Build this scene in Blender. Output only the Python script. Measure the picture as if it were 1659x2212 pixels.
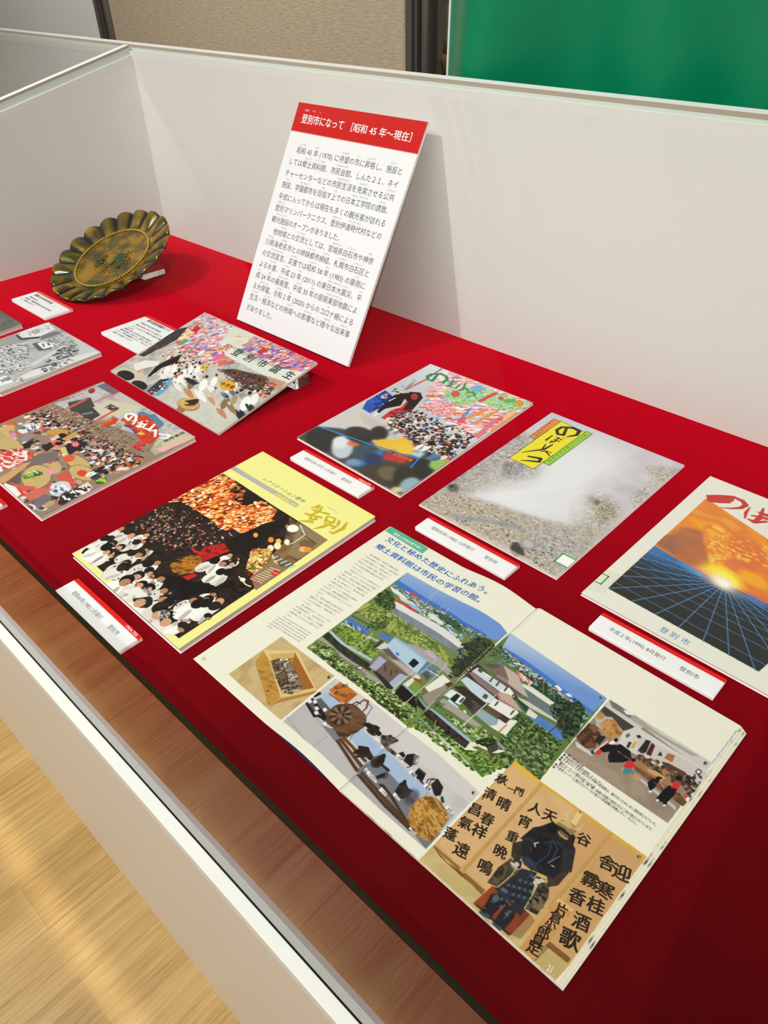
import bpy, bmesh, math, random
import numpy as np
from mathutils import Vector, Matrix

for o in list(bpy.data.objects):
    bpy.data.objects.remove(o)
SC = bpy.context.scene
COL = SC.collection
FZ = 0.423                       # height of the red felt above the floor (m)
Q = 1.0                          # density of the printed surfaces

# ------------------------------------------------------------------ camera
cam_d = bpy.data.cameras.new('camera')
cam = bpy.data.objects.new('camera', cam_d)
COL.objects.link(cam)
R_, U_, F_ = (0.72416, 0.68922, -0.02368), (-0.4074, 0.45526, 0.79169), (-0.55643, 0.56366, -0.61047)
cam.matrix_world = Matrix(((R_[0], U_[0], -F_[0], 0.0), (R_[1], U_[1], -F_[1], 0.0), (R_[2], U_[2], -F_[2], 0.5718 + FZ), (0, 0, 0, 1)))
cam_d.sensor_fit = 'VERTICAL'
cam_d.sensor_height = 36.0
cam_d.lens = 36.0 * 1614.83 / 2212
cam_d.clip_start = 0.02
SC.camera = cam

# ------------------------------------------------------------------ view, world, lights
SC.view_settings.view_transform = 'Standard'
SC.view_settings.look = 'None'
SC.view_settings.gamma = 1.0
SC.view_settings.use_curve_mapping = False
SC.view_settings.exposure = -0.24
SC.cycles.transparent_max_bounces = 24
SC.cycles.max_bounces = 8
SC.cycles.caustics_reflective = False
SC.cycles.caustics_refractive = False
SC.cycles.sample_clamp_indirect = 4.0
SC.cycles.use_denoising = True

w = bpy.data.worlds.new('gallery_air')
SC.world = w
w.use_nodes = True
w.node_tree.nodes['Background'].inputs[0].default_value = (1.0, 0.95, 0.88, 1)
w.node_tree.nodes['Background'].inputs[1].default_value = 0.30


def spot(name, loc, target, power, size, angle, blend, col):
    d = bpy.data.lights.new(name, 'SPOT')
    d.energy = power
    d.shadow_soft_size = size
    d.spot_size = math.radians(angle)
    d.spot_blend = blend
    d.color = col
    o = bpy.data.objects.new(name, d)
    COL.objects.link(o)
    o.location = loc
    o.rotation_euler = (Vector(target) - Vector(loc)).to_track_quat('-Z', 'Y').to_euler()
    return o


def area(name, loc, target, power, sx, sy, col):
    d = bpy.data.lights.new(name, 'AREA')
    d.shape = 'RECTANGLE'
    d.size, d.size_y = sx, sy
    d.energy = power
    d.color = col
    o = bpy.data.objects.new(name, d)
    COL.objects.link(o)
    o.location = loc
    o.rotation_euler = (Vector(target) - Vector(loc)).to_track_quat('-Z', 'Y').to_euler()
    return o


spot('track_spot_left', (-1.52, -0.45, 2.35), (-1.20, 0.75, FZ), 96.0, 0.030, 74, 1.0, (1.0, 0.995, 0.98))
spot('track_spot_right', (1.00, -0.55, 2.46), (-1.15, 0.72, FZ), 122.0, 0.030, 64, 0.95, (1.0, 1.0, 0.99))
area('overhead_fill_light', (-0.5, -1.25, 2.70), (-0.5, -1.25, 0.0), 84.0, 3.6, 1.6, (0.97, 0.985, 1.0))  # unseen soft fill added behind the camera to lift the ambient level
spot('wall_fill_spot', (-2.0, -0.30, 2.55), (-2.15, 1.31, 1.15), 36.0, 0.05, 44, 0.9, (1.0, 0.985, 0.96))  # added fill that brightens the partition panels behind the case
spot('stand_fill_spot', (-1.55, 1.75, 2.60), (-1.76, 2.18, FZ + 0.2), 26.0, 0.04, 34, 0.8, (1.0, 0.97, 0.9))  # added fill for the otherwise dark stand in the gap
beam = area('floor_streak_fill', (-0.66, 0.016, 2.70), (-0.66, 0.016, 0.0), 0.062, 1.1, 0.012, (1.0, 0.90, 0.68))  # unseen strip added only to draw the bright streak on the floor
beam.data.spread = math.radians(1.2)

# ------------------------------------------------------------------ materials


def lin(c):
    c = np.asarray(c, dtype=float) / 255.0
    return np.where(c <= 0.04045, c / 12.92, ((c + 0.055) / 1.055) ** 2.4)


def new_mat(name):
    m = bpy.data.materials.new(name)
    m.use_nodes = True
    return m, m.node_tree.nodes, m.node_tree.links, m.node_tree.nodes['Principled BSDF']


def plain(name, rgb, rough=0.6, spec=0.3, metal=0.0, noise=0.0, nscale=40.0, bump=0.0, bscale=200.0):
    m, n, l, b = new_mat(name)
    c = tuple(lin(rgb)) + (1,)
    b.inputs['Base Color'].default_value = c
    b.inputs['Roughness'].default_value = rough
    b.inputs['Specular IOR Level'].default_value = spec
    b.inputs['Metallic'].default_value = metal
    tc = n.new('ShaderNodeTexCoord')
    if noise:
        t = n.new('ShaderNodeTexNoise')
        t.inputs['Scale'].default_value = nscale
        t.inputs['Detail'].default_value = 4
        l.new(tc.outputs['Object'], t.inputs['Vector'])
        mx = n.new('ShaderNodeMix')
        mx.data_type = 'RGBA'
        mx.inputs[6].default_value = tuple(x * (1 - noise) for x in c[:3]) + (1,)
        mx.inputs[7].default_value = tuple(min(1, x * (1 + noise)) for x in c[:3]) + (1,)
        l.new(t.outputs['Fac'], mx.inputs[0])
        l.new(mx.outputs[2], b.inputs['Base Color'])
    if bump:
        t2 = n.new('ShaderNodeTexNoise')
        t2.inputs['Scale'].default_value = bscale
        l.new(tc.outputs['Object'], t2.inputs['Vector'])
        bp = n.new('ShaderNodeBump')
        bp.inputs['Strength'].default_value = bump
        bp.inputs['Distance'].default_value = 0.001
        l.new(t2.outputs['Fac'], bp.inputs['Height'])
        l.new(bp.outputs['Normal'], b.inputs['Normal'])
    return m


def math_node(n, op, a=None, b=None):
    k = n.new('ShaderNodeMath')
    k.operation = op
    if a is not None:
        k.inputs[0].default_value = a
    if b is not None:
        k.inputs[1].default_value = b
    return k


def sheet_glass(name, tint, gain=1.0):
    """clear sheet glass: straight-through transmission plus Fresnel reflection"""
    m, n, l, b = new_mat(name)
    n.remove(b)
    out = n['Material Output']
    g = n.new('ShaderNodeNewGeometry')
    dot = n.new('ShaderNodeVectorMath')
    dot.operation = 'DOT_PRODUCT'
    l.new(g.outputs['Normal'], dot.inputs[0])
    l.new(g.outputs['Incoming'], dot.inputs[1])
    ab = math_node(n, 'ABSOLUTE')
    l.new(dot.outputs['Value'], ab.inputs[0])
    om = math_node(n, 'SUBTRACT', 1.0)
    l.new(ab.outputs[0], om.inputs[1])
    pw = math_node(n, 'POWER', None, 5.0)
    l.new(om.outputs[0], pw.inputs[0])
    ml = math_node(n, 'MULTIPLY', None, 0.96 * gain)
    l.new(pw.outputs[0], ml.inputs[0])
    ad = math_node(n, 'ADD', None, 0.04 * gain)
    l.new(ml.outputs[0], ad.inputs[0])
    tr = n.new('ShaderNodeBsdfTransparent')
    tr.inputs[0].default_value = tint + (1,)
    gl = n.new('ShaderNodeBsdfGlossy')
    gl.inputs['Roughness'].default_value = 0.0
    mx = n.new('ShaderNodeMixShader')
    l.new(ad.outputs[0], mx.inputs[0])
    l.new(tr.outputs[0], mx.inputs[1])
    l.new(gl.outputs[0], mx.inputs[2])
    l.new(mx.outputs[0], out.inputs[0])
    return m


def felt_material():
    m, n, l, b = new_mat('red_felt')
    tc = n.new('ShaderNodeTexCoord')
    t = n.new('ShaderNodeTexNoise')
    t.inputs['Scale'].default_value = 9.0
    t.inputs['Detail'].default_value = 6
    l.new(tc.outputs['Object'], t.inputs['Vector'])
    r = n.new('ShaderNodeValToRGB')
    r.color_ramp.elements[0].position = 0.35
    r.color_ramp.elements[0].color = (0.078, 0.0002, 0.0022, 1)
    r.color_ramp.elements[1].position = 0.7
    r.color_ramp.elements[1].color = (0.096, 0.0003, 0.0028, 1)
    l.new(t.outputs['Fac'], r.inputs['Fac'])
    l.new(r.outputs['Color'], b.inputs['Base Color'])
    b.inputs['Roughness'].default_value = 1.0
    b.inputs['Specular IOR Level'].default_value = 0.0
    b.inputs['Sheen Weight'].default_value = 1.0
    b.inputs['Sheen Roughness'].default_value = 0.30
    b.inputs['Sheen Tint'].default_value = (1.0, 0.006, 0.05, 1)
    f = n.new('ShaderNodeTexNoise')
    f.inputs['Scale'].default_value = 900.0
    l.new(tc.outputs['Object'], f.inputs['Vector'])
    bp = n.new('ShaderNodeBump')
    bp.inputs['Strength'].default_value = 0.25
    bp.inputs['Distance'].default_value = 0.0006
    l.new(f.outputs['Fac'], bp.inputs['Height'])
    l.new(bp.outputs['Normal'], b.inputs['Normal'])
    nap = n.new('ShaderNodeBsdfSheen')
    nap.distribution = 'ASHIKHMIN'
    nap.inputs['Color'].default_value = (0.80, 0.0022, 0.018, 1)
    nap.inputs['Roughness'].default_value = 0.60
    add = n.new('ShaderNodeAddShader')
    l.new(b.outputs[0], add.inputs[0])
    l.new(nap.outputs[0], add.inputs[1])
    l.new(add.outputs[0], n['Material Output'].inputs[0])
    return m


def wood_floor_material():
    m, n, l, b = new_mat('bamboo_floor')
    tc = n.new('ShaderNodeTexCoord')

    def mapped(sx, sy, scale, detail):
        mp = n.new('ShaderNodeMapping')
        mp.inputs['Scale'].default_value = (sx, sy, 1)
        l.new(tc.outputs['Object'], mp.inputs['Vector'])
        t = n.new('ShaderNodeTexNoise')
        t.inputs['Scale'].default_value = scale
        t.inputs['Detail'].default_value = detail
        t.inputs['Roughness'].default_value = 0.6
        l.new(mp.outputs[0], t.inputs['Vector'])
        return t
    a = mapped(85.0, 3.0, 3.0, 7)
    c = mapped(9.0, 1.0, 2.0, 3)
    br = n.new('ShaderNodeTexBrick')
    br.offset = 0.5
    mp = n.new('ShaderNodeMapping')
    mp.inputs['Rotation'].default_value = (0, 0, math.pi / 2)
    l.new(tc.outputs['Object'], mp.inputs['Vector'])
    l.new(mp.outputs[0], br.inputs['Vector'])
    br.inputs['Scale'].default_value = 1.0
    br.inputs['Mortar Size'].default_value = 0.0008
    br.inputs['Brick Width'].default_value = 0.62
    br.inputs['Row Height'].default_value = 0.078
    br.inputs['Color1'].default_value = (0.0, 0.0, 0.0, 1)
    br.inputs['Color2'].default_value = (1, 1, 1, 1)
    br.inputs['Mortar'].default_value = (0.1, 0.1, 0.1, 1)
    s1 = math_node(n, 'MULTIPLY', None, 0.5)
    l.new(a.outputs['Fac'], s1.inputs[0])
    s2 = math_node(n, 'MULTIPLY', None, 0.38)
    l.new(c.outputs['Fac'], s2.inputs[0])
    s3 = math_node(n, 'ADD')
    l.new(s1.outputs[0], s3.inputs[0])
    l.new(s2.outputs[0], s3.inputs[1])
    s4 = math_node(n, 'MULTIPLY', None, 0.10)
    l.new(br.outputs['Color'], s4.inputs[0])
    s5 = math_node(n, 'ADD')
    l.new(s3.outputs[0], s5.inputs[0])
    l.new(s4.outputs[0], s5.inputs[1])
    r = n.new('ShaderNodeValToRGB')
    e = r.color_ramp.elements
    e[0].position, e[0].color = 0.30, tuple(lin((122, 92, 48))) + (1,)
    e[1].position, e[1].color = 0.66, tuple(lin((196, 166, 110))) + (1,)
    k = e.new(0.48)
    k.color = tuple(lin((170, 138, 82))) + (1,)
    l.new(s5.outputs[0], r.inputs['Fac'])
    l.new(r.outputs['Color'], b.inputs['Base Color'])
    b.inputs['Roughness'].default_value = 0.36
    b.inputs['Specular IOR Level'].default_value = 0.35
    return m


def wallpaper_material():
    m, n, l, b = new_mat('beige_wallpaper')
    tc = n.new('ShaderNodeTexCoord')
    mp = n.new('ShaderNodeMapping')
    mp.inputs['Scale'].default_value = (55, 55, 420)
    l.new(tc.outputs['Object'], mp.inputs['Vector'])
    t = n.new('ShaderNodeTexNoise')
    t.inputs['Scale'].default_value = 1.0
    t.inputs['Detail'].default_value = 3
    l.new(mp.outputs[0], t.inputs['Vector'])
    r = n.new('ShaderNodeValToRGB')
    r.color_ramp.elements[0].position = 0.35
    r.color_ramp.elements[0].color = tuple(lin((172, 155, 130))) + (1,)
    r.color_ramp.elements[1].position = 0.65
    r.color_ramp.elements[1].color = tuple(lin((192, 176, 150))) + (1,)
    l.new(t.outputs['Fac'], r.inputs['Fac'])
    l.new(r.outputs['Color'], b.inputs['Base Color'])
    bp = n.new('ShaderNodeBump')
    bp.inputs['Strength'].default_value = 0.6
    bp.inputs['Distance'].default_value = 0.002
    l.new(t.outputs['Fac'], bp.inputs['Height'])
    l.new(bp.outputs['Normal'], b.inputs['Normal'])
    b.inputs['Roughness'].default_value = 0.9
    b.inputs['Specular IOR Level'].default_value = 0.1
    return m


def print_material(name, rough, spec):
    m, n, l, b = new_mat(name)
    a = n.new('ShaderNodeAttribute')
    a.attribute_name = 'Ink'
    l.new(a.outputs['Color'], b.inputs['Base Color'])
    b.inputs['Roughness'].default_value = rough
    b.inputs['Specular IOR Level'].default_value = spec
    return m


def page_edge_material(name, rgb, dark, zs, xy=6):
    m, n, l, b = new_mat(name)
    tc = n.new('ShaderNodeTexCoord')
    mp = n.new('ShaderNodeMapping')
    mp.inputs['Scale'].default_value = (xy, xy, zs)
    l.new(tc.outputs['Object'], mp.inputs['Vector'])
    t = n.new('ShaderNodeTexNoise')
    t.inputs['Scale'].default_value = 1.0
    t.inputs['Detail'].default_value = 2
    l.new(mp.outputs[0], t.inputs['Vector'])
    r = n.new('ShaderNodeValToRGB')
    e = r.color_ramp.elements
    e[0].position, e[0].color = 0.30, tuple(lin(dark)) + (1,)
    e[1].position, e[1].color = 0.46, tuple(lin(rgb)) + (1,)
    l.new(t.outputs['Fac'], r.inputs['Fac'])
    l.new(r.outputs['Color'], b.inputs['Base Color'])
    b.inputs['Roughness'].default_value = 0.8
    return m


M_FELT = felt_material()
M_WOOD = wood_floor_material()
M_WHITE = plain('white_painted_board', (232, 230, 224), 0.45, 0.3, noise=0.015, nscale=14)
M_LEDGE = plain('white_ledge_paint', (230, 231, 222), 0.5, 0.3, noise=0.05, nscale=60)
M_APRON = plain('shaded_white_board', (222, 212, 198), 0.5, 0.25)  # white board; its shade and warm floor bounce are put into the colour
M_GLASS = sheet_glass('low_reflection_glass', (0.99, 0.995, 0.99), 0.30)
M_GLASS_N = sheet_glass('clear_sheet_glass', (0.97, 0.98, 0.97), 1.0)
M_GLASS_SIDE = sheet_glass('clear_front_glass', (0.97, 0.99, 0.975))
M_GLASS_IN = sheet_glass('glass_inner_face', (0.985, 0.99, 0.985), 0.0)
M_GLASS_EDGE = plain('dark_green_glass_edge', (4, 20, 12), 0.5, 0.05)
M_PALE = plain('pale_green_glass_edge', (204, 212, 202), 0.3, 0.4)
M_RIM = plain('toplit_rim_white', (252, 252, 248), 0.5, 0.3)  # whiter than the boards: overhead light put into the colour
M_SILL = plain('grey_sill', (150, 146, 142), 0.7, 0.2)
M_REBATE = plain('brown_rebate_face', (168, 157, 140), 0.8, 0.1)  # brown tone for the upper inner face of the rims
M_GAP = plain('black_gasket', (24, 20, 18), 0.8, 0.1)
M_PAPER = plain('beige_wallboard', (205, 188, 158), 0.9, 0.1)
M_WALLP = wallpaper_material()
M_GREYW = plain('grey_wall_paint', (222, 222, 216), 0.8, 0.1, noise=0.03, nscale=8)
M_CEIL = plain('white_ceiling', (235, 232, 225), 0.9, 0.1)
M_POST = plain('grey_anodised_metal', (112, 106, 100), 0.35, 0.5, metal=0.6)
M_POSTD = plain('dark_joint', (34, 30, 28), 0.7, 0.2)
M_GREEN = plain('green_satin_cloth', (0, 126, 84), 0.36, 0.35, noise=0.06, nscale=6)
M_HEM = plain('white_hem', (214, 226, 218), 0.6, 0.3)
M_FOAM = plain('white_foam_board', (244, 244, 244), 0.55, 0.3)
M_INK = print_material('printed_ink', 0.38, 0.32)
M_CARD = print_material('printed_card', 0.5, 0.25)
M_BOARD = print_material('laminated_print', 0.25, 0.2)
M_EDGE = page_edge_material('page_edges', (236, 228, 214), (150, 140, 126), 2600)
M_EDGE_Y = page_edge_material('worn_page_edges', (226, 222, 210), (86, 84, 80), 1500)


def acrylic_material():
    m, n, l, b = new_mat('clear_acrylic')
    b.inputs['Base Color'].default_value = (0.98, 0.98, 0.98, 1)
    b.inputs['Transmission Weight'].default_value = 1.0
    b.inputs['Roughness'].default_value = 0.03
    b.inputs['IOR'].default_value = 1.49
    return m


M_ACRYL = acrylic_material()

# ------------------------------------------------------------------ mesh helpers


def link(name, me, parent=None):
    o = bpy.data.objects.new(name, me)
    COL.objects.link(o)
    if parent is not None:
        o.parent = parent
        o.matrix_parent_inverse = Matrix.Identity(4)
        if parent.parent is None:
            o.location = -Vector(parent.location)
    return o


def tag(o, label=None, cat=None, group=None, kind=None):
    for k, v in (('label', label), ('category', cat), ('group', group), ('kind', kind)):
        if v:
            o[k] = v
    return o


def empty(name, loc, label, cat, group=None):
    o = bpy.data.objects.new(name, None)
    o.empty_display_size = 0.05
    COL.objects.link(o)
    o.location = loc
    return tag(o, label, cat, group)


class MB:
    """collects shapes and links them as one mesh object (world coordinates)"""

    def __init__(self):
        self.v, self.f, self.mi, self.sm = [], [], [], []

    def add(self, vs, fs, mi=0, smooth=False):
        k = len(self.v)
        self.v += [tuple(p) for p in vs]
        self.f += [tuple(i + k for i in q) for q in fs]
        self.mi += [mi] * len(fs)
        self.sm += [smooth] * len(fs)
        return self

    def box(self, x0, x1, y0, y1, z0, z1, mi=0):
        vs = [(x, y, z) for z in (z0, z1) for y in (y0, y1) for x in (x0, x1)]
        return self.add(vs, [(0, 2, 3, 1), (4, 5, 7, 6), (0, 1, 5, 4), (2, 6, 7, 3), (0, 4, 6, 2), (1, 3, 7, 5)], mi)

    def prism(self, bottom, top, mi=0, mis=None):
        n = len(bottom)
        fs = [tuple(reversed(range(n))), tuple(range(n, 2 * n))] + [(i, (i + 1) % n, n + (i + 1) % n, n + i) for i in range(n)]
        k = len(self.f)
        self.add(list(bottom) + list(top), fs, mi)
        if mis:
            for i, m in enumerate(mis):
                self.mi[k + i] = m
        return self

    def tube(self, pts, rad, seg=8, mi=0, cap=True):
        pts = [Vector(p) for p in pts]
        rs = rad if isinstance(rad, (list, tuple)) else [rad] * len(pts)
        vs, fs = [], []
        for i, p in enumerate(pts):
            t = (pts[min(i + 1, len(pts) - 1)] - pts[max(i - 1, 0)]).normalized()
            a = Vector((0, 0, 1)) if abs(t.z) < 0.9 else Vector((1, 0, 0))
            x = t.cross(a).normalized()
            y = t.cross(x)
            vs += [p + (x * math.cos(2 * math.pi * j / seg) + y * math.sin(2 * math.pi * j / seg)) * rs[i] for j in range(seg)]
        for i in range(len(pts) - 1):
            fs += [(i * seg + j, i * seg + (j + 1) % seg, (i + 1) * seg + (j + 1) % seg, (i + 1) * seg + j) for j in range(seg)]
        if cap:
            fs += [tuple(reversed(range(seg))), tuple(range((len(pts) - 1) * seg, len(pts) * seg))]
        return self.add(vs, fs, mi, True)

    def ball(self, c, r, seg=8, rings=5, sz=1.0, mi=0):
        vs, fs = [(c[0], c[1], c[2] + r * sz)], []
        for i in range(1, rings):
            a = math.pi * i / rings
            vs += [(c[0] + r * math.sin(a) * math.cos(2 * math.pi * j / seg), c[1] + r * math.sin(a) * math.sin(2 * math.pi * j / seg), c[2] + r * sz * math.cos(a)) for j in range(seg)]
        vs.append((c[0], c[1], c[2] - r * sz))
        fs += [(0, 1 + j, 1 + (j + 1) % seg) for j in range(seg)]
        for i in range(rings - 2):
            fs += [(1 + i * seg + j, 1 + (i + 1) * seg + j, 1 + (i + 1) * seg + (j + 1) % seg, 1 + i * seg + (j + 1) % seg) for j in range(seg)]
        b = 1 + (rings - 2) * seg
        fs += [(b + j, len(vs) - 1, b + (j + 1) % seg) for j in range(seg)]
        return self.add(vs, fs, mi, True)

    def build(self, name, mats, parent=None, bevel=0.0, recalc=True, xform=None):
        me = bpy.data.meshes.new(name)
        vs = self.v if xform is None else [tuple(xform @ Vector(p)) for p in self.v]
        me.from_pydata(vs, [], self.f)
        for m in (mats if isinstance(mats, (list, tuple)) else [mats]):
            me.materials.append(m)
        me.polygons.foreach_set('material_index', self.mi)
        me.polygons.foreach_set('use_smooth', self.sm)
        if recalc or bevel:
            b = bmesh.new()
            b.from_mesh(me)
            if recalc:
                bmesh.ops.recalc_face_normals(b, faces=b.faces)
            if bevel:
                bmesh.ops.bevel(b, geom=[e for e in b.edges if e.is_manifold and e.calc_face_angle(0) > 0.6], offset=bevel, segments=2, affect='EDGES', profile=0.6)
            b.to_mesh(me)
            b.free()
        me.update()
        return link(name, me, parent)


def struct(o):
    o['kind'] = 'structure'
    return o


def mm(x, y, z=0.0):
    return (x * 0.001, y * 0.001, z * 0.001 + FZ)


# ------------------------------------------------------------------ the room
struct(MB().box(-5.0, 3.0, -3.0, 5.0, -0.05, 0.0).build('floor', M_WOOD))
struct(MB().box(-5.0, 3.0, -3.0, 5.0, 2.75, 2.80).build('ceiling', M_CEIL))
struct(MB().box(-5.0, 3.0, 3.4, 3.5, 0.0, 2.75).build('wall_back', M_GREYW))
struct(MB().box(-5.0, -4.9, -3.0, 3.4, 0.0, 2.75).build('wall_left', M_GREYW))
struct(MB().box(2.9, 3.0, -3.0, 3.4, 0.0, 2.75).build('wall_right', M_GREYW))
struct(MB().box(-4.9, 2.9, -3.0, -2.9, 0.0, 2.75).build('wall_front', M_GREYW))
# ------------------------------------------------------------------ wall panels behind the case
PW = 1.30
t = empty('partition_wall', (-1.72, PW, 0), 'beige textured partition panel standing between two grey metal posts', 'partition')
MB().box(-2.325, -1.165, PW + 0.008, PW + 0.020, 0.0, 2.3).build('panel', M_WALLP, t)


def post(x0, x1, name, round_side):
    b = MB()
    wdt = x1 - x0
    b.box(x0, x0 + wdt * 0.30, PW - 0.012, PW + 0.022, 0, 2.32)
    b.box(x0 + wdt * 0.30, x0 + wdt * 0.44, PW - 0.004, PW + 0.022, 0, 2.32)
    b.box(x0 + wdt * 0.44, x0 + wdt * 0.49, PW + 0.012, PW + 0.022, 0, 2.32, 1)
    # rounded half of the profile
    pts = []
    for i in range(13):
        a = math.pi * i / 12
        pts.append((x0 + wdt * 0.745 - math.cos(a) * wdt * 0.255, PW + 0.012 - math.sin(a) * wdt * 0.30))
    pts += [(x1, PW + 0.022), (x0 + wdt * 0.49, PW + 0.022)]
    b.prism([(p[0], p[1], 0) for p in pts], [(p[0], p[1], 2.32) for p in pts])
    return b.build(name, [M_POST, M_POSTD], t)


post(-2.374, -2.322, 'post', 1)
post(-1.173, -1.119, 'post', 1)
tag(MB().box(-3.9, -2.376, PW + 0.008, PW + 0.03, 0.0, 2.3).build('partition_wall', M_GREYW), 'plain pale grey partition panel left of the beige one', 'partition')

# tan stand with a pale garment far behind the gap
t = empty('display_stand', (-1.78, 2.2, 0), 'tan display stand with grey top seen through the gap beside the green cloth', 'stand')
MB().box(-2.15, -1.35, 2.10, 2.45, 0, FZ + 0.165).build('body', M_PAPER, t)
MB().box(-2.15, -1.35, 2.09, 2.46, FZ + 0.165, FZ + 0.205).build('top', plain('grey_stand_top', (120, 116, 108), 0.6), t)
t = empty('cloth_pouch', (-1.74, 2.2, FZ + 0.205), 'pale cream cloth pouch with orange base standing on the tan stand', 'pouch')
b = MB()
for k, (r0, zz, dx) in enumerate([(0.06, 0.0, 0), (0.085, 0.03, 0), (0.08, 0.07, 0.0)]):
    pass
prof = [(0.075, 0.000), (0.092, 0.012), (0.094, 0.040), (0.090, 0.060)]
prof2 = [(0.090, 0.060), (0.084, 0.10), (0.080, 0.16), (0.076, 0.19), (0.060, 0.205)]
for nm, pr, mt in (('base', prof, plain('orange_cloth', (214, 160, 92), 0.8)), ('bag', prof2, plain('cream_cloth', (226, 206, 166), 0.85))):
    b = MB()
    vs, fs = [], []
    for r0, zz in pr:
        for j in range(20):
            a = 2 * math.pi * j / 20
            vs.append((-1.74 + r0 * math.cos(a) * (1 + 0.05 * math.sin(5 * a)), 2.2 + 0.6 * r0 * math.sin(a), FZ + 0.205 + zz))
    for i in range(len(pr) - 1):
        fs += [(i * 20 + j, i * 20 + (j + 1) % 20, (i + 1) * 20 + (j + 1) % 20, (i + 1) * 20 + j) for j in range(20)]
    fs += [tuple(reversed(range(20))), tuple(range((len(pr) - 1) * 20, len(pr) * 20))]
    b.add(vs, fs, 0, True)
    b.build(nm, mt, t)

# green satin cloth draped over a tall table right behind the case
GX0, GX1, GY0, GY1, GZ = -0.917, 0.45, 1.125, 1.62, FZ + 0.72
t = empty('draped_cloth', ((GX0 + GX1) / 2, 1.35, 0), 'bright green satin cloth hanging in soft folds behind the case back', 'cloth')


def fold(x, z):
    s = x - GX0
    k = 0.4 + 0.6 * min(1.0, max(0.0, (GZ - z) / 0.5))
    v = 0.034 * math.sin(s * 11.0 + 0.6 + 0.8 * math.sin(z * 3.0 + s)) + 0.020 * math.sin(s * 23.0 + 1.7 * math.sin(z * 4.0)) + 0.007 * math.sin(s * 41 + z * 9)
    w_ = 0.058 * math.exp(-((s - 0.085) / 0.06) ** 2) - 0.012 * math.exp(-((s - 0.30 - 0.25 * (z - FZ - 0.3)) / 0.03) ** 2)
    return -(v * k * min(1.0, 0.25 + s * 4) + w_ * 0.8)


b = MB()
NX, NZ = 150, 46
vs, fs = [], []
for side in (0, 1):
    for i in range(NX + 1):
        for j in range(NZ + 1):
            x = GX0 + (GX1 - GX0) * i / NX
            z = 0.002 + (GZ - 0.002) * j / NZ
            vs.append((x, GY0 + fold(x, z) + side * 0.0022, z))
n1 = (NX + 1) * (NZ + 1)
for i in range(NX):
    for j in range(NZ):
        a = i * (NZ + 1) + j
        fs.append((a, a + NZ + 1, a + NZ + 2, a + 1))
        fs.append((n1 + a + 1, n1 + a + NZ + 2, n1 + a + NZ + 1, n1 + a))
for j in range(NZ):
    fs.append((j, j + 1, n1 + j + 1, n1 + j))
    a = NX * (NZ + 1) + j
    fs.append((a + 1, a, n1 + a, n1 + a + 1))
for i in range(NX):
    a = i * (NZ + 1)
    fs.append((a, n1 + a, n1 + a + NZ + 1, a + NZ + 1))
b.add(vs, fs, 0, True)
b.box(GX0, GX1, GY0 + 0.004, GY1, GZ - 0.0022, GZ, 0)
b.build('drape', M_GREEN, t)
b = MB()
b.tube([(GX0 - 0.0015, GY0 + fold(GX0, 0.01 + (GZ - 0.02) * j / 30) + 0.001, 0.01 + (GZ - 0.02) * j / 30) for j in range(31)], 0.0026, 6)
b.build('hem', M_HEM, t)

# ------------------------------------------------------------------ display case
XL, XR = -1.700, 0.085           # inner faces of the partition and of the right end
YB = 0.988                       # inner face of the back board
YF, YG = 0.1036, 0.1146          # outer face of the front apron, outer face of the front glass
GS = (0.3810 - 0.1915) / (0.988 - YG)   # slope of the glass top


def zg(y):                       # underside of the sloping glass top above the felt
    return 0.1915 + (y - YG) * GS


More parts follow.
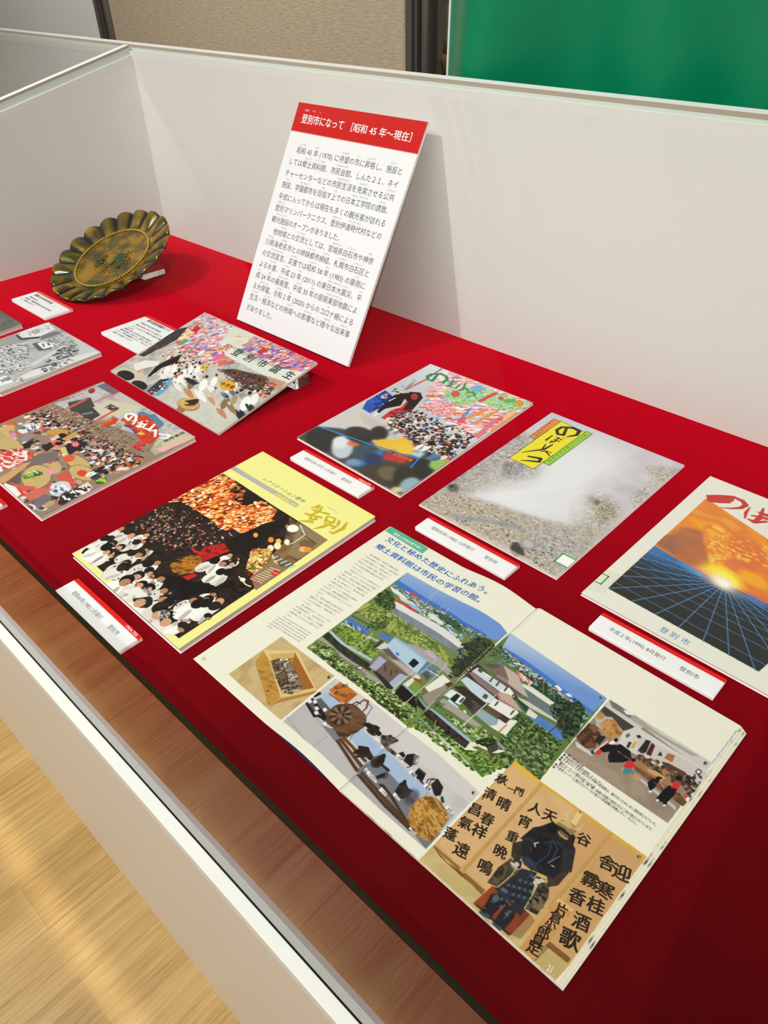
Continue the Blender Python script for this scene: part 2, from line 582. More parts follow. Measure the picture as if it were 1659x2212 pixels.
def case(xl, xr, label, lining, shared, glass):
    c = empty('display_case', ((xl + xr) / 2, (YF + YB) / 2, 0), label, 'display case', 'sloping museum display cases')
    MB().box(xl, xr, YG + 0.0066, YB, FZ - 0.018, FZ).build('lining', lining, c)
    # back board with a rebate for the pane and a raised rim
    b = MB()
    xe = xr + (-0.0004 if shared else 0.026)
    b.box(xl - 0.026, xe, YB, YB + 0.036, 0, FZ + 0.3875)
    bb = b.build('back_board', M_WHITE, c)
    b = MB()
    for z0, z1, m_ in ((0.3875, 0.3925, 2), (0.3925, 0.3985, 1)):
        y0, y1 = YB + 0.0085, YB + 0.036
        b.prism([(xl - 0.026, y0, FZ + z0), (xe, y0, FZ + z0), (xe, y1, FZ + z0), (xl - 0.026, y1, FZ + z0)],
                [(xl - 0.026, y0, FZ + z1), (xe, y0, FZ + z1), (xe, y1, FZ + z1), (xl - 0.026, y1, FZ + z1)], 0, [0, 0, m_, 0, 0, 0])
    b.build('rim', [M_RIM, M_REBATE, M_PALE], bb, recalc=False)
    # front apron and ledge
    xa_, xb_ = (xl, xr) if shared else (xl - 0.026, xr + 0.026)
    MB().box(xa_, xb_, YF + 0.0004, YG + 0.0064, 0, FZ - 0.012).build('apron', M_APRON, c)
    MB().box(xa_, xb_, YF, YG - 0.0006, FZ - 0.012, FZ).build('ledge', M_LEDGE, c, bevel=0.0005)
    # end boards with the sloping rebate
    ends = [(xl - 0.026, xl, True)] if not shared else []
    if not shared:
        ends.append((xr, xr + 0.026, False))
    for x0, x1, left in ends:
        b = MB()
        y0, y1 = YG + 0.0066, YB

        def wedge(xa, xb, lo, hi, m_):
            ya, yb = FZ + zg(y0), FZ + zg(y1)
            za, zb_ = (0.0, 0.0) if lo is None else (ya + lo, yb + lo)
            b.prism([(xa, y0, za), (xb, y0, za), (xb, y1, zb_), (xa, y1, zb_)],
                    [(xa, y0, ya + hi), (xb, y0, ya + hi), (xb, y1, yb + hi), (xa, y1, yb + hi)], 0, [0, 0, 0, m_, 0, 0])
        wedge(x0, x1, None, -0.0006, 0)
        eb = b.build('end_board', M_WHITE, c)
        xa, xb = (x0, x0 + 0.0185) if left else (x0 + 0.0085, x1)
        b = MB()
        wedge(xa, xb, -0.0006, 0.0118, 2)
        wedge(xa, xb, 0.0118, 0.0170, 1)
        b.build('rim', [M_RIM, M_REBATE, M_PALE], eb, recalc=False)
    # glass: sloping top pane and upright front pane
    b = MB()
    x0, x1, y0, y1 = xl - 0.007, xr + (-0.0006 if shared else 0.007), YG, YB - 0.0004
    T = 0.0118
    b.prism([(x0, y0, FZ + zg(y0)), (x1, y0, FZ + zg(y0)), (x1, y1, FZ + zg(y1)), (x0, y1, FZ + zg(y1))],
            [(x0, y0, FZ + zg(y0) + T), (x1, y0, FZ + zg(y0) + T), (x1, y1, FZ + zg(y1) + T), (x0, y1, FZ + zg(y1) + T)], 0, [0, 0, 1, 2, 2, 2])
    b.build('glass_top', [glass, M_GLASS_EDGE, glass], c)
    b = MB().box(xl, xr, YG, YG + 0.006, FZ + 0.001, FZ + 0.1905)
    b.mi = [1, 1, 0, 1, 1, 1]
    fg = b.build('front_glass', [M_GLASS_SIDE, M_GLASS_IN], c, recalc=False)
    b = MB().box(xl, xr, YG - 0.0006, YG + 0.0004, FZ - 0.012, FZ + 0.0010)
    b.box(xl, xr, YG + 0.0004, YG + 0.0064, FZ - 0.012, FZ + 0.0008, 1)
    b.build('gasket', [M_GAP, M_SILL], fg)
    return c


case(XL, XR, 'long white display case lined in red felt, its sloping glass top full of booklets', M_FELT, False, M_GLASS)
case(-3.25, XL - 0.0264, 'neighbouring white display case behind the left end board, its glass reflecting grey', M_GREYW, True, M_GLASS_N)


# ------------------------------------------------------------------ glyphs
_gl = {}
_tc = bpy.data.curves.new('glyph_tmp', 'FONT')
_to = bpy.data.objects.new('glyph_tmp', _tc)
COL.objects.link(_to)
_tc.resolution_u = 2
_tc.size = 1.0


def glyph(ch):
    if ch not in _gl:
        _tc.body = ch
        bpy.context.view_layer.update()
        me = bpy.data.meshes.new_from_object(_to.evaluated_get(bpy.context.evaluated_depsgraph_get()))
        me.calc_loop_triangles()
        v = np.zeros(len(me.vertices) * 3)
        me.vertices.foreach_get('co', v)
        tr = np.zeros(len(me.loop_triangles) * 3, dtype=np.int64)
        me.loop_triangles.foreach_get('vertices', tr)
        v = v.reshape(-1, 3)[:, :2]
        if ord(ch) > 0x2000:
            adv = 1.0
        elif ch == ' ':
            adv = 0.3
        elif ch.isdigit():
            adv = 0.5
        else:
            adv = (v[:, 0].max() + 0.06) if len(v) else 0.4
        _gl[ch] = (v, tr.reshape(-1, 3), adv)
        bpy.data.meshes.remove(me)
    return _gl[ch]


def text_width(s):
    return sum(glyph(c)[2] for c in s)


def text_tris(s, p0, p1, size, bold=0.0, slant=0.0):
    """glyph triangles of a line whose baseline runs from p0 to p1 (local mm); bold type is the same glyph struck several times"""
    p0, p1 = np.array(p0, float), np.array(p1, float)
    L = np.linalg.norm(p1 - p0)
    d = (p1 - p0) / L
    nn = np.array([-d[1], d[0]])
    sx = L / max(1e-6, text_width(s))
    V, T, Z, x, k = [], [], [], 0.0, 0
    hits = [(0.0, 0.0)] if bold < 0.008 else [(bold, 0), (-bold, 0), (0, bold * 0.7), (0, -bold * 0.7)]
    for c in s:
        v, tr, adv = glyph(c)
        if len(v):
            for hi_, (hx, hy) in enumerate(hits):
                Z.append(np.full(len(v), 0.03 * hi_))
                X = (v[:, 0] + x + hx) * sx + v[:, 1] * size * slant
                V.append(p0 + X[:, None] * d + ((v[:, 1] + hy) * size)[:, None] * nn)
                T.append(tr + k)
                k += len(v)
        x += adv
    if not V:
        return np.zeros((0, 3)), np.zeros((0, 3), int)
    return np.column_stack([np.vstack(V), np.concatenate(Z)]), np.vstack(T)


# ------------------------------------------------------------------ painting of printed pictures (sRGB canvas, local mm)


def vnoise(x, y, seed):
    def h(i, j):
        n = (i * 374761393 + j * 668265263 + seed * 1442695041) & 0xFFFFFFFF
        n = ((n ^ (n >> 13)) * 1274126177) & 0xFFFFFFFF
        return ((n ^ (n >> 16)) & 0xFFFF) / 65535.0
    xi, yi = np.floor(x).astype(np.int64), np.floor(y).astype(np.int64)
    fx, fy = x - xi, y - yi
    fx, fy = fx * fx * (3 - 2 * fx), fy * fy * (3 - 2 * fy)
    a = h(xi, yi) * (1 - fx) + h(xi + 1, yi) * fx
    b_ = h(xi, yi + 1) * (1 - fx) + h(xi + 1, yi + 1) * fx
    return a * (1 - fy) + b_ * fy


def fbm(x, y, seed, octv=3):
    s, a, t = 0, 1.0, 0
    for o in range(octv):
        s = s + a * vnoise(x * 2 ** o, y * 2 ** o, seed + 17 * o)
        t += a
        a *= 0.55
    return s / t


class Canvas:
    def __init__(self, u0, v0, u1, v1, res, base=(255, 255, 255)):
        self.u0, self.v0, self.r = u0, v0, res
        self.W, self.H = int((u1 - u0) * res) + 2, int((v1 - v0) * res) + 2
        self.a = np.empty((self.H, self.W, 3), np.float32)
        self.a[:] = base
        self.glyphs = []

    def win(self, P, pad=0.0):
        lo, hi = P.min(0) - pad, P.max(0) + pad
        x0, y0 = max(0, int((lo[0] - self.u0) * self.r) - 1), max(0, int((lo[1] - self.v0) * self.r) - 1)
        x1, y1 = min(self.W, int((hi[0] - self.u0) * self.r) + 2), min(self.H, int((hi[1] - self.v0) * self.r) + 2)
        if x1 <= x0 or y1 <= y0:
            return None
        gx = (np.arange(x0, x1) + 0.5) / self.r + self.u0
        gy = (np.arange(y0, y1) + 0.5) / self.r + self.v0
        return x0, x1, y0, y1, gx[None, :], gy[:, None]

    @staticmethod
    def inside(P, X, Y):
        m = np.zeros(np.broadcast(X, Y).shape, bool)
        n = len(P)
        for i in range(n):
            (xa, ya), (xb, yb) = P[i], P[(i + 1) % n]
            if ya == yb:
                continue
            c = (ya > Y) != (yb > Y)
            m ^= c & (X < (xb - xa) * (Y - ya) / (yb - ya) + xa)
        return m

    def mask(self, P):
        P = np.asarray(P, float)
        k = self.win(P)
        if k is None:
            return None
        return k, self.inside(P, k[4], k[5])

    def put(self, k, m, col, al=1.0):
        s = self.a[k[2]:k[3], k[0]:k[1]]
        if np.ndim(m) == 2 and m.dtype == bool:
            m = m.astype(np.float32)
        m = (m * al)[..., None]
        s[:] = s * (1 - m) + np.asarray(col, np.float32) * m

    def poly(self, c, P, al=1.0):
        q = self.mask(P)
        if q:
            self.put(q[0], q[1], c, al)

    def grad(self, c0, c1, a, b_, P):
        q = self.mask(P)
        if q:
            k, m = q
            d = np.array(b_) - np.array(a)
            t = np.clip(((k[4] - a[0]) * d[0] + (k[5] - a[1]) * d[1]) / (d @ d), 0, 1)[..., None]
            self.put(k, m, np.array(c0) * (1 - t) + np.array(c1) * t)

    def ell(self, c, cx, cy, rx, ry, ang=0.0, soft=0.0, al=1.0):
        R = max(rx, ry) * (1 + soft)
        k = self.win(np.array([[cx - R, cy - R], [cx + R, cy + R]]))
        if k is None:
            return
        ca, sa = math.cos(ang), math.sin(ang)
        dx, dy = k[4] - cx, k[5] - cy
        d = ((dx * ca + dy * sa) / rx) ** 2 + ((-dx * sa + dy * ca) / ry) ** 2
        if soft:
            m = np.clip((1 + soft - np.sqrt(d)) / (2 * soft), 0, 1)
            m = m * m * (3 - 2 * m)
        else:
            m = (d <= 1).astype(np.float32)
        self.put(k, m, c, al)

    def brush(self, c, pts, al=1.0):
        """stroke through (x, y, width) points"""
        P = np.asarray(pts, float)
        k = self.win(P[:, :2], P[:, 2].max())
        if k is None:
            return
        m = np.zeros((k[3] - k[2], k[1] - k[0]), bool)
        for i in range(len(P) - 1):
            a, b_ = P[i], P[i + 1]
            d = b_[:2] - a[:2]
            t = np.clip(((k[4] - a[0]) * d[0] + (k[5] - a[1]) * d[1]) / max(1e-9, d @ d), 0, 1)
            r = (a[2] + (b_[2] - a[2]) * t) / 2
            m |= ((k[4] - a[0] - d[0] * t) ** 2 + (k[5] - a[1] - d[1] * t) ** 2) <= r * r
        self.put(k, m, c, al)

    def mottle(self, P, cols, size, ang=0.0, stretch=1.0, seed=1, al=1.0, hard=0.0, feather=0.0):
        """fill with a random blend of several inks"""
        q = self.mask(P)
        if not q:
            return
        k, m = q
        if feather:
            m = self.soften(m.astype(np.float32), feather)
        ca, sa = math.cos(ang), math.sin(ang)
        X, Y = np.broadcast_arrays(k[4], k[5])
        U, V = (X * ca + Y * sa) / (size * stretch), (-X * sa + Y * ca) / size
        f = fbm(U, V, seed)
        f = np.clip((f - 0.5) * (1.9 + hard) + 0.5, 0, 0.9999) * (len(cols) - 1)
        i = f.astype(int)
        fr = f - i
        if hard:
            fr = np.clip((fr - 0.5) * (1 + 4 * hard) + 0.5, 0, 1)
        C = np.asarray(cols, np.float32)
        self.put(k, m, C[i] * (1 - fr[..., None]) + C[np.minimum(i + 1, len(cols) - 1)] * fr[..., None], al)

    def dabs(self, P, cols, n, r0, r1, ang=0.0, asp=1.0, seed=1, jit=0.4):
        """n small dabs of ink inside P, r0 at the top of P and r1 at its foot"""
        P = np.asarray(P, float)
        rg = random.Random(seed)
        lo, hi = P.min(0), P.max(0)
        spots = []
        for _ in range(n * 6):
            x, y = rg.uniform(lo[0], hi[0]), rg.uniform(lo[1], hi[1])
            if self.inside(P, np.array([[x]]), np.array([[y]]))[0, 0]:
                spots.append((x, y))
                if len(spots) >= n:
                    break
        spots.sort(key=lambda q: -q[1])
        for x, y in spots:
            t = (hi[1] - y) / max(1e-6, hi[1] - lo[1])
            r = (r0 + (r1 - r0) * t) * rg.uniform(0.6, 1.3)
            self.ell(rg.choice(cols), x, y, r * asp, r, ang + rg.uniform(-jit, jit))

    def crowd(self, P, cols, n, r0, r1, seed=1, skin=((214, 160, 124), (190, 132, 96)), hair=((24, 20, 20), (40, 32, 28)), face=0.6):
        """people seen from the front: clothes, face and hair, larger towards the foot of P"""
        P = np.asarray(P, float)
        rg = random.Random(seed)
        lo, hi = P.min(0), P.max(0)
        sp = []
        for _ in range(n * 6):
            x, y = rg.uniform(lo[0], hi[0]), rg.uniform(lo[1], hi[1])
            if self.inside(P, np.array([[x]]), np.array([[y]]))[0, 0]:
                sp.append((x, y))
                if len(sp) >= n:
                    break
        sp.sort(key=lambda q: -q[1])
        for x, y in sp:
            t = (hi[1] - y) / max(1e-6, hi[1] - lo[1])
            r = (r0 + (r1 - r0) * t) * rg.uniform(0.8, 1.2)
            c = np.array(rg.choice(cols), float)
            self.ell(c, x, y - 1.9 * r, r * rg.uniform(1.0, 1.5), r * 1.6, rg.uniform(-0.3, 0.3))
            self.ell(c * rg.uniform(0.6, 0.9), x + r * rg.uniform(-1, 1), y - 2.2 * r, r * 0.35, r * 1.2, rg.uniform(-0.5, 0.5))
            self.ell(rg.choice(hair), x, y + 0.15 * r, r * 0.85, r * 0.9)
            if rg.random() < face:
                self.ell(rg.choice(skin), x + r * rg.uniform(-0.25, 0.25), y - 0.25 * r, r * 0.62, r * 0.66)

    def soften(self, m, rad):
        n = max(1, int(rad * self.r))
        keep = m.copy()
        for _ in range(2):
            for ax in (0, 1):
                c = np.cumsum(np.pad(m, [(n + 1, n) if a == ax else (0, 0) for a in range(2)], mode='edge'), axis=ax)
                L = m.shape[ax]
                m = (np.take(c, range(2 * n + 1, 2 * n + 1 + L), ax) - np.take(c, range(0, L), ax)) / (2 * n + 1)
        m = np.clip(2 * m - 1, 0, 1) * keep
        return m * m * (3 - 2 * m)

    def blur(self, P, rad):
        q = self.mask(P)
        if not q:
            return
        k, m = q
        s = self.a[k[2]:k[3], k[0]:k[1]].copy()
        n = max(1, int(rad * self.r))
        for _ in range(2):
            for ax in (0, 1):
                c = np.cumsum(np.pad(s, [(n + 1, n) if a == ax else (0, 0) for a in range(3)], mode='edge'), axis=ax)
                L = s.shape[ax]
                s = (np.take(c, range(2 * n + 1, 2 * n + 1 + L), ax) - np.take(c, range(0, L), ax)) / (2 * n + 1)
        self.put(k, m, s)

    def text(self, s, p0, p1, size, col, bold=0.0, slant=0.0):
        V, T = text_tris(s, p0, p1, size, bold, slant)
        self.glyphs.append((V, T, col))

    def vtext(self, s, p0, p1, size, col, bold=0.0, dirx=None):
        """upright characters set one after another from p0 towards p1"""
        p0, p1 = np.array(p0, float), np.array(p1, float)
        for i, ch in enumerate(s):
            c = p0 + (p1 - p0) * ((i + 0.5) / len(s))
            d = np.array(dirx if dirx is not None else (1.0, 0.0))
            nn = np.array([-d[1], d[0]])
            a = c - d * size / 2 - nn * size * 0.38
            self.text(ch, a, a + d * size, size, col, bold)

    def run(self, ops):
        g = 0.1
        for op in ops:
            k = op[0]
            P = [(x * g, y * g) for x, y in zip(op[1][0::2], op[1][1::2])]
            if k == 'P':
                self.poly(op[2], P, *(op[3:]))
            elif k == 'G':
                self.grad(op[2], op[3], P[0], P[1], P[2:])
            elif k == 'E':
                self.ell(op[2], P[0][0], P[0][1], op[3] * g, op[4] * g, op[5], *(op[6:]))
            elif k == 'B':
                self.brush(op[2], [(x, y, w_ * g) for (x, y), w_ in zip(P, op[3])], *(op[4:]))
            elif k == 'S':
                self.brush(op[2], [(x, y, op[3] * g) for x, y in P], *(op[4:]))
            elif k == 'M':
                self.mottle(P, op[2], op[3] * g, *(op[4:]))
            elif k == 'D':
                self.dabs(P, op[2], op[3], op[4] * g, op[5] * g, *(op[6:]))
            elif k == 'C':
                self.crowd(P, op[2], op[3], op[4] * g, op[5] * g, *(op[6:]))
            elif k == 'Z':
                self.blur(P, op[2] * g)
            elif k == 'T':
                self.text(op[2], P[0], P[1], op[3] * g, op[4], *(op[5:]))
            elif k == 'V':
                self.vtext(op[2], P[0], P[1], op[3] * g, op[4], *(op[5:]))
        return self

    def sample(self, U, V):
        x = np.clip((U - self.u0) * self.r - 0.5, 0, self.W - 1.001)
        y = np.clip((V - self.v0) * self.r - 0.5, 0, self.H - 1.001)
        xi, yi = x.astype(int), y.astype(int)
        fx, fy = (x - xi)[..., None], (y - yi)[..., None]
        A = self.soft
        return (A[yi, xi] * (1 - fx) + A[yi, xi + 1] * fx) * (1 - fy) + (A[yi + 1, xi] * (1 - fx) + A[yi + 1, xi + 1] * fx) * fy

    def finish(self):
        p = np.pad(self.a, [(1, 1), (1, 1), (0, 0)], mode='edge')
        self.soft = (p[:-2, 1:-1] + p[2:, 1:-1] + p[1:-1, :-2] + p[1:-1, 2:] + 2 * self.a) / 6.0
        return self


def printed_sheet(name, corners, place, canvas, density, parent, material, thick=0.25, gain=1.0, edge=(236, 232, 222), glyph_dz=0.06, white=None):
    """one printed sheet: a fine grid carrying the picture as ink colours, its type as raised glyphs, and a thin back"""
    TL, TR, BR, BL = [np.array(c, float) for c in corners]
    nu = max(2, int(np.linalg.norm(TR - TL) * density))
    nv = max(2, int(np.linalg.norm(BL - TL) * density))
    s, t_ = np.meshgrid(np.linspace(0, 1, nu + 1), np.linspace(0, 1, nv + 1))
    XY = (BL * (1 - s[..., None]) + BR * s[..., None]) * (1 - t_[..., None]) + (TL * (1 - s[..., None]) + TR * s[..., None]) * t_[..., None]
    U, V = XY[..., 0].ravel(), XY[..., 1].ravel()
    canvas.finish()
    cols = [lin(np.clip(canvas.sample(U, V), 0, 255)) * gain]
    verts = [place(U, V, np.full(len(U), thick))]
    idx = np.arange((nu + 1) * (nv + 1)).reshape(nv + 1, nu + 1)
    quads = np.stack([idx[:-1, :-1], idx[:-1, 1:], idx[1:, 1:], idx[1:, :-1]], -1).reshape(-1, 4)
    # rim and underside
    ring = np.concatenate([idx[0, :], idx[1:, -1], idx[-1, -2::-1], idx[-2:0:-1, 0]])
    base = len(U)
    verts.append(place(U[ring], V[ring], np.zeros(len(ring))))
    cols.append(np.tile(lin(edge) * gain, (len(ring), 1)))
    m = len(ring)
    lo = base + np.arange(m)
    sides = np.stack([lo, np.roll(lo, -1), np.roll(ring, -1), ring], -1)
    quads = np.vstack([quads, sides])
    count = base + m
    tris = []
    for Vg, Tg, col in canvas.glyphs:
        if not len(Vg):
            continue
        verts.append(place(Vg[:, 0], Vg[:, 1], thick + glyph_dz + Vg[:, 2]))
        cols.append(np.tile(lin(col) * gain, (len(Vg), 1)))
        tris.append(Tg + count)
        count += len(Vg)
    tris = np.vstack(tris) if tris else np.zeros((0, 3), int)
    VV = np.vstack(verts).astype(np.float32)
    CC = np.ones((count, 4), np.float32)
    CC[:, :3] = np.vstack(cols)
    me = bpy.data.meshes.new(name)
    nq, nt = len(quads), len(tris)
    me.vertices.add(count)
    me.vertices.foreach_set('co', VV.ravel())
    me.loops.add(nq * 4 + nt * 3)
    me.loops.foreach_set('vertex_index', np.concatenate([quads.ravel(), tris.ravel()]).astype(np.int32))
    me.polygons.add(nq + nt)
    me.polygons.foreach_set('loop_start', np.concatenate([np.arange(nq) * 4, nq * 4 + np.arange(nt) * 3]).astype(np.int32))
    me.update(calc_edges=True)
    at = me.color_attributes.new('Ink', 'FLOAT_COLOR', 'POINT')
    at.data.foreach_set('color', CC.ravel())
    me.materials.append(material)
    me.validate()
    return link(name, me, parent)


def flat_place(z, n=None):
    def place(U, V, dz):
        return np.stack([U * 0.001, V * 0.001, FZ + (z + dz) * 0.001], -1)
    return place


def bbox(corners, pad=1.0):
    a = np.array(corners, float)
    return a[:, 0].min() - pad, a[:, 1].min() - pad, a[:, 0].max() + pad, a[:, 1].max() + pad


def shrink(c, d):
    m = sum(p[0] for p in c) / 4, sum(p[1] for p in c) / 4
    return [(p[0] + (d if p[0] < m[0] else -d), p[1] + (d if p[1] < m[1] else -d)) for p in c]


def slab(name, corners, z0, z1, mat, parent, sub=1):
    b = MB()
    c = [corners[3], corners[2], corners[1], corners[0]]
    b.prism([mm(x, y, z0) for x, y in c], [mm(x, y, z1) for x, y in c])
    return b.build(name, mat, parent)


